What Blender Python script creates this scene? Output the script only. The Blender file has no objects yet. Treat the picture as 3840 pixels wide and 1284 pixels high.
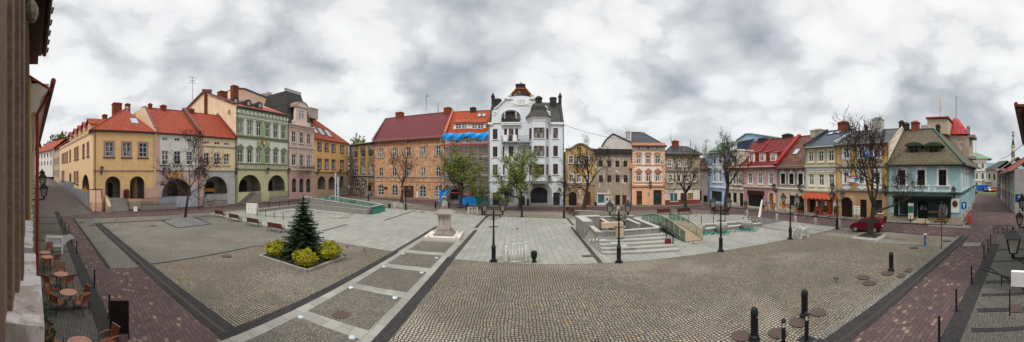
import bpy, math, random
from math import sin, cos, tan, pi, radians, sqrt, atan2, hypot
from mathutils import Vector, Matrix
random.seed(7)
S = bpy.context.scene
S.render.engine = 'CYCLES'
COL = S.collection
# camera (central cylindrical panorama)
F, CX, Y0, HC = 1131.5, 1938.0, 656.0, 6.0     # measured on the 3840 px wide photograph
cd = bpy.data.cameras.new('camera')
cd.type = 'PANO'
cd.panorama_type = 'CENTRAL_CYLINDRICAL'
cd.central_cylindrical_range_u_min = (0 - CX) / F
cd.central_cylindrical_range_u_max = (3840 - CX) / F
cd.central_cylindrical_range_v_min = -(1284 - Y0) / F
cd.central_cylindrical_range_v_max = Y0 / F
cd.central_cylindrical_radius = 1.0
cd.clip_start = 0.02
cd.clip_end = 6000
cam = bpy.data.objects.new('camera', cd)
COL.objects.link(cam)
cam.location = (0, 0, HC)
cam.rotation_euler = (radians(90), 0, 0)
S.camera = cam
# colour management
S.view_settings.view_transform = 'Standard'
S.view_settings.look = 'None'
S.view_settings.gamma = 1.0
S.view_settings.exposure = 0.12
S.view_settings.use_curve_mapping = False
S.cycles.max_bounces = 5
S.cycles.diffuse_bounces = 3
S.cycles.glossy_bounces = 2
S.cycles.transparent_max_bounces = 8
S.cycles.use_denoising = True
# sky: Nishita behind a broken overcast layer
SKY_OFF = -.10
SUN_EL, SUN_AZ = 52.0, 205.0      # azimuth clockwise from +Y
W = bpy.data.worlds.new('World')
S.world = W
W.use_nodes = True
nt = W.node_tree
nt.nodes.clear()
def put(nd, key, v): nd.inputs[key].default_value = v
class G:
    def __init__(s, nt): s.nt = nt
    def n(s, t, **k):
        nd = s.nt.nodes.new(t)
        for a, b in k.items(): setattr(nd, a, b)
        return nd
    def put(s, sock, v):
        if v is None: return
        if hasattr(v, 'is_output') or isinstance(v, bpy.types.NodeSocket): s.nt.links.new(v, sock)
        else:
            if hasattr(sock, 'default_value'):
                try: sock.default_value = v
                except Exception:
                    sock.default_value = (v[0], v[1], v[2], 1.0)
    def math(s, op, a, b=None, c=None, clamp=False):
        nd = s.n('ShaderNodeMath', operation=op, use_clamp=clamp)
        s.put(nd.inputs[0], a); s.put(nd.inputs[1], b); s.put(nd.inputs[2], c)
        return nd.outputs[0]
    def times(s, a, b, clamp=False): return s.math('MULTIPLY', a, b, clamp=clamp)
    def vmath(s, op, a, b=None):
        nd = s.n('ShaderNodeVectorMath', operation=op)
        s.put(nd.inputs[0], a); s.put(nd.inputs[1], b)
        return nd.outputs['Value'] if op in ('DOT_PRODUCT', 'LENGTH', 'DISTANCE') else nd.outputs[0]
    def noise(s, vec, scale, detail=3, rough=.5, dist=0.0):
        nd = s.n('ShaderNodeTexNoise')
        s.put(nd.inputs['Vector'], vec); put(nd, 'Scale', scale)
        put(nd, 'Detail', detail); put(nd, 'Roughness', rough)
        put(nd, 'Distortion', dist)
        return nd.outputs['Fac'], nd.outputs['Color']
    def ramp(s, fac, stops, interp='LINEAR'):
        nd = s.n('ShaderNodeValToRGB'); cr = nd.color_ramp; cr.interpolation = interp
        while len(cr.elements) < len(stops): cr.elements.new(.5)
        for e, (p, c) in zip(cr.elements, stops):
            e.position = p; e.color = (c[0], c[1], c[2], 1) if not isinstance(c, (int, float)) else (c, c, c, 1)
        s.put(nd.inputs[0], fac)
        return nd.outputs[0]
    def mix(s, f, a, b, mode='MIX'):
        nd = s.n('ShaderNodeMix', data_type='RGBA', blend_type=mode)
        s.put(nd.inputs[0], f); s.put(nd.inputs[6], a); s.put(nd.inputs[7], b)
        return nd.outputs[2]
    def smooth(s, v, a, b):
        nd = s.n('ShaderNodeMapRange', interpolation_type='SMOOTHSTEP')
        s.put(nd.inputs[0], v); nd.inputs[1].default_value = a; nd.inputs[2].default_value = b
        return nd.outputs[0]
g = G(nt)
tc = g.n('ShaderNodeTexCoord').outputs['Generated']
sep = g.n('ShaderNodeSeparateXYZ'); g.put(sep.inputs[0], tc)
sz = sep.outputs['Z']
comb = g.n('ShaderNodeCombineXYZ')
g.put(comb.inputs[0], sep.outputs['X']); g.put(comb.inputs[1], sep.outputs['Y']); g.put(comb.inputs[2], g.times(sz, 1.75))
cp = comb.outputs[0]
_, wc_ = g.noise(cp, 2.6, 4, .55)
ws = g.n('ShaderNodeVectorMath', operation='SCALE'); g.put(ws.inputs[0], g.vmath('SUBTRACT', wc_, (.5, .5, .5))); put(ws, 'Scale', .20)
cw = g.vmath('ADD', cp, ws.outputs[0])
n1, c1 = g.noise(cw, 1.9, 9, .61)
def billow(v, sc_):
    """rounded heads, as cumulus seen from below and from the side"""
    nd = g.n('ShaderNodeTexVoronoi', feature='F1'); g.put(nd.inputs['Vector'], v); put(nd, 'Scale', sc_)
    put(nd, 'Detail', 1.0); put(nd, 'Roughness', .55)
    return nd.outputs['Distance']
b1 = billow(cw, 5.0)
n3, _ = g.noise(cw, 11, 4, .6)
dens = g.math('ADD', g.times(n1, .85), g.times(g.math('SUBTRACT', b1, .45), .24))
dens = g.math('ADD', dens, g.times(g.math('SUBTRACT', n3, .5), .07))
dens = g.math('ADD', dens, SKY_OFF)
def blob(px, py, rad, amt):
    """a darker cloud bank in the direction seen at photo position px, py"""
    th = (px - CX) / F; e = (Y0 - py) / F
    d = Vector((sin(th), cos(th), e)).normalized()
    wob = g.times(g.math('SUBTRACT', n1, .5), .7)
    dist = g.math('ADD', g.vmath('DISTANCE', g.vmath('NORMALIZE', tc), tuple(d)), wob)
    return g.times(g.math('SUBTRACT', 1.0, g.smooth(dist, rad * .25, rad)), amt * .42)
for b in ((1830, 10, .34, .20), (1000, 150, .30, .12), (2850, 180, .30, .13), (3500, 330, .32, .15), (2500, 480, .30, .10), (1750, 270, .2, .10),
          (440, 200, .13, .14), (3050, 230, .22, .10), (600, 320, .25, .09), (2750, 60, .25, .10), (1250, 120, .13, .08),
          (300, 60, .30, -.10), (1450, 90, .3, -.08), (2300, 250, .3, -.12), (3250, 60, .35, -.10), (300, 420, .25, -.10), (1000, 480, .25, -.05), (2350, 420, .2, -.10), (3450, 500, .2, .05)):
    dens = g.math('ADD', dens, blob(*b))
cloud = g.ramp(dens, [(.30, (.93, .93, .925)), (.41, (.84, .84, .84)), (.455, (.71, .72, .73)), (.52, (.60, .615, .635)), (.60, (.45, .475, .51)), (.72, (.29, .325, .37))])
low = g.smooth(sz, 0.0, .22)
cloud = g.mix(low, g.mix(.30, cloud, (.50, .58, .64)), cloud)
# an overcast sky is several times brighter overhead than above the roofs
zen = g.math('ADD', 1.0, g.times(g.smooth(sz, .50, .95), 2.0))
cloud = g.vmath('MULTIPLY', cloud, None)
cm = cloud.node; g.nt.links.new(zen, cm.inputs[1])
sky = g.n('ShaderNodeTexSky', sky_type='NISHITA', sun_disc=False)
sky.sun_elevation = radians(SUN_EL); sky.sun_rotation = radians(SUN_AZ)
bg1 = g.n('ShaderNodeBackground'); g.put(bg1.inputs[0], sky.outputs[0]); bg1.inputs[1].default_value = .10
bg2 = g.n('ShaderNodeBackground'); g.put(bg2.inputs[0], cloud); bg2.inputs[1].default_value = 1.0
mx = g.n('ShaderNodeMixShader'); mx.inputs[0].default_value = .93
g.nt.links.new(bg1.outputs[0], mx.inputs[1]); g.nt.links.new(bg2.outputs[0], mx.inputs[2])
g.nt.links.new(mx.outputs[0], g.n('ShaderNodeOutputWorld').inputs[0])
sl = bpy.data.lights.new('sun', 'SUN'); sl.energy = 1.5; sl.angle = radians(10); sl.color = (1, .96, .90)
so = bpy.data.objects.new('sun', sl); COL.objects.link(so)
az, el = radians(SUN_AZ), radians(SUN_EL)
sd = Vector((sin(az) * cos(el), cos(az) * cos(el), sin(el)))
so.rotation_euler = sd.to_track_quat('Z', 'Y').to_euler(); so.location = (0, -30, 60)
# photo measurements -> world metres
KR = {'A': (120, 360, 1.722), 'B': (560, 300, 1.722), 'C': (860, 300, 1.722), 'D': (1300, 380, 1.722), 'E': (1700, 300, 1.722),
      'F': (2100, 400, 1.722), 'G': (2560, 400, 1.722), 'H': (2960, 400, 1.722), 'I': (3340, 360, 1.722), 'K': (0, 642, 1.3406),
      'L': (140, 600, 2.87), 'M': (3440, 780, 1.7075), 'N': (2100, 740, 3.3117), 'O': (600, 620, 3.076), 'Q': (1060, 620, 3.076),
      'R6': (0, 642, 1.3406), 'R7': (960, 642, 1.3406), 'R8': (1920, 642, 1.3406), 'R9': (2880, 642, 1.3406),
      'a': (1440, 740, 4.305), 'b': (1780, 740, 3.189), 'c': (2560, 740, 3.9125), 'd': (2860, 740, 4.305), 'e': (3200, 640, 3.075),
      'f': (130, 880, 2.13), 'h': (3600, 740, 2.392), 'i': (930, 770, 3.19), 'j': (2700, 1040, 3.5278), 'k': (3540, 380, 2.05),
      'l': (1220, 600, 4.782), 'm': (1660, 480, 2.69), 'n': (1820, 290, 3.19), 'o': (2880, 660, 4.304), 'z': (0, 0, 1.0)}
def px(k, x, y=0):
    ox, oy, s = KR[k]
    return ox + x / s, oy + y / s
def P(k, x, y, z=0.0):
    """world point at height z seen at crop position x, y"""
    X, Y = px(k, x, y); th = (X - CX) / F; d = (HC - z) * F / (Y - Y0)
    return Vector((d * sin(th), d * cos(th), z))
def PD(X, d, z=0.0):
    th = (X - CX) / F
    return Vector((d * sin(th), d * cos(th), z))
# mesh building
class MB:
    def __init__(s): s.v = []; s.f = []; s.m = []
    def add(s, vs, fs, m=0):
        o = len(s.v); s.v += [tuple(p) for p in vs]
        for f in fs: s.f.append(tuple(i + o for i in f)); s.m.append(m)
    def poly(s, vs, m=0): s.add(vs, [tuple(range(len(vs)))], m)
    def box(s, x0, x1, y0, y1, z0, z1, m=0):
        s.add([(x0, y0, z0), (x1, y0, z0), (x1, y1, z0), (x0, y1, z0), (x0, y0, z1), (x1, y0, z1), (x1, y1, z1), (x0, y1, z1)],
              [(0, 3, 2, 1), (4, 5, 6, 7), (0, 1, 5, 4), (1, 2, 6, 5), (2, 3, 7, 6), (3, 0, 4, 7)], m)
    def frustum(s, c, a, b, z0, z1, m=0):
        x, y = c
        s.add([(x - a[0], y - a[1], z0), (x + a[0], y - a[1], z0), (x + a[0], y + a[1], z0), (x - a[0], y + a[1], z0),
               (x - b[0], y - b[1], z1), (x + b[0], y - b[1], z1), (x + b[0], y + b[1], z1), (x - b[0], y + b[1], z1)],
              [(0, 3, 2, 1), (4, 5, 6, 7), (0, 1, 5, 4), (1, 2, 6, 5), (2, 3, 7, 6), (3, 0, 4, 7)], m)
    def bar(s, a, b, w, h=None, m=0, up=(0, 0, 1)):
        h = h or w; a = Vector(a); b = Vector(b); d = (b - a)
        if d.length < 1e-6: return
        d.normalize(); u = Vector(up)
        if abs(d.dot(u)) > .98: u = Vector((1, 0, 0))
        sd_ = d.cross(u).normalized() * w / 2; u = sd_.cross(d).normalized() * h / 2
        s.add([a - sd_ - u, a + sd_ - u, a + sd_ + u, a - sd_ + u, b - sd_ - u, b + sd_ - u, b + sd_ + u, b - sd_ + u],
              [(0, 1, 2, 3), (4, 7, 6, 5), (0, 4, 5, 1), (1, 5, 6, 2), (2, 6, 7, 3), (3, 7, 4, 0)], m)
    def tube(s, pts, r, n=6, m=0, cap=True):
        pts = [Vector(p) for p in pts]; k = len(pts)
        rr = r if isinstance(r, (list, tuple)) else [r] * k
        rings = []; base = len(s.v); pu = None
        for i, p in enumerate(pts):
            d = (pts[min(i + 1, k - 1)] - pts[max(i - 1, 0)])
            if d.length < 1e-9: d = Vector((0, 0, 1))
            d.normalize()
            u = pu if pu is not None else (Vector((0, 0, 1)) if abs(d.z) < .9 else Vector((1, 0, 0)))
            u = (u - d * u.dot(d))
            if u.length < 1e-6: u = d.orthogonal()
            u.normalize(); pu = u; w = d.cross(u)
            for j in range(n):
                t = 2 * pi * j / n; s.v.append(tuple(p + (u * cos(t) + w * sin(t)) * rr[i]))
        for i in range(k - 1):
            for j in range(n):
                a = base + i * n + j; b = base + i * n + (j + 1) % n
                s.f.append((a, b, b + n, a + n)); s.m.append(m)
        if cap:
            s.f.append(tuple(base + j for j in reversed(range(n)))); s.m.append(m)
            s.f.append(tuple(base + (k - 1) * n + j for j in range(n))); s.m.append(m)
    def lathe(s, prof, c=(0, 0, 0), n=16, m=0):
        base = len(s.v); k = len(prof)
        for r, z in prof:
            for j in range(n):
                t = 2 * pi * j / n; s.v.append((c[0] + r * cos(t), c[1] + r * sin(t), c[2] + z))
        for i in range(k - 1):
            for j in range(n):
                a = base + i * n + j; b = base + i * n + (j + 1) % n
                s.f.append((a, b, b + n, a + n)); s.m.append(m)
        s.f.append(tuple(base + j for j in reversed(range(n)))); s.m.append(m)
        s.f.append(tuple(base + (k - 1) * n + j for j in range(n))); s.m.append(m)
    def prism(s, pts, y0, y1, m=0, axis='y'):
        """extrude a 2-D outline: axis y -> pts are (x,z); axis z -> pts are (x,y); axis x -> (y,z)"""
        k = len(pts); f = {'y': lambda p, t: (p[0], t, p[1]), 'z': lambda p, t: (p[0], p[1], t), 'x': lambda p, t: (t, p[0], p[1])}[axis]
        vs = [f(p, y0) for p in pts] + [f(p, y1) for p in pts]
        fs = [tuple(range(k)), tuple(reversed(range(k, 2 * k)))] + [(i, k + i, k + (i + 1) % k, (i + 1) % k) for i in range(k)]
        s.add(vs, fs, m)
    def slab(s, pts, t, m=0):
        k = len(pts); vs = list(pts) + [(p[0], p[1], p[2] - t) for p in pts]
        s.add(vs, [tuple(range(k)), tuple(reversed(range(k, 2 * k)))] + [(i, k + i, k + (i + 1) % k, (i + 1) % k) for i in range(k)], m)
    def ball(s, c, r, n=10, k=7, m=0):
        rx, ry, rz = r if isinstance(r, (tuple, list)) else (r, r, r)
        pr = [(sin(pi * (i + .001) / (k - 1 + .002)), -cos(pi * i / (k - 1))) for i in range(k)]
        base = len(s.v)
        for a, b in pr:
            for j in range(n):
                t = 2 * pi * j / n; s.v.append((c[0] + rx * a * cos(t), c[1] + ry * a * sin(t), c[2] + rz * b))
        for i in range(k - 1):
            for j in range(n):
                a = base + i * n + j; b = base + i * n + (j + 1) % n
                s.f.append((a, b, b + n, a + n)); s.m.append(m)
    def mesh(s, name, mats, smooth=False):
        me = bpy.data.meshes.new(name); me.from_pydata(s.v, [], s.f)
        for mt in (mats if isinstance(mats, (list, tuple)) else [mats]): me.materials.append(mt)
        me.polygons.foreach_set('material_index', s.m)
        if smooth is True: me.polygons.foreach_set('use_smooth', [True] * len(s.f))
        me.update()
        if smooth == 'auto': me.polygons.foreach_set('use_smooth', [True] * len(s.f)); me.set_sharp_from_angle(angle=radians(40))
        return me
    def build(s, name, mats, parent=None, smooth=False, loc=None, rz=None):
        return link(name, s.mesh(name, mats, smooth), parent, loc, rz)
def link(name, me, parent=None, loc=None, rz=None):
    o = bpy.data.objects.new(name, me); COL.objects.link(o); o.parent = parent
    if loc is not None: o.location = loc
    if rz is not None: o.rotation_euler = (0, 0, rz)
    return o
def tag(o, label=None, cat=None, group=None, kind=None):
    if label: o['label'] = label
    if cat: o['category'] = cat
    if group: o['group'] = group
    if kind: o['kind'] = kind
    return o
def thing(name, label, cat, loc=(0, 0, 0), rz=0.0, group=None):
    o = link(name, None, None, loc, rz); o.empty_display_size = .2
    return tag(o, label, cat, group)
def dup(root, loc, rz=None, label=None, sc=None):
    def rec(o, par):
        c = o.copy(); COL.objects.link(c); c.parent = par
        for ch in list(o.children): rec(ch, c)
        return c
    c = rec(root, None); c.location = loc
    if rz is not None: c.rotation_euler = (0, 0, rz)
    if label: c['label'] = label
    if sc: c.scale = (sc, sc, sc)
    return c
# materials
MC = {}
def mat(name, fn):
    if name in MC: return MC[name]
    m = bpy.data.materials.new(name); m.use_nodes = True; m.node_tree.nodes.clear()
    gg = G(m.node_tree); bs = gg.n('ShaderNodeBsdfPrincipled'); out = gg.n('ShaderNodeOutputMaterial')
    put(bs, 'Specular IOR Level', .14); m.node_tree.links.new(bs.outputs[0], out.inputs[0]); fn(gg, bs, out); MC[name] = m
    return m
def objco(gg): return gg.n('ShaderNodeTexCoord').outputs['Object']
def wco(gg): return gg.n('ShaderNodeNewGeometry').outputs['Position']
def scv(gg, v, s3):
    nd = gg.n('ShaderNodeMapping'); gg.put(nd.inputs[0], v); put(nd, 'Scale', s3)
    return nd.outputs[0]
def bump(gg, bs, h, st=.4, dist=.02):
    nd = gg.n('ShaderNodeBump'); put(nd, 'Strength', st); put(nd, 'Distance', dist)
    gg.put(nd.inputs['Height'], h); gg.nt.links.new(nd.outputs[0], bs.inputs['Normal'])
def mul(c, k): return tuple(min(1, x * k) for x in c)
def paint(c, rough=.5, metal=0.0, var=.12, sc=3.0, name=None):
    nm = name or 'paint_%.3f_%.3f_%.3f_%.2f_%.1f' % (c[0], c[1], c[2], rough, metal)
    def fn(gg, bs, out):
        f, _ = gg.noise(objco(gg), sc, 5, .6)
        gg.put(bs.inputs['Base Color'], gg.mix(f, mul(c, 1 - var), mul(c, 1 + var)))
        put(bs, 'Roughness', rough); put(bs, 'Metallic', metal)
    return mat(nm, fn)
def plaster(c, dirt=.35, dcol=None, sc=.5, peel=None, peelc=(.32, .27, .21), joint=None, name=None):
    """render on masonry: broad tone drift, drip streaks, a few worn patches, optional peeled areas, optional ashlar joints"""
    nm = name or 'plaster_%.3f_%.3f_%.3f_%s_%s' % (c[0], c[1], c[2], peel, joint)
    dcol = dcol or mul(c, .62)
    def fn(gg, bs, out):
        o = objco(gg)
        f1, _ = gg.noise(o, sc, 6, .62, .3)
        f2, _ = gg.noise(scv(gg, o, (2.2, 2.2, .25)), 1.1, 5, .65)
        f3, _ = gg.noise(o, 14, 4, .6)
        d = gg.times(gg.smooth(gg.math('ADD', gg.times(f1, .55), gg.times(f2, .45)), .44, .70), dirt * 2.4, clamp=True)
        col = gg.mix(d, c, dcol)
        col = gg.mix(gg.times(gg.math('SUBTRACT', f3, .35, clamp=True), .25), col, mul(c, .7))
        if peel:
            p1, _ = gg.noise(gg.vmath('ADD', o, (4.3, 1.7, 9.2)), .9, 8, .68, .8)
            mk = gg.smooth(p1, .62 - peel * .28, .645 - peel * .28)
            p2, _ = gg.noise(o, 3.0, 6, .7)
            col = gg.mix(mk, col, gg.mix(p2, mul(peelc, .55), mul(peelc, 1.45)))
        if joint:
            sp = gg.n('ShaderNodeSeparateXYZ'); gg.put(sp.inputs[0], o)
            fr = gg.math('FRACT', gg.math('DIVIDE', sp.outputs['Z'], joint))
            col = gg.mix(gg.times(gg.math('LESS_THAN', fr, .10), .45), col, mul(c, .35))
        gg.put(bs.inputs['Base Color'], col); put(bs, 'Roughness', .92)
        bump(gg, bs, gg.math('ADD', f3, gg.times(f1, 2.0)), .25, .015)
    return mat(nm, fn)
def brickwall(nm='old_brick'):
    def fn(gg, bs, out):
        o = objco(gg); sp = gg.n('ShaderNodeSeparateXYZ'); gg.put(sp.inputs[0], o)
        cb = gg.n('ShaderNodeCombineXYZ'); gg.put(cb.inputs[0], gg.math('ADD', sp.outputs['X'], sp.outputs['Y'])); gg.put(cb.inputs[1], sp.outputs['Z'])
        b = gg.n('ShaderNodeTexBrick'); gg.put(b.inputs['Vector'], cb.outputs[0]); put(b, 'Scale', 1)
        put(b, 'Brick Width', .27); put(b, 'Row Height', .09); put(b, 'Mortar Size', .012)
        b.inputs['Color1'].default_value = (.50, .19, .085, 1); b.inputs['Color2'].default_value = (.60, .28, .13, 1); put(b, 'Mortar', (.52, .40, .27, 1))
        f, _ = gg.noise(o, .7, 8, .7, .6); f2, _ = gg.noise(gg.vmath('ADD', o, (5, 3, 1)), 1.7, 8, .75, .5); f4, _ = gg.noise(o, .35, 4, .6)
        col = gg.mix(gg.smooth(f, .48, .60), b.outputs['Color'], (.60, .43, .26))
        col = gg.mix(gg.times(gg.smooth(f2, .50, .62), .85), col, (.24, .075, .035))
        col = gg.mix(gg.times(gg.smooth(f4, .5, .75), .5), col, (.30, .22, .16))
        gg.put(bs.inputs['Base Color'], col); put(bs, 'Roughness', .95)
        bump(gg, bs, f2, .5, .03)
    return mat(nm, fn)
def tiles(c1, c2, nm, rw=.30, rh=.33, dark=.35, rough=.7):
    def fn(gg, bs, out):
        o = objco(gg); sp = gg.n('ShaderNodeSeparateXYZ'); gg.put(sp.inputs[0], o)
        geo = gg.n('ShaderNodeTexCoord').outputs['Normal']; sn = gg.n('ShaderNodeSeparateXYZ'); gg.put(sn.inputs[0], geo)
        side = gg.math('GREATER_THAN', gg.math('ABSOLUTE', sn.outputs['X']), gg.math('ABSOLUTE', sn.outputs['Y']))
        al = gg.math('ADD', gg.times(sp.outputs['X'], gg.math('SUBTRACT', 1.0, side)), gg.times(sp.outputs['Y'], side))
        cb = gg.n('ShaderNodeCombineXYZ'); gg.put(cb.inputs[0], al); gg.put(cb.inputs[1], gg.times(sp.outputs['Z'], 1.4))
        b = gg.n('ShaderNodeTexBrick'); b.offset = 0.0 if rw > .25 else .5; gg.put(b.inputs['Vector'], cb.outputs[0]); put(b, 'Scale', 1)
        put(b, 'Brick Width', rw); put(b, 'Row Height', rh); put(b, 'Mortar Size', .035); put(b, 'Mortar Smooth', .6)
        b.inputs['Color1'].default_value = (*c1, 1); b.inputs['Color2'].default_value = (*c2, 1); put(b, 'Mortar', (*mul(c1, dark), 1))
        f, _ = gg.noise(o, 1.2, 6, .6); col = gg.mix(gg.times(gg.smooth(f, .45, .8), .5), b.outputs['Color'], mul(c2, .45))
        gg.put(bs.inputs['Base Color'], col); put(bs, 'Roughness', rough)
        bump(gg, bs, gg.math('SUBTRACT', 1.0, b.outputs['Fac']), .7, .04)
    return mat(nm, fn)
def seam(c, nm, pitch=.6, rough=.5, metal=.2, rust=None):
    def fn(gg, bs, out):
        o = objco(gg); sp = gg.n('ShaderNodeSeparateXYZ'); gg.put(sp.inputs[0], o)
        fr = gg.math('FRACT', gg.math('DIVIDE', sp.outputs['X'], pitch)); ln = gg.math('LESS_THAN', fr, .10)
        fz = gg.math('LESS_THAN', gg.math('FRACT', gg.math('DIVIDE', gg.math('ADD', sp.outputs['Z'], 0.37), 1.7)), .05)
        f, _ = gg.noise(o, .8, 6, .65); col = gg.mix(f, mul(c, .65), mul(c, 1.4))
        if rust:
            r, _ = gg.noise(scv(gg, o, (1, 1, .4)), 1.3, 7, .7); col = gg.mix(gg.smooth(r, .48, .62), col, rust)
        col = gg.mix(gg.times(gg.math('MAXIMUM', ln, fz), .6), col, mul(c, .3))
        gg.put(bs.inputs['Base Color'], col); put(bs, 'Roughness', rough); put(bs, 'Metallic', metal)
        bump(gg, bs, ln, .6, .04)
    return mat(nm, fn)
def cobble(nm, cols, size, joint=(.06, .055, .05), jw=.09, rand=.45, stretch=(1, 1), wear=None, rough=.8, fan=False, rot=0):
    """small setts: jittered grid cells, each stone its own tone, dark sunk joints"""
    def fn(gg, bs, out):
        o = wco(gg); mp = gg.n('ShaderNodeMapping'); gg.put(mp.inputs[0], o); put(mp, 'Scale', (stretch[0] / size, stretch[1] / size, 0.0001))
        put(mp, 'Rotation', (0, 0, rot))
        w, wc = gg.noise(o, .55, 3, .5); vec = gg.vmath('ADD', mp.outputs[0], None); vm = vec.node
        sc_ = gg.n('ShaderNodeVectorMath', operation='SCALE'); gg.put(sc_.inputs[0], gg.vmath('SUBTRACT', wc, (.5, .5, .5))); put(sc_, 'Scale', 3.0 if not fan else 9.0)
        gg.nt.links.new(sc_.outputs[0], vm.inputs[1])
        flat = gg.vmath('MULTIPLY', vec, (1, 1, 0))
        e = gg.n('ShaderNodeTexVoronoi', feature='DISTANCE_TO_EDGE', voronoi_dimensions='2D'); gg.put(e.inputs['Vector'], flat); put(e, 'Scale', 1); put(e, 'Randomness', rand)
        c = gg.n('ShaderNodeTexVoronoi', feature='F1', voronoi_dimensions='2D'); gg.put(c.inputs['Vector'], flat); put(c, 'Scale', 1); put(c, 'Randomness', rand)
        sp = gg.n('ShaderNodeSeparateColor'); gg.put(sp.inputs[0], c.outputs['Color'])
        k = len(cols); col = gg.ramp(sp.outputs[0], [(i / k, cc) for i, cc in enumerate(cols)], 'CONSTANT')
        f, _ = gg.noise(o, 30, 3, .6); col = gg.mix(gg.times(f, .5), col, mul(cols[0], .55))
        big, _ = gg.noise(o, .16, 4, .6, .5); col = gg.mix(gg.times(gg.smooth(big, .38, .68), .6), col, mul(cols[0], .55)); rp, _ = gg.noise(gg.vmath('ADD', o, (7, 19, 0)), .42, 2, .4, .3); col = gg.mix(gg.times(gg.smooth(rp, .60, .615), .4), col, mul(cols[-1], .6))
        if wear:
            wv, _ = gg.noise(gg.vmath('ADD', o, (31, 5, 0)), .09, 4, .6, .4); col = gg.mix(gg.times(gg.smooth(wv, .5, .66), .55), col, wear)
        jm = gg.smooth(e.outputs['Distance'], jw * .45, jw * 1.3)
        gg.put(bs.inputs['Base Color'], gg.mix(jm, joint, col)); put(bs, 'Roughness', rough)
        bump(gg, bs, gg.smooth(e.outputs['Distance'], 0, .28), .8, size * .18)
    return mat(nm, fn)
def setts(nm, cols, w, h, joint=(.05, .04, .04), rot=0, ms=.022, rough=.75, var=.5):
    def fn(gg, bs, out):
        o = wco(gg); wn, wc = gg.noise(o, 1.1, 3, .6)
        sc_ = gg.n('ShaderNodeVectorMath', operation='SCALE'); gg.put(sc_.inputs[0], gg.vmath('SUBTRACT', wc, (.5, .5, .5))); put(sc_, 'Scale', w * .35)
        mp = gg.n('ShaderNodeMapping'); gg.put(mp.inputs[0], gg.vmath('ADD', o, sc_.outputs[0])); put(mp, 'Rotation', (0, 0, rot))
        def br(c1, c2, mo):
            b = gg.n('ShaderNodeTexBrick'); b.offset = .5; b.squash = 1.0; gg.put(b.inputs['Vector'], mp.outputs[0]); put(b, 'Scale', 1)
            put(b, 'Brick Width', w); put(b, 'Row Height', h); put(b, 'Mortar Size', ms); put(b, 'Mortar Smooth', .25)
            b.inputs['Color1'].default_value = c1; b.inputs['Color2'].default_value = c2; put(b, 'Mortar', mo)
            return b
        b = br((0, 0, 0, 1), (1, 1, 1, 1), (.5, .5, .5, 1)); k = len(cols)
        col = gg.ramp(b.outputs['Color'], [(i / k, cc) for i, cc in enumerate(cols)], 'CONSTANT')
        f, _ = gg.noise(o, 22, 4, .6); big, _ = gg.noise(o, .22, 5, .6, .5)
        col = gg.mix(gg.times(f, .45), col, mul(cols[0], .6)); col = gg.mix(gg.times(gg.smooth(big, .4, .7), var), col, mul(cols[0], .6))
        gg.put(bs.inputs['Base Color'], gg.mix(b.outputs['Fac'], col, joint)); put(bs, 'Roughness', rough)
        bump(gg, bs, gg.math('SUBTRACT', 1.0, b.outputs['Fac']), .6, h * .12)
    return mat(nm, fn)
def stone(c, nm, var=.3, sc=2.0, joint=None, rough=.85):
    def fn(gg, bs, out):
        o = objco(gg); f, _ = gg.noise(o, sc, 8, .65, .4); f2, _ = gg.noise(scv(gg, o, (3, 3, .5)), 1.4, 5, .6); f3, _ = gg.noise(o, 40, 3, .6)
        col = gg.mix(f, mul(c, 1 - var), mul(c, 1 + var)); col = gg.mix(gg.times(gg.smooth(f2, .48, .72), .6), col, mul(c, .45)); col = gg.mix(gg.times(f3, .3), col, mul(c, .6))
        if joint:
            sp = gg.n('ShaderNodeSeparateXYZ'); gg.put(sp.inputs[0], o)
            fr = gg.math('LESS_THAN', gg.math('FRACT', gg.math('DIVIDE', gg.math('ADD', sp.outputs['X'], sp.outputs['Y']), joint)), .035)
            col = gg.mix(gg.times(fr, .6), col, mul(c, .3))
        gg.put(bs.inputs['Base Color'], col); put(bs, 'Roughness', rough); bump(gg, bs, gg.math('ADD', f, f3), .35, .02)
    return mat(nm, fn)
def glassmat(nm, c=(.02, .025, .03), cur=.35, tint=(.45, .45, .42)):
    """window pane: dark room behind glossy glass; some rooms have net curtains"""
    def fn(gg, bs, out):
        r = gg.n('ShaderNodeObjectInfo').outputs['Random']; o = objco(gg); f, _ = gg.noise(scv(gg, o, (3, 3, .6)), 1.6, 3, .5)
        m1 = gg.times(gg.math('LESS_THAN', r, cur), gg.smooth(f, .38, .62)); gg.put(bs.inputs['Base Color'], gg.mix(gg.times(m1, .6), c, tint))
        put(bs, 'Roughness', .08); put(bs, 'Specular IOR Level', .22)
    return mat(nm, fn)
def woodmat(c, nm, sc=1.0, rough=.45, ax=(1, 12, 12)):
    def fn(gg, bs, out):
        o = objco(gg); f, _ = gg.noise(scv(gg, o, ax), 2.2 * sc, 5, .6); gg.put(bs.inputs['Base Color'], gg.mix(f, mul(c, .45), mul(c, 1.45))); put(bs, 'Roughness', rough)
    return mat(nm, fn)
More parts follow.
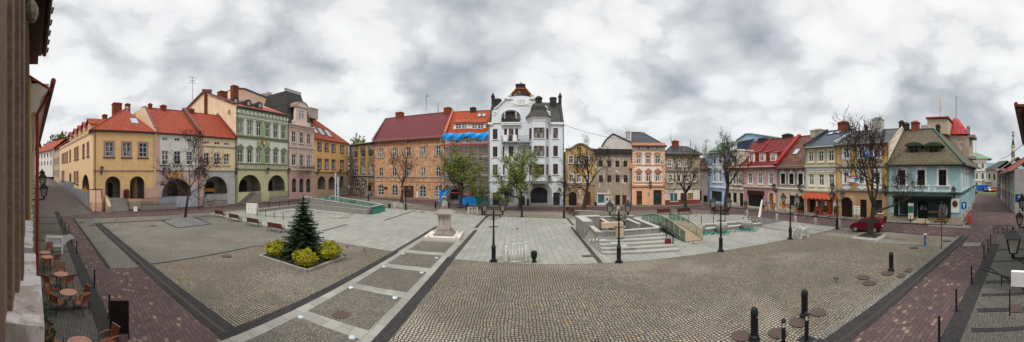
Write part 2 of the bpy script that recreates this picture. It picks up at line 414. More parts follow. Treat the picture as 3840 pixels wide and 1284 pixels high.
def clearglass(nm, c, alpha):
    def fn(gg, bs, out):
        tr = gg.n('ShaderNodeBsdfTransparent'); tr.inputs[0].default_value = (*mul(c, 1.0), 1)
        gl = gg.n('ShaderNodeBsdfGlossy'); gl.inputs[0].default_value = (.8, .9, .85, 1); put(gl, 'Roughness', .05)
        df = gg.n('ShaderNodeBsdfDiffuse'); df.inputs[0].default_value = (c[0] * .55, c[1] * .6, c[2] * .55, 1)
        m1 = gg.n('ShaderNodeMixShader'); m1.inputs[0].default_value = alpha; gg.nt.links.new(tr.outputs[0], m1.inputs[1]); gg.nt.links.new(df.outputs[0], m1.inputs[2])
        m2 = gg.n('ShaderNodeMixShader'); fr = gg.n('ShaderNodeFresnel'); fr.inputs[0].default_value = 1.45; gg.put(m2.inputs[0], gg.times(fr.outputs[0], .8))
        gg.nt.links.new(m1.outputs[0], m2.inputs[1]); gg.nt.links.new(gl.outputs[0], m2.inputs[2]); gg.nt.links.new(m2.outputs[0], out.inputs[0])
    return mat(nm, fn)
IRON = paint((.018, .019, .021), .42, .3, name='black_iron')
WHITE = paint((.78, .77, .74), .55, name='white_paint')
GLASS = glassmat('window_glass')
DARK = paint((.012, .011, .010), .8, name='dark_void')
def text_mesh(s, size, m, parent, loc, rot, name='lettering', ext=.01):
    cu = bpy.data.curves.new('t', 'FONT'); cu.body = s; cu.size = size; cu.extrude = ext; cu.align_x = 'CENTER'; cu.align_y = 'CENTER'
    to = bpy.data.objects.new('t', cu); COL.objects.link(to)
    dg = bpy.context.evaluated_depsgraph_get(); me = bpy.data.meshes.new_from_object(to.evaluated_get(dg))
    bpy.data.objects.remove(to); me.materials.clear(); me.materials.append(m)
    o = link(name, me, parent, loc); o.rotation_euler = rot
    return o
# ground and paving (kind = structure)
def climb(x): return .092 * max(0.0, -50.0 - x) if x > -125 else .092 * 75
RED = setts('purple_setts', [(.095, .058, .058), (.11, .067, .066), (.085, .052, .054), (.12, .074, .07), (.10, .06, .06), (.09, .06, .062), (.115, .07, .066), (.10, .064, .064), (.08, .05, .05), (.125, .08, .074), (.105, .062, .06), (.09, .055, .056), (.115, .072, .07), (.14, .09, .08), (.26, .17, .125)], .30, .19, rot=.12, ms=.016)
BEIGE = cobble('beige_setts', [(.27, .23, .165), (.20, .18, .145), (.34, .28, .19), (.235, .215, .18), (.15, .14, .12), (.31, .19, .11), (.25, .23, .185), (.18, .165, .13), (.29, .25, .19), (.22, .205, .165)], .14, rand=.35, wear=(.40, .36, .29), jw=.15, joint=(.03, .026, .022))
GREYC = cobble('pale_grey_setts', [(0.266, 0.247, 0.202), (0.231, 0.22, 0.182), (0.294, 0.268, 0.215), (0.203, 0.192, 0.163), (0.252, 0.233, 0.195)], .115, rand=.4, fan=True, wear=(.34, .325, .28), jw=.14, joint=(.03, .027, .024))
PAVC = cobble('dark_grey_setts', [(0.144, 0.136, 0.117), (0.122, 0.115, 0.1), (0.173, 0.161, 0.137), (0.108, 0.101, 0.0904), (0.158, 0.147, 0.124)], .115, rand=.4, fan=True, joint=(.035, .035, .032))
DARKC = cobble('black_setts', [(0.051, 0.048, 0.0468), (0.042, 0.0408, 0.0396), (0.06, 0.057, 0.054), (0.036, 0.0348, 0.0336)], .10, rand=.4, joint=(.02, .02, .02))
PANC = cobble('walkway_setts', [(0.182, 0.166, 0.135), (0.147, 0.136, 0.116), (0.217, 0.19, 0.148), (0.126, 0.115, 0.0998), (0.196, 0.177, 0.148)], .125, rand=.45, joint=(.045, .042, .038))
SLAB = setts('granite_slabs', [(0.265, 0.265, 0.234), (0.244, 0.247, 0.218), (0.286, 0.281, 0.247), (0.255, 0.249, 0.218), (0.228, 0.231, 0.208), (0.271, 0.271, 0.239)], 1.05, .55, joint=(.10, .095, .085), rot=pi / 2, ms=.012, rough=.6, var=.45)
SLABW = setts('walkway_slabs', [(0.273, 0.264, 0.232), (0.248, 0.242, 0.214), (0.298, 0.285, 0.25), (0.229, 0.224, 0.199)], .9, .6, joint=(.16, .15, .14), rot=pi / 2, ms=.012, rough=.65)
DRAIN = paint((.055, .045, .042), .6, .4, var=.4, sc=9, name='drain_iron')
mb = MB()
xs = [-3000, -125, -110, -95, -80, -65, -50, 0, 110, 3000]; ys = [-3000, -60, 0, 60, 200, 3000]
for i in range(len(xs) - 1):
    for j in range(len(ys) - 1):
        mb.poly([(xs[i], ys[j], climb(xs[i])), (xs[i + 1], ys[j], climb(xs[i + 1])), (xs[i + 1], ys[j + 1], climb(xs[i + 1])), (xs[i], ys[j + 1], climb(xs[i]))])
tag(mb.build('ground', RED), 'purple-brown stone setts of the roadway around the square', kind='structure')
# thin sheets laid on the ground
def paving(name, m, pts, z, label=None):
    kinds = ('paving', 'grass_verge')
    mb = MB(); mb.poly([(p[0], p[1], z) for p in pts])
    o = mb.build(name if name in kinds else kinds[0], m); tag(o, label, kind='structure'); return o
def strip(name, m, a, b, w, z=.012, label=None):
    a = Vector(a[:2]); b = Vector(b[:2]); d = (b - a).normalized(); n = Vector((-d.y, d.x)) * w / 2
    return paving(name, m, [a - n, b - n, b + n, a + n], z, label)
NEAR = [(-18.7, 6.2), (-9.3, 6.2), (9.3, 5.5), (29.1, 2.7)]
square = [(-41, 4.2), (-18.8, 4.3)] + NEAR + [(30.4, 17), (30.8, 36.5), (28.5, 44.8), (20, 46.4), (9, 48), (0, 50.2), (-8, 51.6), (-16, 55), (-25, 61.4), (-33, 66), (-40.6, 62), (-41, 26)]
paving('square_paving', GREYC, square, .004, 'grey and beige cobbles around the edge of the square')
paving('beige_cobbles', BEIGE, [(-36.3, 7.0), (-9.3, 7.0), (9.3, 6.2), (28.8, 3.5), (29.8, 16.3), (14.8, 18.4), (5.6, 19.5), (-9.3, 21.5), (-17, 22.3), (-23, 23.7), (-36.3, 23.7)], .008, 'warm beige cobbled field in front of the slabs')
paving('grey_cobbles', GREYC, [(-36.2, 7.05), (-18.9, 7.05), (-19.2, 16.5), (-19.4, 22.9), (-23, 23.7), (-36.2, 23.7)], .012, 'greyer cobbled field around the left tree')
paving('slab_plaza', SLAB, [(-39.6, 24.2), (-23.2, 23.75), (-17, 22.45), (-9.3, 21.6), (5.6, 19.6), (14.8, 18.45), (29.9, 16.35), (30.2, 21.5), (30.4, 28.8), (30.3, 33), (26, 38), (18.2, 39.6), (7.4, 40.5), (-.7, 42.7), (-5.3, 43.8), (-9.8, 46), (-17.1, 48.7), (-24, 49.2), (-35.2, 50), (-38.6, 42)], .016, 'pale granite slab plaza')
paving('north_cobbles', BEIGE, [(-24, 49.3), (-17.1, 48.8), (-9.8, 46.1), (-5.3, 43.9), (-.7, 42.8), (7.4, 40.6), (18.2, 39.7), (26, 38.1), (30.2, 34), (28, 44), (20, 45.8), (9, 47.4), (0, 49.6), (-8, 51), (-16, 54.4), (-24, 60)], .020, 'worn cobbles between the slabs and the road')
# dark bands and drains
strip('dark_band', DARKC, (-36.6, 6.65), (-9.3, 6.6), .9, .020); strip('dark_band', DARKC, (9.3, 5.35), (29.3, 2.5), .85, .020); strip('dark_band', DARKC, (-9.3, 6.6), (9.3, 5.5), .9, .020)
strip('drain_line', DRAIN, (-36.0, 6.6), (-9.4, 6.5), .16, .024); strip('drain_line', DRAIN, (9.3, 5.2), (29.2, 2.4), .14, .024)
strip('dark_band', DARKC, (-36.5, 7.0), (-37.3, 23.6), .45, .020); strip('dark_band', DARKC, (-18.9, 7.1), (-19.3, 16.5), .2, .024); strip('dark_band', DARKC, (-19.3, 16.5), (-16.8, 17.5), .16, .024)
strip('dark_band', DARKC, (29.1, 3.3), (30.6, 17.0), .35, .020); strip('dark_band', DARKC, (-41, 4.2), (-41.1, 26), .25, .020)
strip('dark_band', DARKC, (-41, 4.2), (-18.8, 4.2), .25, .020)
# walkway to the monument
paving('walkway', SLABW, [(-9.0, 5.7), (-4.9, 5.7), (-4.9, 30.2), (-9.0, 30.2)], .028, 'granite walkway leading to the monument')
strip('dark_band', DARKC, (-9.25, 6.8), (-9.1, 21.6), .5, .032); strip('dark_band', DARKC, (-4.75, 5.7), (-4.7, 21.4), .55, .032)
strip('drain_line', DRAIN, (-9.2, 21.6), (-9.1, 33.6), .42, .032); strip('drain_line', DRAIN, (-4.65, 21.4), (-4.4, 32.2), .42, .032)
strip('drain_line', DRAIN, (-4.6, 33.6), (-4.3, 43.2), .38, .024)
p1, p2 = P('a', 0, 378), P('a', 515, 215); strip('drain_line', DRAIN, p1, p2, .34, .024)
p1, p2 = P('Q', 460, 762), P('Q', 745, 687); strip('drain_line', DRAIN, p1, p2, .34, .024)
strip('drain_line', DRAIN, P('N', 90, 265), P('N', 165, 355), .3, .024); strip('drain_line', DRAIN, P('N', 140, 372), P('N', 505, 822), .34, .024)
strip('drain_line', DRAIN, P('c', 1060, 425), P('d', 820, 605), .22, .024)
strip('drain_line', DRAIN, P('c', 1130, 375), P('d', 975, 553), .12, .024)
for y0_, y1_ in ((22.4, 25.9), (18.5, 21.6), (14.3, 17.7), (10.2, 13.6), (5.9, 9.5)):
    paving('walkway_panel', PANC, [(-8.45, y0_), (-5.45, y0_), (-5.45, y1_), (-8.45, y1_)], .036, 'cobbled panel let into the granite walkway')
# sunken outline of old walls, rough rubble strips set into the slabs
RUB = cobble('rubble_strip', [(.40, .34, .27), (.30, .25, .20), (.48, .43, .36), (.24, .20, .17)], .28, rand=.9, jw=.14)
for a, b, w in (((-33.8, 28.8), (-22.6, 34.8), .9), ((-33.0, 31), (-34, 39), .7), ((-22.5, 34.8), (-24.2, 40), 1.1), ((-33.4, 38.5), (-24.4, 38), .7), ((-28.6, 31.6), (-29, 38), .6)):
    strip('rubble_strip', RUB, a, b, w, .028)
strip('rubble_strip', RUB, P('c', 130, 690), P('c', 300, 650), 1.0, .03)
# pavements along the houses
PAVL = setts('pavement_setts', [(0.238, 0.224, 0.189), (0.21, 0.199, 0.175), (0.266, 0.248, 0.21), (0.189, 0.182, 0.161)], .34, .12, rot=.05, ms=.012)
paving('east_pavement', PAVL, [(35.3, 3.3), (37.6, 2.8), (38.6, 41.0), (38.8, 52.0), (36.0, 52.0), (35.9, 33)], .10, 'narrow pavement along the east houses')
for y in (5.5, 8, 14.5, 16.5, 19, 21.5, 24, 26.5, 29, 32, 36, 40): strip('dark_band', DARKC, (35.5, y), (38.3, y + .15), .3, .104)
paving('north_pavement', PAVL, [(-38, 72.6), (-17.2, 68.9), (-16.0, 65.6), (-5.4, 58.2), (-5.4, 57.0), (9.2, 56.5), (22, 53.8), (28, 51.2), (36, 51), (35, 49), (27.6, 49.2), (21.6, 52), (9, 54.9), (-5.8, 55.6), (-17, 63.8), (-18, 67.2), (-38, 70.6)], .05, 'pavement along the north houses')
# own side
paving('near_pavement', PAVC, [(-49, 2.35), (-49, -6), (31, -6), (30.8, -.8), (25.3, -.4), (10.6, 1.5), (4, 2.2), (-12.3, 2.55), (-30, 2.4)], .006, 'dark grey cobbled pavement below the near houses')
strip('dark_band', DARKC, (-49, 2.2), (-12.3, 2.45), .7, .014); strip('dark_band', DARKC, (-12.3, 2.45), (5, 2.15), .7, .014); strip('dark_band', DARKC, (5, 2.15), (10.6, 1.5), .7, .014); strip('dark_band', DARKC, (10.6, 1.5), (26, -.4), .75, .014)
for x in (-46, -42.5, -37, -31.5, -27.6, -23.4, -17.8, -13.4, -9.6): strip('dark_band', DARKC, (x, 2.1), (x, -3), .32, .018)
for x, w in ((11.6, .3), (13.3, .4), (15.0, .35), (16.8, .45), (20.8, .25), (24.0, .3)): strip('dark_band', DARKC, (x, .9 - (x - 10) * .09), (x + .3, -5.5), w, .018)
paving('patch_border', DARKC, [P('M', 268, 252), P('M', 415, 252), P('M', 430, 220), P('M', 292, 220)], .008)
paving('paving_patch', PAVL, [P('M', 285, 248), P('M', 402, 248), P('M', 412, 223), P('M', 302, 223)], .014, 'pale cobble patch in the roadway')
paving('corner_crossing', PAVL, [P('e', 860, 640), P('e', 1353, 668), P('e', 1353, 640), P('e', 880, 612)], .012, 'pale cobbled crossing at the turquoise corner')
paving('tree_band', PAVL, [P('d', 940, 612), P('d', 1470, 665), P('d', 1722, 730), P('e', 880, 861), P('e', 1010, 861), P('e', 330, 790), P('d', 1600, 625), P('d', 1100, 570)], .0165)
# far town ground beyond the right street
GRASS = paint((.09, .13, .035), .9, var=.5, sc=6, name='verge_grass')
o = paving('grass_verge', GRASS, [(97, -2.4), (140, -8), (140, 12), (99, 4.4)], .02, 'small green verge at the end of the right street')
paving('car_park', paint((.16, .155, .15), .9, name='asphalt'), [(112, -16), (160, -20), (160, 20), (112, 14)], .03, 'asphalt car park at the end of the right street')
# left climbing street
LST = setts('street_setts', [(0.16, 0.136, 0.12), (0.136, 0.12, 0.108), (0.184, 0.16, 0.136), (0.12, 0.104, 0.096)], .16, .11, rot=0, ms=.012)
mb = MB(); sx = [-49.5, -50, -60, -70, -80, -90, -100, -112, -125]
for a, b in zip(sx[:-1], sx[1:]): mb.poly([(a, -5, climb(a) + .01), (b, -5, climb(b) + .01), (b, 7.5 - (abs(b) - 50) * .06, climb(b) + .01), (a, 7.5 - (abs(a) - 50) * .06, climb(a) + .01)][::-1])
mb.poly([(-49.5, -5, .01), (-43, -1.6, .01), (-43.5, 3, .01), (-46, 7.2, .01), (-49.5, 7.5, .01)])
tag(mb.build('side_street', LST), 'grey cobbled street climbing away on the left', kind='structure')
# hills beyond
mb = MB()
for k in range(60):
    a0 = radians(50 + k * 1.5); a1 = radians(50 + (k + 1) * 1.5)
    def hh(a): return 30 + 22 * sin(a * 5.3) + 12 * sin(a * 13 + 1)
    R_ = 2300
    mb.poly([(R_ * sin(a0), R_ * cos(a0), -5), (R_ * sin(a1), R_ * cos(a1), -5), ((R_ + 500) * sin(a1), (R_ + 500) * cos(a1), 60 + hh(a1)), ((R_ + 500) * sin(a0), (R_ + 500) * cos(a0), 60 + hh(a0))])
tag(mb.build('hills', paint((.12, .19, .24), .95, var=.3, sc=.004, name='far_hills')), 'blue-green wooded hills on the horizon', kind='structure')
# house kit
MESHC = {}
def cached(key, fn):
    if key not in MESHC: MESHC[key] = fn()
    return MESHC[key]
def outline(w, h, arch, n=10, x0=0.0, z0=0.0):
    """opening outline, counter-clockwise from bottom left, centred on x0"""
    if not arch: return [(x0 - w / 2, z0), (x0 + w / 2, z0), (x0 + w / 2, z0 + h), (x0 - w / 2, z0 + h)]
    r = w / 2; rise = r * arch
    pts = [(x0 - r, z0), (x0 + r, z0)]
    for i in range(n + 1):
        t = pi * i / n; pts.append((x0 + r * cos(t), z0 + h - rise + rise * sin(t)))
    return pts
def ring(mb, o1, o2, y0, y1, m=0):
    """frame between two outlines of equal point count (outer o1, inner o2)"""
    k = len(o1); vs = [(p[0], y0, p[1]) for p in o1] + [(p[0], y0, p[1]) for p in o2] + [(p[0], y1, p[1]) for p in o1] + [(p[0], y1, p[1]) for p in o2]
    fs = []
    for i in range(k):
        j = (i + 1) % k
        fs += [(i, j, k + j, k + i), (i, 2 * k + i, 2 * k + j, j), (k + i, k + j, 3 * k + j, 3 * k + i), (2 * k + i, 3 * k + i, 3 * k + j, 2 * k + j)]
    mb.add(vs, fs, m)
def win_frame(w, h, arch, cols, rows, fw):
    mb = MB(); ring(mb, outline(w, h, arch), outline(w - 2 * fw, h - 2 * fw, arch, z0=fw), -.05, .03)
    for i in range(1, cols):
        x = -w / 2 + w * i / cols; mb.box(x - fw * .55, x + fw * .55, -.055, .02, fw, h - fw)
    for r in rows: mb.box(-w / 2 + fw, w / 2 - fw, -.06, .025, h * r - fw * .45, h * r + fw * .45)
    return mb
class House:
    def __init__(s, name, label, A, B, depth, zt, cat='house', group=None):
        s.A = Vector((A[0], A[1])); s.B = Vector((B[0], B[1])); d = s.B - s.A; s.W = d.length; s.e = d / s.W; s.n = Vector((-s.e.y, s.e.x))
        s.z0 = A[2] if len(A) > 2 else 0.0
        s.root = thing(name, label, cat, (A[0], A[1], s.z0), atan2(s.e.y, s.e.x), group); s.depth = depth; s.zt = zt
        s.ops = []; s.todo = []
    def uz(s, k, x, y, v=0.0):
        X, Y = px(k, x, y); th = (X - CX) / F; dr = Vector((sin(th), cos(th))); O = s.A + s.n * v
        # O + u e = t dr
        det = s.e.x * (-dr.y) + s.e.y * dr.x
        u = (-O.x * (-dr.y) + -O.y * dr.x) / det; p = O + s.e * u; t = p.length
        return u, HC - (Y - Y0) * t / F - s.z0
    def part(s, mb, name, mats, parent=None, smooth=False, label=None):
        o = mb.build(name, mats, parent or s.root, smooth)
        if label: o['label'] = label
        return o
    def opening(s, u0, u1, z0, z1, arch=0): s.ops.append((u0, u1, z0, z1, arch))
    def wall(s, zones, reveal=.22, gableL=None, gableR=None, side=None, name='wall', skip=()):
        """front wall with real openings + side and back walls. zones = [(z_top, material)]"""
        mb = MB(); mats = [m for _, m in zones]; sm = side or mats[-1]; mats = mats + [sm, REVEAL]; SM = len(mats) - 2; RV = len(mats) - 1
        us = sorted({0.0, s.W} | {o[0] for o in s.ops} | {o[1] for o in s.ops}); zs = sorted({0.0, s.zt} | {z for z, _ in zones if z < s.zt} | {o[2] for o in s.ops} | {o[3] for o in s.ops})
        us = [u for u in us if 0 <= u <= s.W]; zs = [z for z in zs if 0 <= z <= s.zt]
        def zone(z):
            for i, (zt, _) in enumerate(zones):
                if z < zt: return i
            return len(zones) - 1
        for a, b in zip(us[:-1], us[1:]):
            if b - a < 1e-4: continue
            for c, d in zip(zs[:-1], zs[1:]):
                if d - c < 1e-4: continue
                uc, zc = (a + b) / 2, (c + d) / 2
                if any(o[0] < uc < o[1] and o[2] < zc < o[3] for o in s.ops): continue
                mb.poly([(a, 0, c), (b, 0, c), (b, 0, d), (a, 0, d)], zone(zc))
        for (u0, u1, z0, z1, ar) in s.ops:
            ol = outline(u1 - u0, z1 - z0, ar, 12, (u0 + u1) / 2, z0); k = len(ol); zi = zone((z0 + z1) / 2)
            if ar:
                for i in range(2, k - 1):
                    p, q = ol[i], ol[i + 1]; mb.poly([(q[0], 0, q[1]), (p[0], 0, p[1]), (p[0], 0, z1), (q[0], 0, z1)], zone((p[1] + z1) / 2))
            for i in range(k):
                p, q = ol[i], ol[(i + 1) % k]
                mb.poly([(p[0], 0, p[1]), (p[0], reveal, p[1]), (q[0], reveal, q[1]), (q[0], 0, q[1])], zi)
        D = s.depth; zt = s.zt
        gl = gableL or [(0, zt), (D, zt)]; gr = gableR or [(0, zt), (D, zt)]
        if 'L' not in skip: mb.poly([(0, 0, 0), (0, D, 0)] [::1] + [(0, v, z) for v, z in reversed(gl)], SM)
        if 'R' not in skip: mb.poly([(s.W, D, 0), (s.W, 0, 0)] + [(s.W, v, z) for v, z in gr], SM)
        mb.poly([(s.W, D, 0), (0, D, 0), (0, D, gl[-1][1]), (s.W, D, gr[-1][1])], SM)
        s.w = s.part(mb, name, mats); return s.w
    def window(s, u0, u1, z0, z1, arch=0, cols=2, rows=(.66,), frame=None, fw=.09, glass=None, sur=None, suw=.16, hood=None, sill=None, rec=.13, name='window', v=0.0, par=None):
        """one window: frame > pane, surround, sill, hood. All meshes shared between equal windows"""
        w, h = round((u1 - u0) / .04) * .04, round((z1 - z0) / .04) * .04; uc = (u0 + u1) / 2; frame = frame or WHITE; glass = glass or GLASS
        par = par or s.root
        fr = link(name, cached(('fr', w, h, arch, cols, rows, fw, frame.name), lambda: win_frame(w + .02, h + .02, arch, cols, rows, fw).mesh(name, frame)), par, (uc, v + rec, z0 - .01))
        def pm():
            mb = MB(); ol = outline(w - .02, h - .02, arch); mb.prism(ol, 0, .03); return mb.mesh('pane', glass)
        link('pane', cached(('pn', w, h, arch, glass.name), pm), fr, (0, .005, .01))
        if sur:
            def sm():
                mb = MB(); ring(mb, outline(w + 2 * suw, h + suw * 1.6, arch, z0=-suw * .6), outline(w, h, arch), -.06, .012); return mb.mesh('surround', sur)
            link('surround', cached(('su', w, h, arch, sur.name, suw), sm), fr, (0, -rec, 0))
        if sill:
            def slm():
                mb = MB(); mb.box(-w / 2 - suw - .08, w / 2 + suw + .08, -.17, .0, -.12 - (suw * .6 if sur else 0), -.0 - (suw * .6 if sur else 0)); return mb.mesh('sill', sill)
            link('sill', cached(('sl', w, h, sill.name, suw, bool(sur)), slm), fr, (0, -rec - .001, 0))
        if hood:
            kind, hm = hood
            def hm_():
                mb = MB(); ww = w / 2 + suw + .12; zt = h + suw + .1
                if kind == 'flat': mb.box(-ww, ww, -.2, 0, zt, zt + .14); mb.box(-ww + .08, ww - .08, -.1, 0, zt - .28, zt)
                elif kind == 'ped':
                    mb.box(-ww, ww, -.2, 0, zt, zt + .1); mb.prism([(-ww, zt + .1), (ww, zt + .1), (0, zt + .1 + ww * .62)], -.1, 0)
                    mb.prism([(-ww - .04, zt + .1), (-ww + .1, zt + .1), (0, zt + ww * .6), (ww - .1, zt + .1), (ww + .04, zt + .1), (0, zt + .22 + ww * .66)], -.22, -.1); mb.box(-ww + .08, ww - .08, -.08, 0, zt - .26, zt)
                elif kind == 'seg':
                    n = 8; o = [(ww * cos(pi - pi * i / n), zt + .1 + ww * .38 * sin(pi * i / n)) for i in range(n + 1)]; i_ = [(x * .84, zt + (z - zt) * .62) for x, z in reversed(o)]
                    mb.prism(o + i_, -.22, 0); mb.box(-ww + .06, ww - .06, -.08, 0, zt - .28, zt + .05)
                elif kind == 'key': mb.box(-ww + .04, ww - .04, -.09, 0, zt - .08, zt + .06); mb.prism([(-.12, zt - .2), (.12, zt - .2), (.18, zt + .28), (-.18, zt + .28)], -.14, 0); mb.ball((0, -.1, zt + .3), (.22, .08, .12), 8, 5)
                return mb.mesh('hood', hm)
            link('hood', cached(('ho', kind, w, h, hm.name, suw), hm_), fr, (0, -rec - .002, 0))
        s.lastwin = fr
        return fr
    def row(s, k, xs, yt, yb, wpx, **kw):
        """a row of equal windows measured on the photo: centres xs, the height of the first one"""
        u, z1 = s.uz(k, xs[0], yt); _, z0 = s.uz(k, xs[0], yb); ua, _ = s.uz(k, xs[0] - wpx / 2, yt); ub, _ = s.uz(k, xs[0] + wpx / 2, yt)
        w = round((ub - ua) / .04) * .04; out = []
        for x in xs:
            u = s.uz(k, x, yt)[0]; u = max(w / 2 + .05, min(s.W - w / 2 - .05, u))
            s.opening(u - w / 2, u + w / 2, z0, z1, kw.get('arch', 0)); out.append(s.window(u - w / 2, u + w / 2, z0, z1, **kw))
        return out
    def band(s, k, x, y, h, out, m, name='cornice', u0=0.0, u1=None, steps=1, z=None):
        z = s.uz(k, x, y)[1] if z is None else z; u1 = s.W if u1 is None else u1; mb = MB()
        for i in range(steps): mb.box(u0 - (.02 if steps > 1 else 0), u1 + .0, -out * (i + 1) / steps, -.001, z + h * i / steps - h / 2, z + h * (i + 1) / steps - h / 2)
        return s.part(mb, name, m)
    def dentils(s, z, h, out, pitch, m, u0=0.0, u1=None):
        mb = MB(); u1 = s.W if u1 is None else u1; mb.box(u0 + .01, u1 - .01, -.03, -.002, z - .02, z + h + .02); n = max(2, int((u1 - u0) / pitch))
        for i in range(n): a = u0 + (u1 - u0) * (i + .25) / n; mb.box(a, a + pitch * .5, -out, -.001, z, z + h)
        return s.part(mb, 'dentils', m)
    def box(s, name, m, u0, u1, v0, v1, z0, z1, parent=None, label=None):
        mb = MB(); mb.box(u0, u1, v0, v1, z0, z1); return s.part(mb, name, m, parent, label=label)
    def pxbox(s, name, m, k, x0, y0, x1, y1, v0, v1, parent=None, label=None):
        """box whose front outline is measured on the photo"""
        u0, za = s.uz(k, x0, y0, v0); u1, zb = s.uz(k, x1, y1, v0); zb2 = s.uz(k, x0, y1, v0)[1]
        return s.box(name, m, min(u0, u1), max(u0, u1), v0, v1, min(za, zb2), max(za, zb2), parent, label)
    def door(s, u0, u1, z0, z1, m, arch=0, leaves=2, rec=.18, steps=0, fan=False, name='door', glass=None, open_=True):
        if open_: s.opening(u0, u1, z0, z1, arch)
        w, h = u1 - u0, z1 - z0; mb = MB(); ring(mb, outline(w + .02, h + .01, arch), outline(w - .2, h - .1, arch), -.05, .05)
        d = s.part(mb, name, m); d.location = ((u0 + u1) / 2, rec, z0)
        mb = MB(); mb.prism(outline(w - .05, h - .02, arch), 0, .05); lw = (w - .2) / leaves; hh = h - (w / 2 * arch if arch else .1) - .05
        for i in range(leaves):
            a = -w / 2 + .1 + lw * i
            mb.box(a + .02, a + .06, -.04, .0, .05, hh); mb.box(a + lw - .06, a + lw - .02, -.04, .0, .05, hh)
            for zz in (.08, hh * .4, hh * .72, hh - .08): mb.box(a + .02, a + lw - .02, -.04, .0, zz - .05, zz + .05)
        lf = s.part(mb, 'door_leaf', m, d)
        if glass:
            mb = MB()
            for i in range(leaves): a = -w / 2 + .1 + lw * i; mb.box(a + .1, a + lw - .1, -.02, -.01, hh * .44, hh * .68)
            if fan: mb.box(-w / 2 + .15, w / 2 - .15, -.02, -.01, hh + .08, h - .12)
            s.part(mb, 'pane', glass, d)
        mb = MB(); mb.ball((.08, -.08, 1.05), .045, 8, 5); s.part(mb, 'handle', IRON, d)
        if steps:
            mb = MB()
            for i in range(steps): mb.box(u0 - .3, u1 + .3, -.3 * (steps - i), -.003, z0 * i / steps, z0 * (i + 1) / steps)
            s.part(mb, 'doorstep', STONE_G)
        return d
    def roof(s, zr, vr, m, zb=None, over=.35, ol=.0, orr=.0, hipL=0.0, hipR=0.0, vb=None, t=.16, ze=None, fascia=None, hipLb=None):
        """pitched roof, ridge parallel to the front: front and back slopes (+ hips), a fascia and a gutter"""
        ze = s.zt if ze is None else ze; vb = s.depth if vb is None else vb; zb = ze if zb is None else zb
        sl_ = (zr - ze) / vr; mb = MB(); zf = ze - over * sl_ + .08
        L0, R0 = -ol, s.W + orr; A = (L0, -over, zf); B = (R0, -over, zf); C = (R0 - hipR, vr, zr); D = (L0 + hipL, vr, zr); E = (R0, vb + .2, zb); Fp = (L0, vb + .2, zb)
        if (C[0] - D[0]) < .02: C = D; mb.slab([A, B, C], t)
        else: mb.slab([A, B, C, D], t)
        if C == D: mb.slab([E, Fp, D], t)
        else: mb.slab([D, C, E, Fp], t)
        if hipL: mb.slab([Fp, A, D], t)
        if hipR: mb.slab([B, E, C], t)
        r = s.part(mb, 'roof', m)
        mb = MB(); mb.bar(D, C, .22, .14);
        if hipL: mb.bar(A, D, .2, .12)
        if hipR: mb.bar(B, C, .2, .12)
        s.part(mb, 'ridge', fascia or m, r)
        mb = MB(); mb.box(L0, R0, -over - .14, -over, zf - .2, zf - .04); s.part(mb, 'gutter', GUT, r)
        s.r = r; s.slope = (zf, over, sl_, ze); return r
    def zroof(s, v): return s.slope[3] + v * s.slope[2] + .08
    def skylight(s, k, x0, y0, x1, y1, v):
        u0, _ = s.uz(k, x0, y0, v); u1, _ = s.uz(k, x1, y0, v); sl_ = s.slope[2]; w = abs(u1 - u0); L = w * 1.0; a = s.zroof(v) + .06
        p = [(u0, v - L / 2, a - L / 2 * sl_), (u1, v - L / 2, a - L / 2 * sl_), (u1, v + L / 2, a + L / 2 * sl_), (u0, v + L / 2, a + L / 2 * sl_)]
        mb = MB(); mb.slab(p, .1); fr = s.part(mb, 'skylight', IRON, s.r); q = [(u0 + (x - u0) * 1.0, y, z + .012) for x, y, z in p]
        c = Vector(q[0]) * .5 + Vector(q[2]) * .5; q = [tuple(c + (Vector(z) - c) * .8) for z in q]; mb = MB(); mb.poly(q); s.part(mb, 'pane', SKYG, fr)
    def chimney(s, k, x, yt, yb, w, v, m, cap=None, ww=None):
        u, z1 = s.uz(k, x, yt, v); _, z0 = s.uz(k, x, yb, v); a = abs(s.uz(k, x + w / 2, yt, v)[0] - s.uz(k, x - w / 2, yt, v)[0]); b = ww or a * .8; mb = MB()
        mb.box(u - a / 2, u + a / 2, v - b / 2, v + b / 2, z0 - .8, z1 - .25); mb.box(u - a / 2 - .08, u + a / 2 + .08, v - b / 2 - .08, v + b / 2 + .08, z1 - .25, z1 - .1)
        n = max(2, int(a / .35))
        mb.frustum((u, v), (a / 2 + .05, b / 2 + .05), (a / 4, b / 8), z1 - .1, z1 + .18, 1)
        ch = s.part(mb, 'chimney', [m, cap or m], s.r if hasattr(s, 'r') else None); return ch
    def downpipe(s, u, z1, m=None, z0=.1):
        mb = MB(); mb.tube([(u, -.12, z0), (u, -.12, z1 - .3), (u, -.4, z1)], .06, 6); s.part(mb, 'downpipe', m or GUT)
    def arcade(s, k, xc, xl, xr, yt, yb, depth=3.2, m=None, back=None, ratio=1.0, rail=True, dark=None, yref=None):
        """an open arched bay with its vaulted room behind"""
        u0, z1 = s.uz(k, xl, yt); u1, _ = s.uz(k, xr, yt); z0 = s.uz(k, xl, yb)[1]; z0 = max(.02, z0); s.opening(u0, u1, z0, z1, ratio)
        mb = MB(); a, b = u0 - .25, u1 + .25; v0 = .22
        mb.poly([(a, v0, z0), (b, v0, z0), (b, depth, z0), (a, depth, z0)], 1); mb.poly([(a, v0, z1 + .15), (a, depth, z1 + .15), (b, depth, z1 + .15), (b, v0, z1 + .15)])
        mb.poly([(a, depth, z0), (b, depth, z0), (b, depth, z1 + .15), (a, depth, z1 + .15)]); mb.poly([(a, v0, z0), (a, depth, z0), (a, depth, z1 + .15), (a, v0, z1 + .15)]); mb.poly([(b, v0, z0), (b, v0, z1 + .15), (b, depth, z1 + .15), (b, depth, z0)])
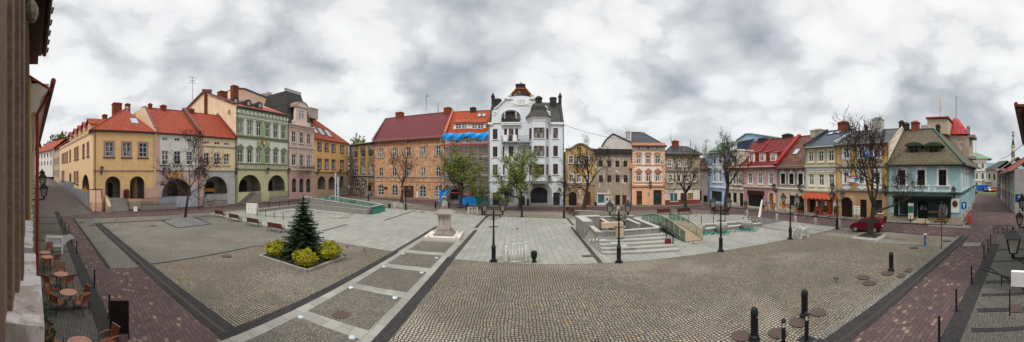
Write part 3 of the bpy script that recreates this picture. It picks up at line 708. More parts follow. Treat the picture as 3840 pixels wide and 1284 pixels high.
        ar = s.part(mb, 'arcade_bay', [m or ARCW, STONE_G])
        w = u1 - u0; mb = MB(); c = (u0 + u1) / 2 + w * .1; mb.prism(outline(w * .34, min(2.6, (z1 - z0) * .72), 1, 8, c, z0), depth - .12, depth - .02); mb.box(u0 + .1, u0 + w * .28, depth - .1, depth - .02, z0 + 1, z0 + 2.3)
        s.part(mb, 'inner_door', DKWOOD, ar)
        if rail:
            mb = MB(); h = 1.0; mb.bar((u0, .1, z0 + h), (u1, .1, z0 + h), .05); mb.bar((u0, .1, z0 + .12), (u1, .1, z0 + .12), .04); n = int(w / .16)
            for i in range(n + 1): x = u0 + w * i / n; mb.bar((x, .1, z0 + .1), (x, .1, z0 + h), .022)
            s.part(mb, 'railing', IRON)
        return ar
REVEAL = plaster((.50, .48, .42), name='reveal_plaster')
STONE_G = stone((.30, .28, .245), 'worn_stone'); STONE_S = stone((.46, .36, .25), 'sandstone')
GUT = paint((.06, .05, .045), .5, .3, name='gutter_metal'); GUTR = paint((.22, .05, .035), .5, .2, name='red_gutter')
SKYG = glassmat('skylight_glass', (.30, .36, .40), 0)
DKWOOD = woodmat((.030, .017, .012), 'dark_wood'); BRWOOD = woodmat((.12, .045, .02), 'brown_wood'); ORWOOD = woodmat((.55, .22, .04), 'orange_wood')
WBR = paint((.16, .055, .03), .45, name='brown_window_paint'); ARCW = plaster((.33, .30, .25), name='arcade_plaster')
TILE = tiles((.40, .078, .038), (.29, .052, .028), 'red_clay_tiles'); TILEO = tiles((.42, .085, .03), (.31, .055, .022), 'orange_clay_tiles', rw=.24, rh=.28)
TILED = tiles((.20, .032, .028), (.15, .025, .023), 'dark_red_tiles', rw=.3, rh=.33); TILEK = tiles((.145, .115, .07), (.10, .085, .058), 'khaki_tiles', rw=.26, rh=.42)
REDM = seam((.115, .018, .02), 'dark_red_sheet', 1.1, .45, .15); DKM = seam((.045, .042, .04), 'dark_sheet', .55, .45, .3); SLATE = tiles((.035, .038, .045), (.05, .052, .058), 'slate', rw=.24, rh=.26, rough=.5)
RUSTM = seam((.10, .045, .035), 'rusty_sheet', .7, .6, .1, rust=(.20, .075, .035)); BLUM = seam((.035, .05, .075), 'blue_black_sheet', .8, .45, .2); GREYM = seam((.07, .072, .075), 'grey_sheet', .9, .55, .2)
REDP = paint((.50, .045, .02), .45, name='red_painted_metal'); GRNM = seam((.16, .24, .17), 'green_copper', .7, .6, .1)
CHB = tiles((.36, .10, .05), (.28, .075, .04), 'chimney_brick', rw=.24, rh=.08, dark=.5); CHD = paint((.04, .036, .034), .8, name='dark_chimney'); CHP = plaster((.42, .39, .34), .6, name='chimney_plaster')
BRICK = brickwall()
CREAM = plaster((.78, .66, .42), .25); YEL = plaster((.84, .56, .27), .22); YELL = plaster((.84, .62, .36), .2)
def XL(X, line_x=-50.0):
    th = (X - CX) / F; return (line_x, line_x / tan(th))
# 1 yellow corner house with arcade
a = XL(349); b = XL(583)
h = House('arcade_house', 'yellow corner house with two pink-based arches, red tiled roof and stone steps', a, b, 36, 0)
_, ze = h.uz('A', 405, 212); h.zt = ze
MAUVE = plaster((.42, .27, .22), .2, name='mauve_trim'); PINKS = plaster((.72, .43, .32), .25, name='pink_socle')
h.row('A', [499, 611, 717], 300, 390, 50, frame=paint((.55, .56, .60), .5, name='grey_window_paint'), sur=MAUVE, suw=.3, sill=DKWOOD, rows=(.7, .33))
h.arcade('A', 522, 473, 571, 520, 662); h.arcade('A', 679, 632, 727, 520, 668)
zp = h.uz('A', 450, 597)[1]; zs_ = h.uz('A', 450, 688)[1]
h.wall([(zs_, STONE_S), (zp, PINKS), (99, YEL)], skip=('L', 'R'))
h.band('A', 600, 483, .18, .12, MAUVE); h.band('A', 600, 228, .55, .06, MAUVE, steps=1)
h.downpipe(h.uz('A', 407, 300)[0], ze)
mb = MB(); bu = h.uz('A', 378, 700)[0]; mb.prism([(-.1, 0), (-1.2, 0), (-1.0, 1.4), (-.1, 3.6)], -.2, 1.3, axis='x'); h.part(mb, 'buttress', [PINKS])
for x0, x1, y0, y1 in ((413, 452, 607, 665), (590, 629, 604, 660)):
    u0, z1 = h.uz('A', x0, y0); u1, z0 = h.uz('A', x1, y1); mb = MB(); mb.prism(outline(u1 - u0, z1 - z0, .6, 8, (u0 + u1) / 2, z0), -.08, -.01); h.part(mb, 'menu_board', paint((.13, .035, .025), .5, name='maroon_paint'))
# steps up to the arcade
u0, _ = h.uz('A', 470, 700); u1, _ = h.uz('A', 605, 700); zf = h.uz('A', 473, 662)[1]; mb = MB(); n = 8
for i in range(n): mb.box(u0 + .5, u1 - .2, -.32 * (n - i), -.005, zf * i / n, zf * (i + 1) / n)
mb2 = MB(); mb2.prism([(0, 0), (-2.9, 0), (-2.9, .9), (-2.4, 1.3), (0, zf + .5)], u0 - .1, u0 + .45, axis='x')
st = h.part(mb, 'steps', STONE_G); h.part(mb2, 'cheek_wall', STONE_S, st)
mb = MB(); pts = [(u1 - .1, -.1, zf + 1.0), (u1 - .1, -1.2, zf + .4), (u1 - .1, -2.5, 1.2), (u1 - .1, -2.7, .9)]; mb.tube(pts, .035)
for t in range(12): v = -.1 - 2.5 * t / 11; zz = zf + 1 - (zf + .05) * t / 11; mb.bar((u1 - .1, v, max(0, zz - 1)), (u1 - .1, v, zz), .025)
h.part(mb, 'handrail', IRON)
# long left side wall towards the climbing street (its own frame, measured there)
sa = Vector((-86.0, 4.8)); sb = Vector(a); hs = House('tmp', 'x', (sa.x, sa.y), (sb.x, sb.y), 8, ze); hs.zt = ze
for xs, yt, yb, w in (([362], 300, 388, 13), ([333], 314, 395, 13), ([295], 328, 407, 11), ([279], 335, 410, 11), ([247], 350, 418, 9), ([228], 362, 424, 7), ([216], 367, 426, 7), ([205], 371, 428, 6), ([196], 376, 430, 6)):
    hs.row('A', xs, yt, yb, w, sur=MAUVE, suw=.14, frame=MAUVE, sill=DKWOOD)
for xs, yt, yb, w in (([294], 488, 568, 11), ([277], 489, 560, 10), ([205], 485, 545, 7), ([195], 485, 545, 6)): hs.row('A', xs, yt, yb, w, sur=MAUVE, suw=.14, frame=MAUVE, sill=DKWOOD)
u0, z1 = hs.uz('A', 322, 508); u1, _ = hs.uz('A', 370, 508); hs.arcade('A', 346, 322, 371, 508, 655, depth=2.5)
u0, z1 = hs.uz('A', 240, 497); u1, _ = hs.uz('A', 253, 497); z0 = hs.uz('A', 246, 610)[1]; hs.door(u0, u1, z0, z1, DKWOOD, arch=1)
hs.wall([(1.2, STONE_S), (99, YELL)], name='side_wall', skip=('L', 'R'))
hs.band('A', 350, 240, .5, .05, MAUVE, z=ze - .5)
mb = MB(); mb.box(20, hs.W - 2.5, -.08, -.002, 0, 3.2); mb.box(0, 20, -.08, -.002, 0, 4.4); hs.part(mb, 'grey_base', plaster((.25, .26, .28), name='grey_base_render'))
# roof of the corner house: hipped end facing the square, long ridge running back along the street
vr = 5.6; zr = h.uz('A', 668, 88, vr)[1]; mb = MB(); W_ = h.W; ov = .4; zf = ze - .2
A0 = (-.5, -ov, zf); B0 = (W_, -ov, zf); R0 = (W_ * .5 + 1.6, vr, zr); Rb = (W_ * .5 - 1.2, 36, zr); Lb = (-.5 + 3.6 * 0 - 3.4 * -1.0, 36, zf); Bb = (W_, 36, zf)
mb.slab([A0, B0, R0], .16); mb.slab([Lb, A0, R0, Rb], .16); mb.slab([B0, Bb, Rb, R0], .16)
r = h.part(mb, 'roof', TILE); h.r = r; h.slope = (zf, ov, (zr - zf) / (vr + ov), ze)
mb = MB(); mb.bar(A0, R0, .25, .16); mb.bar(R0, Rb, .25, .16); h.part(mb, 'ridge', TILE, r)
mb = MB(); mb.box(-.6, W_, -ov - .15, -ov, zf - .2, zf); mb.bar((-.62, -ov, zf - .1), (Lb[0] - .1, 36, zf - .1), .16); h.part(mb, 'gutter', GUT, r)
mb = MB(); mb.prism([(-.3, ze - .4), (-.3, ze + .5), (vr - .6, zr + .5), (vr + 1.2, zr + .7), (36, zr + .2), (36, 0), (0, 0)], W_ - .28, W_ + .05, axis='x'); h.part(mb, 'firewall', plaster((.74, .56, .38), .3))
mb = MB(); mb.bar((W_ - .1, -.35, ze + .55), (W_ - .1, vr - .6, zr + .58), .45, .14); mb.bar((W_ - .1, vr - .6, zr + .58), (W_ - .1, vr + 1.2, zr + .78), .45, .14); h.part(mb, 'coping', paint((.16, .07, .06), .6, name='brown_coping'), r)
h.skylight('A', 632, 158, 687, 182, 2.3)
h.chimney('A', 548, 48, 135, 56, 8, CHB, TILE); h.chimney('A', 617, 52, 95, 30, 12, CHB, TILE); h.chimney('A', 470, 122, 150, 30, 20, CHB, TILE)
h.chimney('A', 612, 75, 95, 18, 10, CHP)
# dormers on the street side: measured through the frame of the side wing
for i, u in enumerate((31.5, 27.5, 23.5, 19.0, 13.5)):
    xx = u; zc = ze + .4
    mb = MB(); mb.prism([(xx - 1.0, zc), (xx + 1.0, zc), (xx + 1.0, zc + 1.2), (xx, zc + 2.0), (xx - 1.0, zc + 1.2)], .5, 4.2); d = hs.part(mb, 'dormer', YEL)
    mb = MB(); mb.slab([(xx - 1.35, .1, zc + 1.05), (xx, .1, zc + 2.2), (xx, 4.6, zc + 2.2), (xx - 1.35, 4.6, zc + 1.05)][::-1], .12); mb.slab([(xx, .1, zc + 2.2), (xx + 1.35, .1, zc + 1.05), (xx + 1.35, 4.6, zc + 1.05), (xx, 4.6, zc + 2.2)][::-1], .12); hs.part(mb, 'dormer_roof', TILE, d)
    w_ = hs.window(xx - .4, xx + .4, zc + .15, zc + 1.15, rec=-.02, v=.5, par=d)
u0 = 0
h1 = h
# 2 pink and white house
def rowhouse(name, label, a, b, depth, k, xe, ye, group=None, **kw):
    h = House(name, label, a, b, depth, 0, **kw); h.zt = h.uz(k, xe, ye)[1]; return h
h = rowhouse('arcade_house', 'white and pink house with one wide arch and awning board behind the slender bare tree', b, XL(749), 12, 'B', 100, 335)
WHP = plaster((.74, .71, .65), .3, name='white_render'); PKP = plaster((.66, .42, .34), .3, name='pink_pilaster')
h.row('B', [101, 180, 258], 458, 545, 42, sur=WHP, suw=.18, sill=STONE_G, rows=(.7, .33)); h.row('B', [101, 180, 258], 371, 391, 36, rows=(), fw=.07)
h.arcade('B', 177, 82, 272, 640, 758, ratio=.95)
h.wall([(h.uz('B', 60, 700)[1], plaster((.45, .47, .52), .3)), (h.uz('B', 60, 590)[1], plaster((.60, .45, .40), .3)), (99, WHP)])
h.pxbox('pilaster', PKP, 'B', 40, 345, 68, 800, -.12, -.002); h.band('B', 100, 586, .2, .12, MAUVE); h.band('B', 100, 345, .5, .1, MAUVE)
h.pxbox('awning_board', woodmat((.62, .36, .12), 'ochre_boards', ax=(12, 12, 2)), 'B', 122, 598, 215, 630, -.7, -.5)
zr = h.uz('B', 100, 190, 6.5)[1]; h.roof(zr, 6.5, TILE); h.chimney('B', 90, 165, 190, 32, 6.5, CHB, TILE); h.chimney('B', 5, 155, 185, 22, 6.5, CHB, TILE)
mb = MB(); mb.bar((h.W - .1, -.3, h.zt + .3), (h.W - .1, 6.5, zr + .45), .5, .7); mb.bar((h.W - .1, 6.5, zr + .45), (h.W - .1, 12, h.zt + .3), .5, .7); h.part(mb, 'coping', MC['brown_coping'], h.r); h.downpipe(h.W - .3, h.zt, GUTR); h2 = h
# 3 grey and yellow house
h = rowhouse('arcade_house', 'cream upper floor over a grey arched ground floor, between pink and green houses', XL(749), XL(885), 12, 'B', 440, 362)
CR2 = plaster((.80, .64, .40), .3)
h.row('B', [367, 435, 498], 472, 546, 37, sur=CR2, suw=.2, sill=MAUVE, rows=(.7, .33)); h.row('B', [370, 437, 500], 396, 414, 34, rows=(), fw=.07)
h.arcade('B', 425, 348, 505, 623, 742, ratio=1.0)
h.wall([(h.uz('B', 400, 592)[1], plaster((.52, .52, .49), .35)), (99, CR2)])
h.band('B', 440, 588, .22, .15, STONE_G); h.band('B', 440, 434, .3, .06, STONE_G); h.band('B', 440, 372, .4, .1, MAUVE)
mb = MB(); u0, u1 = h.uz('B', 300, 700)[0], h.uz('B', 326, 700)[0]; mb.box(0.02, .9, -.1, -.002, 0, h.zt); h.part(mb, 'pilaster', PKP)
u0, zf = h.uz('B', 350, 742); mb = MB(); mb.box(u0 + .2, u0 + 3.4, .9, 1.4, zf + .5, zf + .62); mb.box(u0 + .2, u0 + 3.4, 1.4, 1.5, zf + .62, zf + 1.1); mb.box(u0 + .3, u0 + .45, .95, 1.4, zf, zf + .5); mb.box(u0 + 3.1, u0 + 3.25, .95, 1.4, zf, zf + .5); h.part(mb, 'inner_bench', ORWOOD)
zr = h.uz('B', 300, 213, 6.5)[1]; h.roof(zr, 6.5, TILE); h.chimney('B', 270, 188, 210, 30, 6.5, CHB, TILE)
mb = MB(); mb.bar((h.W - .1, -.3, h.zt + .15), (h.W - .1, 6.5, zr + .2), .35, .3); h.part(mb, 'coping', MC['brown_coping'], h.r); h.downpipe(h.W - .15, h.zt); h3 = h
# 4 green palace
h = rowhouse('town_house', 'tall green and white stuccoed town house with yellow arched ground floor and triangular window pediments', XL(885), XL(1081), 28, 'C', 48, 165)
GRN = plaster((.43, .48, .32), .3, name='sage_green'); GRN2 = plaster((.26, .31, .19), .25, name='deep_sage'); WH2 = plaster((.72, .71, .62), .25, name='warm_white')
kw = dict(sur=GRN, suw=.22, rows=(.66,))
h.row('C', [70, 131, 190, 245, 298, 348], 264, 348, 29, hood=('flat', GRN2), sill=GRN2, **kw); h.row('C', [70, 131, 190, 245, 298, 348], 448, 532, 29, hood=('ped', GRN2), sill=GRN2, **kw)
h.arcade('C', 130, 58, 203, 613, 728, ratio=.98); h.arcade('C', 305, 250, 360, 615, 722, ratio=.98)
gz = h.uz('C', 60, 580)[1]; zg = h.zt
zrid = 25.8; gl = [(0, zg), (13, zrid), (19, zrid - .6), (28, zrid - 4.5)]
h.wall([(gz, plaster((.60, .58, .33), .3)), (h.uz('C', 60, 545)[1], GRN), (h.uz('C', 60, 425)[1], GRN), (h.uz('C', 60, 370)[1], WH2), (99, GRN)], gableL=gl, gableR=gl, side=plaster((.80, .62, .42), .3))
mb = MB()
for x in (100, 160, 272, 322): # white pilasters between windows on both floors
    for yt, yb in ((245, 355), (425, 540)):
        u, z1 = h.uz('C', x, yt); _, z0 = h.uz('C', 60, yb); _, z1 = h.uz('C', 60, yt); mb.box(u - .38, u + .38, -.1, -.003, z0, z1); mb.box(u - .46, u + .46, -.14, -.003, z1 - .3, z1)
h.part(mb, 'pilasters', WH2)['label'] = 'white pilasters between the windows'
mb = MB()
for yt, yb in ((275, 352), (455, 535)): u, _ = h.uz('C', 219, yt); z1 = h.uz('C', 60, yt)[1]; z0 = h.uz('C', 60, yb)[1]; mb.box(u - .4, u + .4, -.09, -.003, z0, z1)
for xa, xb in ((178, 207), (236, 262)): u0 = h.uz('C', xa, 390)[0]; u1 = h.uz('C', xb, 390)[0]; z1 = h.uz('C', 60, 385)[1]; z0 = h.uz('C', 60, 422)[1]; mb.box(u0, u1, -.08, -.003, z0 + .1, z1)
h.part(mb, 'painted_panel', paint((.30, .43, .16), .8, name='bright_green'))
u, z = h.uz('C', 221, 408); mb = MB(); mb.prism([(u - .5, z - .3), (u, z - .95), (u + .5, z - .3), (u + .55, z + .6), (u + .2, z + .75), (u, z + 1.0), (u - .2, z + .75), (u - .55, z + .6)], -.3, -.05); mb.ball((u - .55, -.2, z + .3), (.2, .12, .35)); mb.ball((u + .55, -.2, z + .3), (.2, .12, .35)); cr = h.part(mb, 'crest', paint((.32, .16, .05), .6, name='crest_brown')); mb = MB(); mb.box(u - .28, u + .28, -.33, -.301, z - .35, z + .4); h.part(mb, 'crest_shield', paint((.6, .55, .5), .6, name='crest_pale'), cr)
h.band('C', 60, 360, .35, .3, GRN2, steps=2); h.band('C', 60, 372, .25, .12, GRN2); h.band('C', 60, 540, .22, .22, GRN2, steps=2); h.band('C', 60, 578, .35, .2, GRN2, steps=2); h.band('C', 60, 176, .5, .55, GRN2, steps=3); h.dentils(h.uz('C', 60, 212)[1], .62, .35, 1.1, WH2); h.band('C', 60, 235, .2, .14, WH2)
mb = MB()
for x in (62, 82, 125, 145, 185, 240, 295, 345, 370): u0 = h.uz('C', x - 8, 560)[0]; u1 = h.uz('C', x + 8, 560)[0]; z = h.uz('C', 60, 560)[1]; mb.box(u0, u1, -.05, -.003, z - .38, z + .38)
h.part(mb, 'frieze_panels', plaster((.60, .48, .36), .3))
h.roof(zrid - .4, 13, seam((.35, .05, .03), 'red_sheet', .6, .5, .1), vb=28, zb=zrid - 4.7, over=.6, ol=-.2, orr=-.2)
for x in (25, 108, 180):
    v = 3.0; u, z = h.uz('C', x - 5, 150, v); z = h.zroof(v - .9); mb = MB(); mb.prism(outline(1.7, 1.5, .8, 8, u, z - .1), v - 1.2, v + 2.5); d = h.part(mb, 'dormer', CHD, h.r); mb = MB(); mb.prism(outline(.8, .9, .9, 8, u, z + .1), v - 1.25, v - 1.22); h.part(mb, 'pane', SKYG, d)
mb = MB(); mb.bar((-.15, .2, zg + .5), (-.15, 13, zrid + .35), .5, .35); mb.bar((-.15, 13, zrid + .35), (-.15, 28, zrid - 3.8), .5, .35)
for i in range(9): mb.box(-.45, .15, 9.6 + i * .42, 9.85 + i * .42, zrid + .3 - (12 - 9.6 - i * .42) * .25 - .6, zrid + .7 - (12 - 9.6 - i * .42) * .25)
h.part(mb, 'coping', MC['brown_coping'], h.r); h.downpipe(.2, h.zt); h.downpipe(h.W - .1, h.zt)
h.chimney('C', 33, 38, 130, 34, 8, CHB, TILE); h.chimney('B', 472, 75, 115, 44, 9, CHB, TILE)
mb = MB(); mb.box(-.62, -.12, 11.4, 11.9, 12.5, zrid + .2); h.part(mb, 'chimney_flue', CHB)
for x, y in ((516, 208), (440, 227)):   # vents in the party wall
    X, Y = px('B', x, y); th = (X - CX) / F; yy = XL(885)[1]; xx = yy * tan(th); v = -50 - xx; d = hypot(xx, yy); z = HC - (Y - Y0) * d / F; mb = MB(); mb.box(-.05, .02, v - .4, v + .4, z - .45, z + .45); h.part(mb, 'wall_vent', paint((.25, .2, .16), .8, name='vent_brown'))
h4 = h
# roof antenna standing on the green house
X, Y = px('B', 279, 130); yy = XL(885)[1] + 1; xx = yy * tan((X - CX) / F)
def antenna(x, y, z, hh, label):
    t = thing('aerial', label, 'aerial', (x, y, z)); mb = MB(); mb.tube([(0, 0, 0), (0, 0, hh)], .05, 6); mb.build('mast', IRON, t); mb = MB()
    for dz, w in ((hh - .1, 2.2), (hh - .9, 1.4), (hh - 1.5, 1.9)):
        mb.bar((0, -w / 2, dz), (0, w / 2, dz), .05)
        for i in range(6): q = -w / 2 + w * i / 5; mb.bar((-.35, q, dz), (.35, q, dz), .03)
    mb.build('rods', IRON, t); return t
antenna(xx, yy, 25.4, 6.6, 'television aerial on the cream gable of the green house')
# 5 ornate pink house
h = rowhouse('town_house', 'narrow pink stuccoed town house with iron balcony, curved gable and dark mansard roof', XL(1081), XL(1178), 16, 'C', 395, 285)
PK = plaster((.56, .43, .38), .3, name='dusty_pink'); PKL = plaster((.72, .58, .50), .25, name='pale_pink'); PKJ = plaster((.56, .38, .33), .25, joint=.62, name='pink_rustic')
h.row('C', [415, 465, 512], 333, 403, 25, sur=PKL, suw=.22, hood=('flat', PKL), sill=PK); h.row('C', [415, 465, 512], 482, 552, 25, sur=PKL, suw=.22, hood=('flat', PKL), sill=PK)
for x in (419, 466, 511): h.arcade('C', x, x - 14, x + 13, 637, 728, depth=2.2)
h.wall([(h.uz('C', 395, 600)[1], PKJ), (99, PK)])
h.band('C', 395, 290, .5, .6, PKL, steps=3); h.dentils(h.uz('C', 395, 306)[1], .3, .35, .6, PKL); h.band('C', 395, 433, .4, .25, PKL, steps=2); h.band('C', 395, 583, .4, .3, PKL, steps=2); h.band('C', 395, 312, .2, .12, PKL)
mb = MB()
for x in (392, 440, 489, 537):
    for yt, yb in ((318, 425), (450, 575)):
        u = max(.25, min(h.W - .25, h.uz('C', x, yt)[0])); z1 = h.uz('C', 395, yt)[1]; z0 = h.uz('C', 395, yb)[1]; mb.box(u - .22, u + .22, -.12, -.003, z0, z1); mb.ball((u, -.12, z1 - .2), (.3, .1, .25), 8, 5)
h.part(mb, 'pilasters', PKL)
mb = MB(); u0 = h.uz('C', 436, 560)[0]; u1 = h.uz('C', 526, 560)[0]; zb_ = h.uz('C', 395, 583)[1] + .2; mb.box(u0, u1, -1.3, -.0, zb_ - .2, zb_); bal = h.part(mb, 'balcony', PKL); mb = MB()
for zz in (.1, .95, .55): mb.bar((u0, -1.25, zb_ + zz), (u1, -1.25, zb_ + zz), .06); mb.bar((u0, -1.25, zb_ + zz), (u0, 0, zb_ + zz), .06); mb.bar((u1, -1.25, zb_ + zz), (u1, 0, zb_ + zz), .06)
n = 16
for i in range(n + 1):
    x = u0 + (u1 - u0) * i / n; mb.bar((x, -1.25, zb_), (x, -1.25 - .12 * sin(i), zb_ + .95), .05); mb.tube([(x + .15 * cos(t * pi / 3), -1.27, zb_ + .35 + .16 * sin(t * pi / 3)) for t in range(7)], .02, 4)
h.part(mb, 'balustrade', IRON, bal)
for x in (450, 512): u = h.uz('C', x, 590)[0]; mb = MB(); mb.prism([(-.0, zb_ - .2), (-1.0, zb_ - .2), (-.3, zb_ - .9), (-.0, zb_ - 1.1)], u - .15, u + .15, axis='x'); h.part(mb, 'bracket', PKL, bal)
zr = h.uz('C', 400, 112, 6)[1]; zt = h.zt; mb = MB(); Wd = h.W
mb.frustum((Wd / 2, 6.2), (Wd / 2 - .1, 6.0), (Wd / 2 - 1.9, 3.2), zt + .2, zr); h.r = h.part(mb, 'mansard_roof', DKM); h.slope = (zt, .3, 1.0, zt)
mb = MB();
for i in range(22): x = 1.9 + (Wd - 3.8) * i / 21; mb.bar((x, 3.0, zr), (x, 3.0, zr + .9), .05); mb.prism([(x - .14, zr + .55), (x, zr + .95), (x + .14, zr + .55), (x, zr + .35)], 2.98, 3.02)
mb.bar((1.9, 3.0, zr + .3), (Wd - 1.9, 3.0, zr + .3), .06); mb.bar((1.9, 3, zr + .1), (Wd - 1.9, 3, zr + .1), .12); h.part(mb, 'ridge_cresting', IRON, h.r)
uc, zg1 = h.uz('C', 465, 150); zg0 = h.uz('C', 395, 285)[1]; u0 = h.uz('C', 432, 200)[0]; u1 = h.uz('C', 500, 200)[0]; mb = MB(); hw = (u1 - u0) / 2; zl = h.uz('C', 465, 178)[1]
mb.prism([(uc - hw - 1.2, zg0), (uc + hw + 1.2, zg0), (uc + hw + 1.1, zg0 + .7), (uc + hw + .3, zg0 + 1.2), (uc + hw, zl), (uc - hw, zl), (uc - hw - .3, zg0 + 1.2), (uc - hw - 1.1, zg0 + .7)], .0, .6); gb = h.part(mb, 'gable', PKL)
mb = MB(); n = 10; o = [(uc + (hw + .3) * cos(pi - pi * i / n), zl + (zg1 + .3 - zl) * sin(pi * i / n)) for i in range(n + 1)]; mb.prism(o, -.35, 3.0); h.part(mb, 'gable_pediment', PKL, gb); mb = MB(); mb.prism([(x, z + .06) for x, z in o] + [(x * 1.0, z - .16) for x, z in reversed(o)], -.5, 3.0); h.part(mb, 'pediment_cap', MC['vent_brown'], gb)
for x in (453, 472): u, z1 = h.uz('C', x, 193); z0 = h.uz('C', x, 248)[1]; h.window(u - .42, u + .42, z0, z1, arch=1, rec=-.04, par=gb, sur=PKL, suw=.14)
mb = MB()
for sg in (-1, 1):
    mb.tube([(uc + sg * (hw + 1.0) + .42 * cos(t * pi / 4) , -.05, zg0 + .6 + .42 * sin(t * pi / 4)) for t in range(9)], .16, 6); mb.ball((uc + sg * (hw + 1.0), -.1, zg0 + .6), .2)
h.part(mb, 'scrolls', PKL, gb); h5 = h
# 6 ochre house
h = rowhouse('arcade_house', 'ochre house with brown window frames, two arches and red roof with three skylights', XL(1178), XL(1306), 13, 'C', 560, 372)
OC = plaster((.72, .44, .18), .25, name='ochre'); OCG = plaster((.50, .36, .22), .3, name='brown_ochre'); BRT = plaster((.16, .10, .065), .2, name='dark_brown_trim')
h.row('C', [582, 628, 672, 727], 406, 453, 22, sur=BRT, suw=.2, sill=BRT, rows=(.6,)); h.row('C', [582, 628, 672, 727], 518, 572, 20, sur=BRT, suw=.2, sill=BRT, hood=('flat', BRT), rows=(.6,))
h.arcade('C', 596, 570, 622, 623, 712, rail=False); h.arcade('C', 661, 641, 682, 625, 712, rail=False); h.arcade('C', 728, 714, 740, 620, 700, rail=False)
h.wall([(h.uz('C', 560, 600)[1], OCG), (99, OC)]); h.band('C', 560, 597, .2, .15, BRT); h.band('C', 560, 380, .3, .2, OC, steps=2)
zr = h.uz('C', 510, 218, 7)[1]; h.roof(zr, 7, TILE, hipR=12.5, vb=14, ol=.0)
for x in (551, 593, 638): h.skylight('C', x - 14, 325, x + 14, 340, 1.7 + (638 - x) * .004)
h.chimney('C', 524, 185, 235, 50, 4.5, CHP); h.downpipe(h.W - .1, h.zt)
mb = MB(); u0 = h.uz('C', 715, 700)[0]; zf = h.uz('C', 715, 700)[1]
for i in range(6): mb.box(u0 - .3 + .1, u0 + 2.4, -.32 * (6 - i), -.004, zf * i / 6, zf * (i + 1) / 6)
st = h.part(mb, 'steps', STONE_G); mb = MB()
for uu in (u0 - .2, u0 + 2.4):
    mb.tube([(uu, 0, zf + 1), (uu, -2.0, .95)], .035)
    for t in range(9): mb.bar((uu, -2.0 * t / 8, zf * (1 - t / 8)), (uu, -2.0 * t / 8, zf * (1 - t / 8) + 1), .025)
h.part(mb, 'handrail', IRON, st); h6 = h
# 7 dark derelict house
h = rowhouse('derelict_house', 'dark sooty three-storey derelict house with yellow pilasters left of the brick house', PD(1309, 95)[:2], PD(1402, 86)[:2], 10, 'D', 160, 272)
SOOT = plaster((.14, .11, .085), .5, peel=.45, peelc=(.28, .23, .17), name='sooty_plaster'); OLDY = plaster((.52, .30, .07), .5, name='old_yellow')
h.row('D', [60, 106, 155], 323, 362, 22, frame=paint((.25, .2, .15), name='old_window_brown')); h.row('D', [62, 110, 158], 419, 463, 21); h.row('D', [62, 109], 513, 550, 25)
u, z1 = h.uz('D', 150, 530); z0 = 1.2; h.door(u - .7, u + .7, z0, z1, DKWOOD, steps=5)
h.wall([(99, SOOT)]); mb = MB()
for x in (82, 131): u = h.uz('D', x, 400)[0]; mb.box(u - .42, u + .42, -.1, -.002, h.uz('D', 90, 475)[1], h.zt - .6)
u = h.uz('D', 137, 540)[0]; mb.box(u - .3, u + .3, -.1, -.002, h.uz('D', 90, 575)[1], h.uz('D', 90, 500)[1]); h.part(mb, 'pilasters', OLDY)
h.band('D', 90, 480, .3, .25, STONE_G); h.band('D', 90, 276, .4, .35, STONE_G, steps=2); h.band('D', 90, 368, .15, .12, OLDY); mb = MB(); mb.box(-.3, h.W + .1, -.4, 10, h.zt, h.zt + .2); h.part(mb, 'roof', DKM)
u = h.uz('D', 62, 590)[0]; mb = MB(); mb.prism([(u - 1.4, 0), (u + 1.8, 0), (u + 1.4, 1.2), (u - 1.2, 1.3)], -.6, -.003); h.part(mb, 'buttress', plaster((.36, .31, .25), .6)); h7 = h
# 8 brick house
h = rowhouse('brick_house', 'long old brick house with crumbling plaster and dark red sheet roof', (-38.2, 74.6), (-17.2, 71.3), 12, 'D', 400, 232)
kwb = dict(sur=None, sill=STONE_G, rows=(.62,))
h.row('D', [222, 308, 400, 493, 592], 307, 365, 25, **kwb); h.row('D', [222, 308, 400, 494, 592], 430, 485, 25, arch=.25, **kwb); h.row('D', [222, 311, 492, 592], 540, 604, 31, arch=.9, rows=(.6, .3), sur=STONE_G, suw=.12)
h.row('D', [397], 254, 270, 30, arch=1.0, rows=(), fw=.06)
u0, z1 = h.uz('D', 370, 546); u1 = h.uz('D', 433, 546)[0]; h.door(u0, u1, .05, z1, paint((.075, .04, .035), .6, name='garage_brown'), leaves=2)
h.wall([(99, BRICK)], gableL=[(0, h.zt), (6, h.zt + 5.4), (12, h.zt)], gableR=[(0, h.zt), (6, h.zt + 5.4), (12, h.zt)])
h.band('D', 400, 492, .18, .12, STONE_G); h.band('D', 400, 520, .12, .08, STONE_G); h.band('D', 400, 240, .3, .3, STONE_G, steps=2)
mb = MB()
for x in (222, 308, 400, 494, 592): u, z = h.uz('D', x, 300); z = h.uz('D', 400, 300)[1]; mb.box(u - 1.05, u + 1.05, -.07, -.002, z + .1, z + .25); mb.box(u - 1.05, u - .9, -.06, -.002, z - 3, z + .1); mb.box(u + .9, u + 1.05, -.06, -.002, z - 3, z + .1)
h.part(mb, 'window_trim', STONE_G)
zr = h.uz('D', 500, 84, 6)[1]; h.roof(zr, 6, REDM, over=.7, ol=.4, orr=.0); mb = MB(); mb.bar((-.3, -.6, h.zt + .1), (-.3, 6, zr + .15), .5, .25); h.part(mb, 'verge_flashing', paint((.35, .35, .36), .5, .4, name='zinc'), h.r)
h.chimney('D', 343, 72, 95, 38, 6.5, CHB); h.chimney('D', 654, 42, 80, 42, 6.2, CHB); h.downpipe(h.W - .2, h.zt); h.downpipe(.1, h.zt)
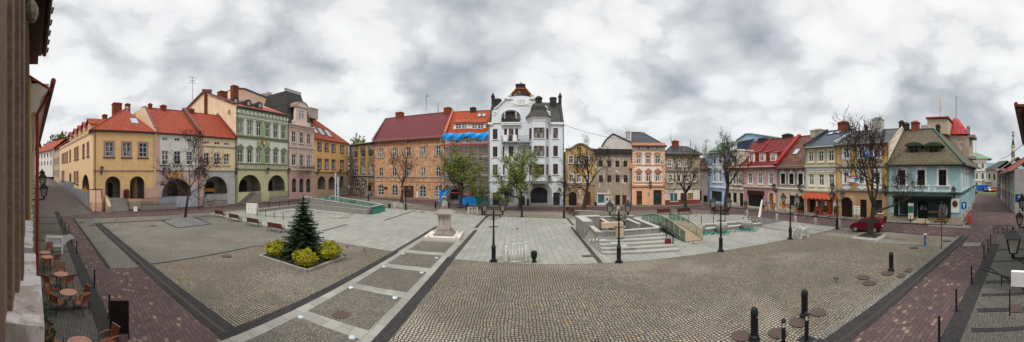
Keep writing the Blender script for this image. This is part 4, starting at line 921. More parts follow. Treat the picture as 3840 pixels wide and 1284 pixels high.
X, Y = px('D', 513, 85); p = PD(X, 77, 0); t = thing('aerial', 'thin aerial mast on the ridge of the brick house', 'aerial', (p.x, p.y, zr - .1)); mb = MB(); mb.tube([(0, 0, 0), (0, 0, 4.2)], .06); mb.bar((0, 0, 3.6), (1.0, 0, 3.6), .08); mb.bar((0, 0, 4.0), (.6, 0, 4.0), .06); mb.build('mast', IRON, t)
h8 = h
# 9 house under scaffolding
h = rowhouse('scaffolded_house', 'pale house under scaffolding with orange tiled roof, two dormers and blue tarpaulins', (-14.75, 60.9), (-5.75, 60.4), 12, 'E', 200, 345)
SCP = plaster((.50, .44, .38), .3, name='bare_render'); CRW = paint((.74, .70, .58), .6, name='cream_window_surround')
WIN_G = dict(sur=CRW, suw=.16)
h.row('E', [28, 97, 165], 390, 410, 28, fw=.08, rows=()); h.row('E', [40, 100, 172], 482, 524, 24, sill=CRW, **WIN_G); h.row('E', [40, 100, 167], 597, 640, 26, sill=CRW, **WIN_G)
u, z1 = h.uz('E', 148, 706); h.window(u - 1.6, u + 1.6, 0.9, z1, arch=1, glass=glassmat('warm_glass', (.25, .22, .08), 0), frame=SCP, cols=3); h.opening(u - 1.6, u + 1.6, .9, z1, 1)
u, z1 = h.uz('E', 12, 706); u = 2.2; h.window(u - 1.3, u + 1.3, .9, z1, arch=1, frame=DKWOOD, cols=2); h.opening(u - 1.3, u + 1.3, .9, z1, 1)
h.wall([(99, SCP)]); h.band('E', 120, 545, .5, .2, SCP, steps=2); h.band('E', 120, 430, .4, .2, SCP)
vr = 6; zr = h.uz('E', 150, 200, vr)[1]; h.roof(zr, vr, TILEO, over=.5, ol=-.1, orr=-.1)
mb = MB(); mb.bar((.1, -.6, h.zt + .2), (.1, 6, zr + .3), .4, .4); h.part(mb, 'verge_flashing', paint((.42, .10, .05), .5, name='rust_red_sheet'), h.r)
for x in (52, 157):
    v = 1.2; u, z0 = h.uz('E', x, 316, v); z1 = h.uz('E', x, 275, v)[1]; w = 1.75; mb = MB(); mb.box(u - w, u + w, v, v + 4, z0 - .5, z1); d = h.part(mb, 'dormer', CRW, h.r); mb = MB(); mb.slab([(u - w - .3, v - .4, z1 + .0), (u + w + .3, v - .4, z1), (u + w - .3, v + 3.6, z1 + 1.6), (u - w + .3, v + 3.6, z1 + 1.6)], .15); h.part(mb, 'dormer_roof', TILEO, d)
    for q in (-.62, .62): h.window(u + q - .58, u + q + .58, z0 + .05, z1 - .25, rec=-.04, v=v, par=d, rows=(.5,))
h.skylight('E', 155, 212, 180, 235, 4.6); h.skylight('E', 185, 211, 210, 235, 4.6); h.chimney('E', 128, 180, 205, 36, 6, CHD, CHD)
TARP = paint((.02, .30, .75), .35, var=.25, sc=2, name='blue_tarpaulin')
def cloth(name, label, pts_fn, nu, nv, m, parent=None, cat=None, thick=.02):
    mb = MB(); base = 0; vs = [pts_fn(i / nu, j / nv) for j in range(nv + 1) for i in range(nu + 1)]
    fs = [(j * (nu + 1) + i, j * (nu + 1) + i + 1, (j + 1) * (nu + 1) + i + 1, (j + 1) * (nu + 1) + i) for j in range(nv) for i in range(nu)]
    mb.add(vs, fs); o = mb.build(name, m, parent, True)
    if label: tag(o, label, cat)
    return o
def toW(h, u, v, z): p = h.A + h.n * v + h.e * u; return (p.x, p.y, z + h.z0)
_, zt1 = h.uz('m', 200, 56, -1.5); _, zt0 = h.uz('m', 100, 128, -1.5)
cloth('tarpaulin', 'blue tarpaulin hung under the eaves of the scaffolded house', lambda a, b: toW(h, .0 + a * (h.W + .3), -1.42 - .07 * sin(a * 31 + b * 5) - .12 * sin(b * pi) - .05 * sin(a * 83 + b * 9), zt1 + .1 - (zt1 - zt0) * b * (.82 + .12 * sin(a * 9) + .1 * sin(a * 23)) + (.12 * sin(a * 14))), 70, 10, TARP, cat='tarpaulin')
_, z1 = h.uz('m', 350, 730, -2); cloth('tarpaulin', 'blue tarpaulin sheet lying against the scaffold foot behind the green tree', lambda a, b: toW(h, 3.3 + a * 3.7, -1.5 - .25 * b - .1 * sin(a * 21), (1.7 - .4 * a - .3 * sin(a * 7)) * (1 - b) + .05), 40, 8, TARP, cat='tarpaulin')
cloth('tarpaulin', 'blue tarpaulin flap tied at the left scaffold corner behind the monument', lambda a, b: toW(h, -.7 + a * (2.2 - 1.7 * b), -1.5 - .12 * sin(a * 9 + b * 4), 3.0 - .1 * a - 2.6 * b), 16, 14, TARP, cat='tarpaulin')
cloth('debris_net', 'green debris netting at the right scaffold foot', lambda a, b: toW(h, 6.9 + a * 2.1, -1.6 - .2 * b - .15 * sin(a * 17), 1.5 * (1 - b) + .1 * sin(a * 12) + .05), 20, 6, paint((.03, .16, .12), .8, name='green_net'), cat='netting')
sc = thing('scaffolding', 'metal facade scaffolding with red boards in front of the pale house', 'scaffolding', toW(h, 0, 0, 0), h.root.rotation_euler[2])
mb = MB(); lv = [h.uz('m', 300, y, -1.3)[1] for y in (655, 560, 458, 360, 265, 163)]
for u in (-.6, 1.3, 3.3, 5.3, 7.3, 9.2):
    for v in (-1.3, -.35): mb.tube([(u, v, 0), (u, v, lv[-1] + 1.6)], .045, 5)
mb.build('uprights', paint((.38, .38, .38), .4, .6, name='galvanised_tube'), sc)
for i, z in enumerate(lv):
    mb = MB(); mb.box(-.6, 9.2, -1.3, -.4, z - .12, z - .06); mb.build('deck', paint((.20, .16, .13), .7, name='deck_boards'), sc)
    mb = MB(); mb.box(-.6, 9.2, -1.38, -1.34, z - .12, z + .08); mb.build('toe_board', paint((.42, .07, .06) if i in (0, 5) else (.26, .13, .12), .6, name='toe_red%d' % (i in (0, 5))), sc)
    mb = MB(); mb.tube([(-.6, -1.36, z + 1.0), (9.2, -1.36, z + 1.0)], .03, 5); mb.build('guard_rail', MC['galvanised_tube'], sc)
mb = MB()
for i in range(5): mb.tube([(3.3 if i % 2 else 5.3, -1.4, lv[i]), (5.3 if i % 2 else 3.3, -1.4, lv[i + 1])], .03, 5)
mb.build('braces', MC['galvanised_tube'], sc)
h9 = h
def merge(hs, h):
    """hand the parts measured in one wall's frame over to the building they belong to"""
    def M(r): return Matrix.Translation(r.location) @ Matrix.Rotation(r.rotation_euler[2], 4, 'Z')
    T = M(h.root).inverted() @ M(hs.root)
    for c in list(hs.root.children):
        L = Matrix.Translation(c.location) @ c.rotation_euler.to_matrix().to_4x4(); N = T @ L
        c.parent = h.root; c.location = N.to_translation(); c.rotation_euler = N.to_euler()
    bpy.data.objects.remove(hs.root)
merge(hs, h1)
# 10 white-blue house dated 1912
WB = plaster((.68, .71, .74), .14, name='pale_blue_render'); WBJ = plaster((.69, .72, .745), .12, joint=.55, name='pale_blue_ashlar'); WB2 = plaster((.36, .42, .48), .2, name='blue_grey_socle'); WHT = plaster((.80, .80, .77), .2, name='white_trim'); GRS = stone((.36, .35, .32), 'arch_stone')
h = House('town_house', 'tall pale blue gabled town house dated 1912 with round bay tower, loggia and brown windows', (-5.5, 58.6), (9.15, 58.0), 14, 0); h.zt = h.uz('E', 240, 288)[1]
KW = dict(frame=WBR, rows=(.64,), fw=.1, sill=WHT)
for y in (317, 431, 548): h.row('E', [270], y, y + 67, 30, **KW)
for y in (311, 426, 543): h.row('E', [660], y, y + 67, 31, **KW)
h.row('E', [337, 409], 315, 380, 19, cols=1, **{k: v for k, v in KW.items()}); h.row('E', [373], 314, 398, 31, cols=2, frame=WBR, rows=(.4, .75), fw=.12)
h.row('E', [324], 430, 498, 12, cols=1, **KW); h.row('E', [373], 428, 495, 30, **KW); h.row('E', [326], 548, 615, 12, cols=1, **KW); h.row('E', [376], 546, 615, 31, **KW)
h.row('E', [424], 440, 500, 12, cols=1, v=0, **KW); h.row('E', [505], 440, 500, 12, cols=1, **KW); h.row('E', [425, 504], 545, 612, 14, cols=1, **KW)
u0, z1 = h.uz('E', 330, 700); u1, z0 = h.uz('E', 390, 792); h.opening(u0, u1, z0, z1, .9); DG = paint((.03, .035, .035), .5, name='dark_shop_frame'); h.window(u0, u1, z0, z1, arch=.9, frame=DG, cols=3, rows=(.62,), fw=.07, sur=GRS, suw=.75)
u0, z1 = h.uz('E', 500, 694); u1, z0 = h.uz('E', 608, 796); h.opening(u0, u1, z0, z1, .62); h.window(u0, u1, z0, z1, arch=.62, frame=DG, cols=3, rows=(.6,), fw=.07, sur=GRS, suw=.85)
for x0, x1 in ((254, 294), (645, 687)):
    u0, z1 = h.uz('E', x0, 728); u1, _ = h.uz('E', x1, 728); d = h.door(u0, u1, .05, z1, DG, glass=GLASS, fan=True); mb = MB(); zc = z1; um = (u0 + u1) / 2; w = (u1 - u0) / 2 + .35
    mb.box(um - w, um - w + .3, -.3, -.003, 0, zc); mb.box(um + w - .3, um + w, -.3, -.003, 0, zc); mb.box(um - w - .25, um + w + .25, -.6, -.003, zc, zc + .2); mb.prism([(um - w, zc + .2), (um + w, zc + .2), (um + w - .3, zc + .75), (um + .35, zc + 1.0), (um + .3, zc + 1.3), (um - .3, zc + 1.3), (um - .35, zc + 1.0), (um - w + .3, zc + .75)], -.5, -.003); h.part(mb, 'portal', CHD, d)
u0, z1 = h.uz('E', 420, 750); u1, _ = h.uz('E', 463, 750); h.door(u0, u1, .05, z1, DG, glass=GLASS); h.pxbox('notice_board', DG, 'E', 474, 770, 489, 813, -.12, -.003)
gz = h.uz('E', 300, 762)[1]
h.wall([(gz, WB2), (99, WB)], gableL=[(0, h.zt), (5.5, h.zt + 5.3), (14, h.zt)], gableR=[(0, h.zt), (5.5, h.zt + 5.3), (14, h.zt)])
h.band('E', 300, 655, .3, .16, WHT, z=h.uz('E', 300, 652)[1])
# shaped gable, sampled from the photograph in front coordinates
pts = [(75, 552), (80, 410), (110, 372), (150, 345), (235, 262), (262, 252), (262, 217), (290, 215), (300, 238), (340, 228), (380, 223), (425, 222), (470, 224), (510, 230), (548, 240), (560, 214), (590, 214), (590, 252), (622, 262), (700, 335), (742, 362), (742, 400), (775, 405), (782, 500), (782, 552)]
gp = [h.uz('n', x, y) for x, y in pts]; gp = [(u, z) for u, z in gp]
mb = MB(); zl = h.zt
# loggia opening cut into the gable: two lobes around it
lo0, lz1 = h.uz('n', 192, 392); lo1, _ = h.uz('n', 422, 392); lz0 = h.uz('n', 192, 505)[1]
ol = outline(lo1 - lo0, lz1 - lz0, .75, 14, (lo0 + lo1) / 2, lz0)
um = (lo0 + lo1) / 2
def clip(poly, u, keep_left):
    out = []
    for i in range(len(poly)):
        a, b = poly[i], poly[(i + 1) % len(poly)]; ia = (a[0] <= u) == keep_left or a[0] == u; ib = (b[0] <= u) == keep_left or b[0] == u
        if ia: out.append(a)
        if ia != ib: t = (u - a[0]) / (b[0] - a[0]); out.append((u, a[1] + t * (b[1] - a[1])))
    return out
left = clip(gp, lo0, True); mid = clip(clip(gp, lo0, False), lo1, True); right = clip(gp, lo1, False)
def cap(poly, z, above):
    return [(v[1], v[0]) for v in clip([(p[1], p[0]) for p in poly], z, not above)]
mb.prism(left[::-1], 0, .35); mb.prism(right[::-1], 0, .35)
midtop = cap(mid, lz1, True); mb.prism(midtop[::-1], 0, .35); midlow = cap(mid, lz0, False); mb.prism(midlow[::-1], 0, .35)
k = len(ol)
for i in range(2, k - 1):
    p, q = ol[i], ol[i + 1]; mb.poly([(q[0], 0, q[1]), (p[0], 0, p[1]), (p[0], 0, lz1), (q[0], 0, lz1)])
for i in range(k): p, q = ol[i], ol[(i + 1) % k]; mb.poly([(p[0], 0, p[1]), (p[0], 1.5, p[1]), (q[0], 1.5, q[1]), (q[0], 0, q[1])])
mb.poly([(lo0 - .1, 1.5, lz0), (lo1 + .1, 1.5, lz0), (lo1 + .1, 1.5, lz1), (lo0 - .1, 1.5, lz1)])
g_ = h.part(mb, 'gable', WB)
h.window(um - 1.15, um + .9, lz0 - .1, lz0 + 1.75, frame=WBR, cols=3, rows=(), fw=.14, rec=1.4, par=g_, sur=WHT, suw=.15)
mb = MB(); ring(mb, outline(lo1 - lo0 + .3, lz1 - lz0 + .2, .75, 14, um, lz0), ol, -.12, .0); h.part(mb, 'loggia_surround', WHT, g_)
mb = MB(); b0 = lo0 - .05; b1 = lo1 - .0; zb_ = h.uz('n', 200, 545)[1]; mb.prism([(b0, zb_), (b1, zb_), (b1 - .25, zb_ + .55), (b0 + .25, zb_ + .55)], -.7, -.0); h.part(mb, 'loggia_shelf', CHD, g_)
mb = MB(); mb.box(b0, b1, -.6, -.002, zb_ - .5, zb_ - .2); mb.box(b0 - .05, b1 + .05, -.7, -.002, zb_ - .2, zb_ - .002); h.part(mb, 'loggia_cornice', WHT, g_); mb = MB(); zz = zb_ + .55
n = 18
for t in range(n + 1): uu = b0 + .15 + (b1 - b0 - .3) * t / n; mb.bar((uu, -.45, zz), (uu, -.45, zz + .75), .035)
mb.bar((b0 + .15, -.45, zz + .75), (b1 - .15, -.45, zz + .75), .06); mb.bar((b0 + .15, -.45, zz + .1), (b1 - .15, -.45, zz + .1), .05); h.part(mb, 'loggia_railing', IRON, g_)
mb = MB()
for seg in (pts[2:6], pts[17:21]):
    q = [h.uz('n', x, y) for x, y in seg]
    for a, b in zip(q[:-1], q[1:]): mb.bar((a[0], -.08, a[1] - .05), (b[0], -.08, b[1] - .05), .35, .2)
q = [h.uz('n', x, 262) for x in (235, 332)]; mb.bar((q[0][0], -.08, q[0][1] + .02), (q[1][0], -.08, q[1][1] + .02), .35, .2); q = [h.uz('n', x, 259) for x in (520, 625)]; mb.bar((q[0][0], -.08, q[0][1]), (q[1][0], -.08, q[1][1]), .35, .2)
h.part(mb, 'gable_moulding', WHT, g_)
mb = MB()
for x, y, sg in ((112, 440, 1), (738, 432, -1), (287, 240, 1), (566, 236, -1)):
    u, z = h.uz('n', x, y); mb.tube([(u + sg * (.5 - t * .045) * cos(t * .75), -.1, z + (.5 - t * .045) * sin(t * .75)) for t in range(11)], .05, 5)
h.part(mb, 'scrolls', WHT, g_)
u, z = h.uz('n', 427, 297); mb = MB(); mb.box(u - 1.95, u + 1.95, -.08, -.002, z - .72, z + .68); mb.prism([(u + 1.85 * cos(t * pi / 10), z + .62 * sin(t * pi / 10)) for t in range(20)], -.16, -.08); dp = h.part(mb, 'date_plaque', WHT, g_)
STG = paint((.40, .42, .43), .8, name='carved_shadow_grey')
text_mesh('ANNO', .5, STG, dp, (u, -.17, z + .24), (pi / 2, 0, 0)); text_mesh('1912', .72, STG, dp, (u, -.17, z - .2), (pi / 2, 0, 0))
# attic dormer of orange wood above the gable
mb = MB(); q = [h.uz('n', x, y, 2.0) for x, y in ((290, 238), (352, 148), (500, 148), (562, 238))]; mb.prism([(a, b) for a, b in q][::-1], 2.0, 2.3); dm = h.part(mb, 'attic_dormer', BRWOOD); h.r = dm
mb = MB(); q2 = [h.uz('n', x, y, 1.8) for x, y in ((283, 232), (372, 132), (484, 132), (570, 232))]
for a, b in zip(q2[:-1], q2[1:]): mb.bar((a[0], 2.4, a[1]), (b[0], 2.4, b[1]), 1.3, .22)
h.part(mb, 'dormer_eave', paint((.34, .13, .03), .5, name='dormer_boards'), dm)
for xa, xb, yt, yb in ((386, 420, 156, 215), (432, 466, 156, 215)):
    u0, z1 = h.uz('n', xa, yt, 2); u1, z0 = h.uz('n', xb, yb, 2); h.window(u0, u1, z0, z1, frame=WBR, cols=1, rows=(), v=2.0, rec=-.03, par=dm)
for sg, tri in ((0, ((328, 222), (372, 218), (372, 168))), (1, ((480, 218), (522, 222), (480, 168)))):
    mb = MB(); mb.prism([h.uz('n', x, y, 1.9) for x, y in tri], 1.93, 1.98); h.part(mb, 'pane', GLASS, dm)
q = [h.uz('n', x, y, 3) for x, y in ((372, 133), (484, 133), (425, 97))]; mb = MB(); mb.slab([(q2[0][0], 1.9, q2[0][1]), (q2[1][0], 1.9, q2[1][1]), (q2[1][0], 8, q2[1][1]), (q2[0][0], 8, q2[0][1])][::-1], .1); mb.slab([(q2[2][0], 1.9, q2[2][1]), (q2[3][0], 1.9, q2[3][1]), (q2[3][0], 8, q2[3][1]), (q2[2][0], 8, q2[2][1])][::-1], .1)
mb.add([(q[0][0], 1.8, q[0][1]), (q[1][0], 1.8, q[1][1]), (q[1][0], 6, q[1][1]), (q[0][0], 6, q[0][1]), (q[2][0], 3.8, q[2][1])], [(0, 1, 4), (1, 2, 4), (2, 3, 4), (3, 0, 4)]); h.part(mb, 'dormer_roof', DKM, dm)
mb = MB(); mb.lathe([(.12, 0), (.05, .5), (.14, .65), (.02, 1.2)], (q[2][0], 3.8, q[2][1] - .1), 8); h.part(mb, 'finial', IRON, dm)
h.chimney('n', 420, 88, 125, 110, 6, CHD, CHD, ww=1.4)
# side roofs
zr = h.uz('n', 820, 303, 5.5)[1]
for (ua, ub) in ((-.05, h.uz('n', 110, 400)[0] + 2.4), (h.uz('n', 742, 400)[0] - 2.4, h.W + .05)):
    mb = MB(); mb.slab([(ua, .36, h.zt + .35), (ub, .36, h.zt + .35), (ub, 5.5, zr), (ua, 5.5, zr)], .15); mb.slab([(ua, 5.5, zr), (ub, 5.5, zr), (ub, 14.2, h.zt), (ua, 14.2, h.zt)], .15); h.part(mb, 'roof', DKM)
mb = MB(); ue = h.uz('n', 92, 560)[0]; mb.box(-.1, ue, -.35, -.002, h.zt - .05, h.zt + .35); ue = h.uz('n', 766, 560)[0]; mb.box(ue, h.W + .1, -.35, -.002, h.zt - .05, h.zt + .35); h.part(mb, 'cornice', WHT)
for uu in (.28, h.W - .28):
    mb = MB(); mb.prism([(.3, h.zt + .3), (5.2, zr + .1), (5.8, zr + .1), (1.0, h.zt + .3)], uu - .3, uu + .3, axis='x'); mb.box(uu - .3, uu + .3, 4.6, 5.3, zr - 1.5, zr + 1.0); mb.box(uu - .4, uu + .4, 4.5, 5.4, zr + 1.0, zr + 1.25); mb.frustum((uu, 4.95), (.36, .4), (.05, .05), zr + 1.25, zr + 2.0); h.part(mb, 'gable_pinnacle', CHD)
h.chimney('n', 143, 265, 310, 92, 5, CHD, CHD, ww=1.0); h.chimney('n', 811, 247, 300, 78, 5, CHD, CHD, ww=1.0)
# bay tower
bu0 = h.uz('E', 485, 400)[0]; bu1 = h.uz('E', 618, 400)[0]; bc = (bu0 + bu1) / 2 ; hw = (bu1 - bu0) / 2; fwid = hw * .58; dp_ = 1.7; zbt = h.uz('E', 550, 265, -1.5)[1]; zbb = h.uz('E', 550, 652, -1.5)[1]
prof = [(bc - hw, 0), (bc - fwid, -dp_), (bc + fwid, -dp_), (bc + hw, 0)]
mb = MB(); mb.prism(prof, zbb, zbt, axis='z'); bay = h.part(mb, 'bay_tower', WBJ); mb = MB(); cx_ = bc
def sc2(s_): return [(bc + (x - bc) * s_, y * s_ if y < 0 else .0) for x, y in prof]
def bev(s0, z0, s1, z1, m):
    a = sc2(s0); b = sc2(s1); k = len(a); mb.add([(x, y, z0) for x, y in a] + [(x, y, z1) for x, y in b], [(i, (i + 1) % k, k + (i + 1) % k, k + i) for i in range(k)] + [tuple(range(k, 2 * k)), tuple(reversed(range(k)))], m)
bev(.82, zbb - .55, 1.04, zbb - .001, 0); bev(1.05, zbt + .001, 1.05, zbt + .35, 0); bev(1.1, zbt + .351, 1.22, zbt + .75, 0); h.part(mb, 'bay_cornice', WHT, bay)
mb = MB(); z = zbt + .76; lad = [(1.32, 0), (1.22, .35), (1.0, .75), (.8, 1.4), (.74, 2.1), (.6, 2.7), (.34, 3.05), (.16, 3.15)]
for (s0, a), (s1, b) in zip(lad[:-1], lad[1:]): bev(s0, z + a, s1, z + b, 0)
h.part(mb, 'dome_roof', DKM, bay, smooth=False); mb = MB(); mb.lathe([(.62, z + 2.9), (.62, z + 3.6), (.75, z + 3.65), (.75, z + 3.8), (.4, z + 4.15), (.02, z + 4.3)], (bc, -.35, 0), 12); h.part(mb, 'lantern', CHD, bay)
for y in (308, 426, 545):
    z1 = h.uz('E', 550, y, -dp_)[1]; z0 = h.uz('E', 550, y + 68, -dp_)[1]; h.window(bc - .98, bc + .98, z0, z1, v=-dp_, rec=-.04, par=bay, **KW)
    for sg in (-1, 1):
        fr = h.window(-.42, .42, z0, z1, v=0, rec=0, par=bay, cols=1, frame=WBR, rows=(.64,)); mx_ = bc + sg * (hw + fwid) / 2; my_ = -dp_ / 2; a_ = atan2(dp_, hw - fwid); nx, ny = sg * sin(a_), -cos(a_); fr.location = (mx_ + nx * .04, my_ + ny * .04, z0); fr.rotation_euler = (0, 0, sg * a_)
# balconies, loggia of the second floor
u0, zz = h.uz('E', 312, 403); u1 = h.uz('E', 515, 403)[0]; mb = MB(); mb.box(u0, u1, -1.1, -.002, zz - .15, zz + .05); bl = h.part(mb, 'balcony', WB2); mb = MB(); n = 34
for zc in (.12, .45, 1.1): mb.bar((u0, -1.05, zz + zc), (u1, -1.05, zz + zc), .045); mb.bar((u0, -1.05, zz + zc), (u0, 0, zz + zc), .045)
for t in range(n + 1): uu = u0 + (u1 - u0) * t / n; mb.bar((uu, -1.05, zz + .05), (uu, -1.05, zz + 1.1), .035)
h.part(mb, 'balcony_railing', IRON, bl); mb = MB()
for x in (338, 399): uu = h.uz('E', x, 400)[0]; mb.box(uu - .38, uu + .38, -1.25, -.95, zz + .0, zz + 1.25)
h.part(mb, 'balcony_pier', WHT, bl)
u0, z1 = h.uz('E', 411, 419); u1 = h.uz('E', 514, 419)[0]; mb = MB(); um = (u0 + u1) / 2; ring(mb, outline(u1 - u0 + .3, 2.4, .7, 12, um, z1 - 2.2), outline(u1 - u0, 2.2, .7, 12, um, z1 - 2.2), -.25, -.003); h.part(mb, 'arch_moulding', WHT); mb = MB(); mb.prism(outline(u1 - u0 - .02, 2.18, .7, 12, um, z1 - 2.2), -.06, -.004); h.part(mb, 'loggia_shade', WB2)
h.downpipe(.12, h.zt); h.downpipe(h.W - .12, h.zt); h10 = h
# 11 peeling yellow house with curved gable
h = House('derelict_house', 'peeling yellow-brown house with curved gable left of the grey derelict house', (9.35, 57.2), (15.05, 56.7), 10, 0); h.zt = h.uz('F', 40, 285)[1]
YP = plaster((.62, .38, .12), .5, peel=.45, peelc=(.34, .26, .18), name='peeling_yellow'); BRP = plaster((.34, .22, .12), .6, peel=.25, peelc=(.5, .42, .32), name='brown_stained')
kw = dict(sur=paint((.62, .56, .46), .8, name='dirty_cream'), suw=.14, sill=STONE_G)
h.row('F', [70, 121, 172], 320, 367, 27, **kw); h.row('F', [72, 122, 175], 440, 490, 28, **kw)
u0, z1 = h.uz('F', 56, 552); u1 = h.uz('F', 108, 552)[0]; h.door(u0, u1, .05, z1, DKWOOD, arch=1, glass=GLASS); u0, z1 = h.uz('F', 165, 550); u1 = h.uz('F', 197, 550)[0]; h.door(u0, u1, .1, z1, BRWOOD, arch=.6)
h.wall([(h.uz('F', 60, 510)[1], BRP), (99, YP)]); mb = MB(); z0 = h.zt; zp_ = h.uz('F', 120, 238)[1]; o = [(0, z0), (h.W, z0), (h.W, z0 + .35)] + [(h.W * (1 - t / 12), z0 + .35 + (zp_ - z0 - .35) * (sin(pi * min(1, max(0, (t / 12 - .12) / .76))) ** 1.3)) for t in range(13)] + [(0, z0 + .35)]; mb.prism(o, .0, .3); gb = h.part(mb, 'gable', YP)
mb = MB()
for a, b in zip(o[2:-1], o[3:]): mb.bar((a[0], .0, a[1]), (b[0], .0, b[1]), .7, .2)
h.part(mb, 'gable_coping', STONE_G, gb); mb = MB(); mb.slab([(0, .4, z0 + .4), (h.W, .4, z0 + .4), (h.W, 10, z0 + 1.2), (0, 10, z0 + 1.2)], .15); h.r = h.part(mb, 'roof', DKM); h.band('F', 60, 505, .15, .1, STONE_G)
u, z = h.uz('F', 122, 265); h.window(u - .5, u + .5, z - .5, z + .35, arch=1, rec=-.03, rows=(), frame=YP); h11 = h
# 12 grey derelict house
h = House('derelict_house', 'grey-brown derelict house with empty windows and a white shopfront', (15.07, 56.7), (22.1, 55.25), 9, 0); h.zt = h.uz('F', 340, 305)[1]
GB = plaster((.36, .29, .22), .6, peel=.22, peelc=(.56, .48, .38), name='grey_brown_render')
VG = glassmat('broken_glass', (.012, .011, .010), 0); VF = paint((.14, .10, .07), .8, name='rotten_frame')
h.row('F', [264, 318, 371, 423], 349, 390, 27, frame=VF, glass=VG, rows=()); h.row('F', [265, 318, 372, 424], 443, 490, 27, frame=VF, glass=VG)
SHW = paint((.66, .66, .62), .6, name='shop_white'); u0, z1 = h.uz('F', 242, 566); u1, z0 = h.uz('F', 290, 626); h.opening(u0, u1, z0, z1); h.window(u0, u1, z0, z1, frame=SHW, cols=1, rows=(), glass=glassmat('shop_teal', (.05, .12, .13), 0), fw=.12)
u0 = u1 + .1; u1 = h.uz('F', 317, 566)[0]; h.door(u0, u1, .05, z1, SHW, leaves=1, glass=GLASS)
u0, z1 = h.uz('F', 357, 572); u1 = h.uz('F', 390, 572)[0]; h.door(u0, u1, .05, z1, DKWOOD, arch=.0, leaves=2, fan=True, glass=GLASS); u0, z1 = h.uz('F', 402, 572); u1 = h.uz('F', 428, 572)[0]; h.door(u0, u1, .05, z1, BRWOOD, leaves=1)
h.wall([(99, GB)]); mb = MB(); mb.box(-.1, h.W + .05, -.55, 9, h.zt + .0, h.zt + .25); mb.box(-.1, h.W + .05, -.5, 9, h.zt + .25, h.zt + .9); h.r = h.part(mb, 'roof', DKM)
h.pxbox('shop_surround', SHW, 'F', 238, 560, 322, 566, -.1, -.002); mb = MB(); u0 = h.uz('F', 238, 600)[0]; zz = h.uz('F', 240, 626)[1]; u1 = h.uz('F', 291, 600)[0]; mb.box(u0, u1, -.08, -.002, .05, zz); mb.box(u0, u0 + .14, -.08, -.002, zz, z1); h.part(mb, 'shop_plinth', SHW)
h.chimney('F', 259, 263, 285, 24, 3, CHP, CHP); h.pxbox('meter_box', OLDY, 'F', 448, 365, 466, 400, -.5, -.003); h.downpipe(h.W - .1, h.zt)
mb = MB(); u = h.uz('F', 394, 600)[0]; mb.box(u - .22, u + .22, -.25, -.003, 0, 3.1); h.part(mb, 'pilaster', STONE_S); h12 = h
# 13 peach house
h = House('town_house', 'peach and white three-bay house with striped quoins and curved window hoods', (22.15, 55.2), (28.25, 52.8), 13, 0); h.zt = h.uz('F', 570, 248)[1]
PE = plaster((.80, .47, .28), .2, name='peach'); PEJ = plaster((.78, .45, .27), .2, joint=.5, name='peach_ashlar'); IV = plaster((.78, .72, .64), .15, joint=.42, name='ivory_ashlar'); TERR = plaster((.62, .30, .18), .25, name='terracotta_trim')
h.row('F', [508, 569, 628], 316, 370, 26, sur=TERR, suw=.2, hood=('seg', TERR), sill=TERR); h.row('F', [509, 571, 630], 429, 485, 26, sur=TERR, suw=.2, hood=('ped', TERR), sill=TERR); h.row('F', [508, 570, 629], 259, 271, 15, rows=(), frame=BRWOOD)
u0, z1 = h.uz('F', 494, 546); u1 = h.uz('F', 530, 546)[0]; h.door(u0, u1, .05, z1, BRWOOD, 0, glass=GLASS); u0, z1 = h.uz('F', 603, 540); u1 = h.uz('F', 657, 540)[0]; h.door(u0, u1, .03, z1, DG, leaves=1, name='garage_door')
zt = h.zt; h.wall([(h.uz('F', 560, 516)[1], PEJ), (h.uz('F', 560, 280)[1], IV), (99, PE)], gableL=[(0, zt), (6.5, zt + 3.6), (13, zt)], side=plaster((.64, .60, .54), .3))
mb = MB(); i = 0; z = h.uz('F', 560, 505)[1]
while z < h.uz('F', 560, 285)[1]:
    w = .75 if i % 2 else .5; mb.box(0.0, w, -.1, -.003, z, z + .3); mb.box(h.W - w, h.W, -.1, -.003, z, z + .3); z += .5; i += 1
h.part(mb, 'quoins', PE)
for y, o_, hh, m in ((512, .3, .28, TERR), (488, .15, .16, PE), (378, .15, .14, PE), (281, .15, .14, PE), (243, .5, .35, TERR), (252, .3, .18, PE)): h.band('F', 560, y, o_, hh, m)
mb = MB()
for x in (481, 539, 600, 655): u, z = h.uz('F', x, 265); mb.box(u - .75, u + .75, -.05, -.003, z - .4, z + .35)
h.part(mb, 'frieze_panels', WHT); h.roof(zt + 3.4, 6.5, SLATE, hipR=4.5, ol=.1, orr=.3, over=.6); h.chimney('F', 534, 165, 190, 18, 6.5, CHP); h.pxbox('meter_box', STONE_G, 'F', 569, 555, 577, 572, -.2, -.003); h13 = h
q = [h12.uz('F', x, y, 9.1) for x, y in ((268, 300), (268, 262), (300, 212), (342, 178), (467, 236), (467, 300))]; mb = MB(); mb.prism(q[::-1], 9.1, 14); rw = h12.part(mb, 'rear_wing', plaster((.62, .58, .52), .3)); mb = MB()
for a, b in ((q[1], q[2]), (q[2], q[3]), (q[3], q[4])): mb.bar((a[0], 11.5, a[1] + .1), (b[0], 11.5, b[1] + .1), 5.2, .22)
h12.part(mb, 'rear_roof', SLATE, rw); h12.r = rw; h12.chimney('F', 440, 160, 185, 26, 10.5, CHP)
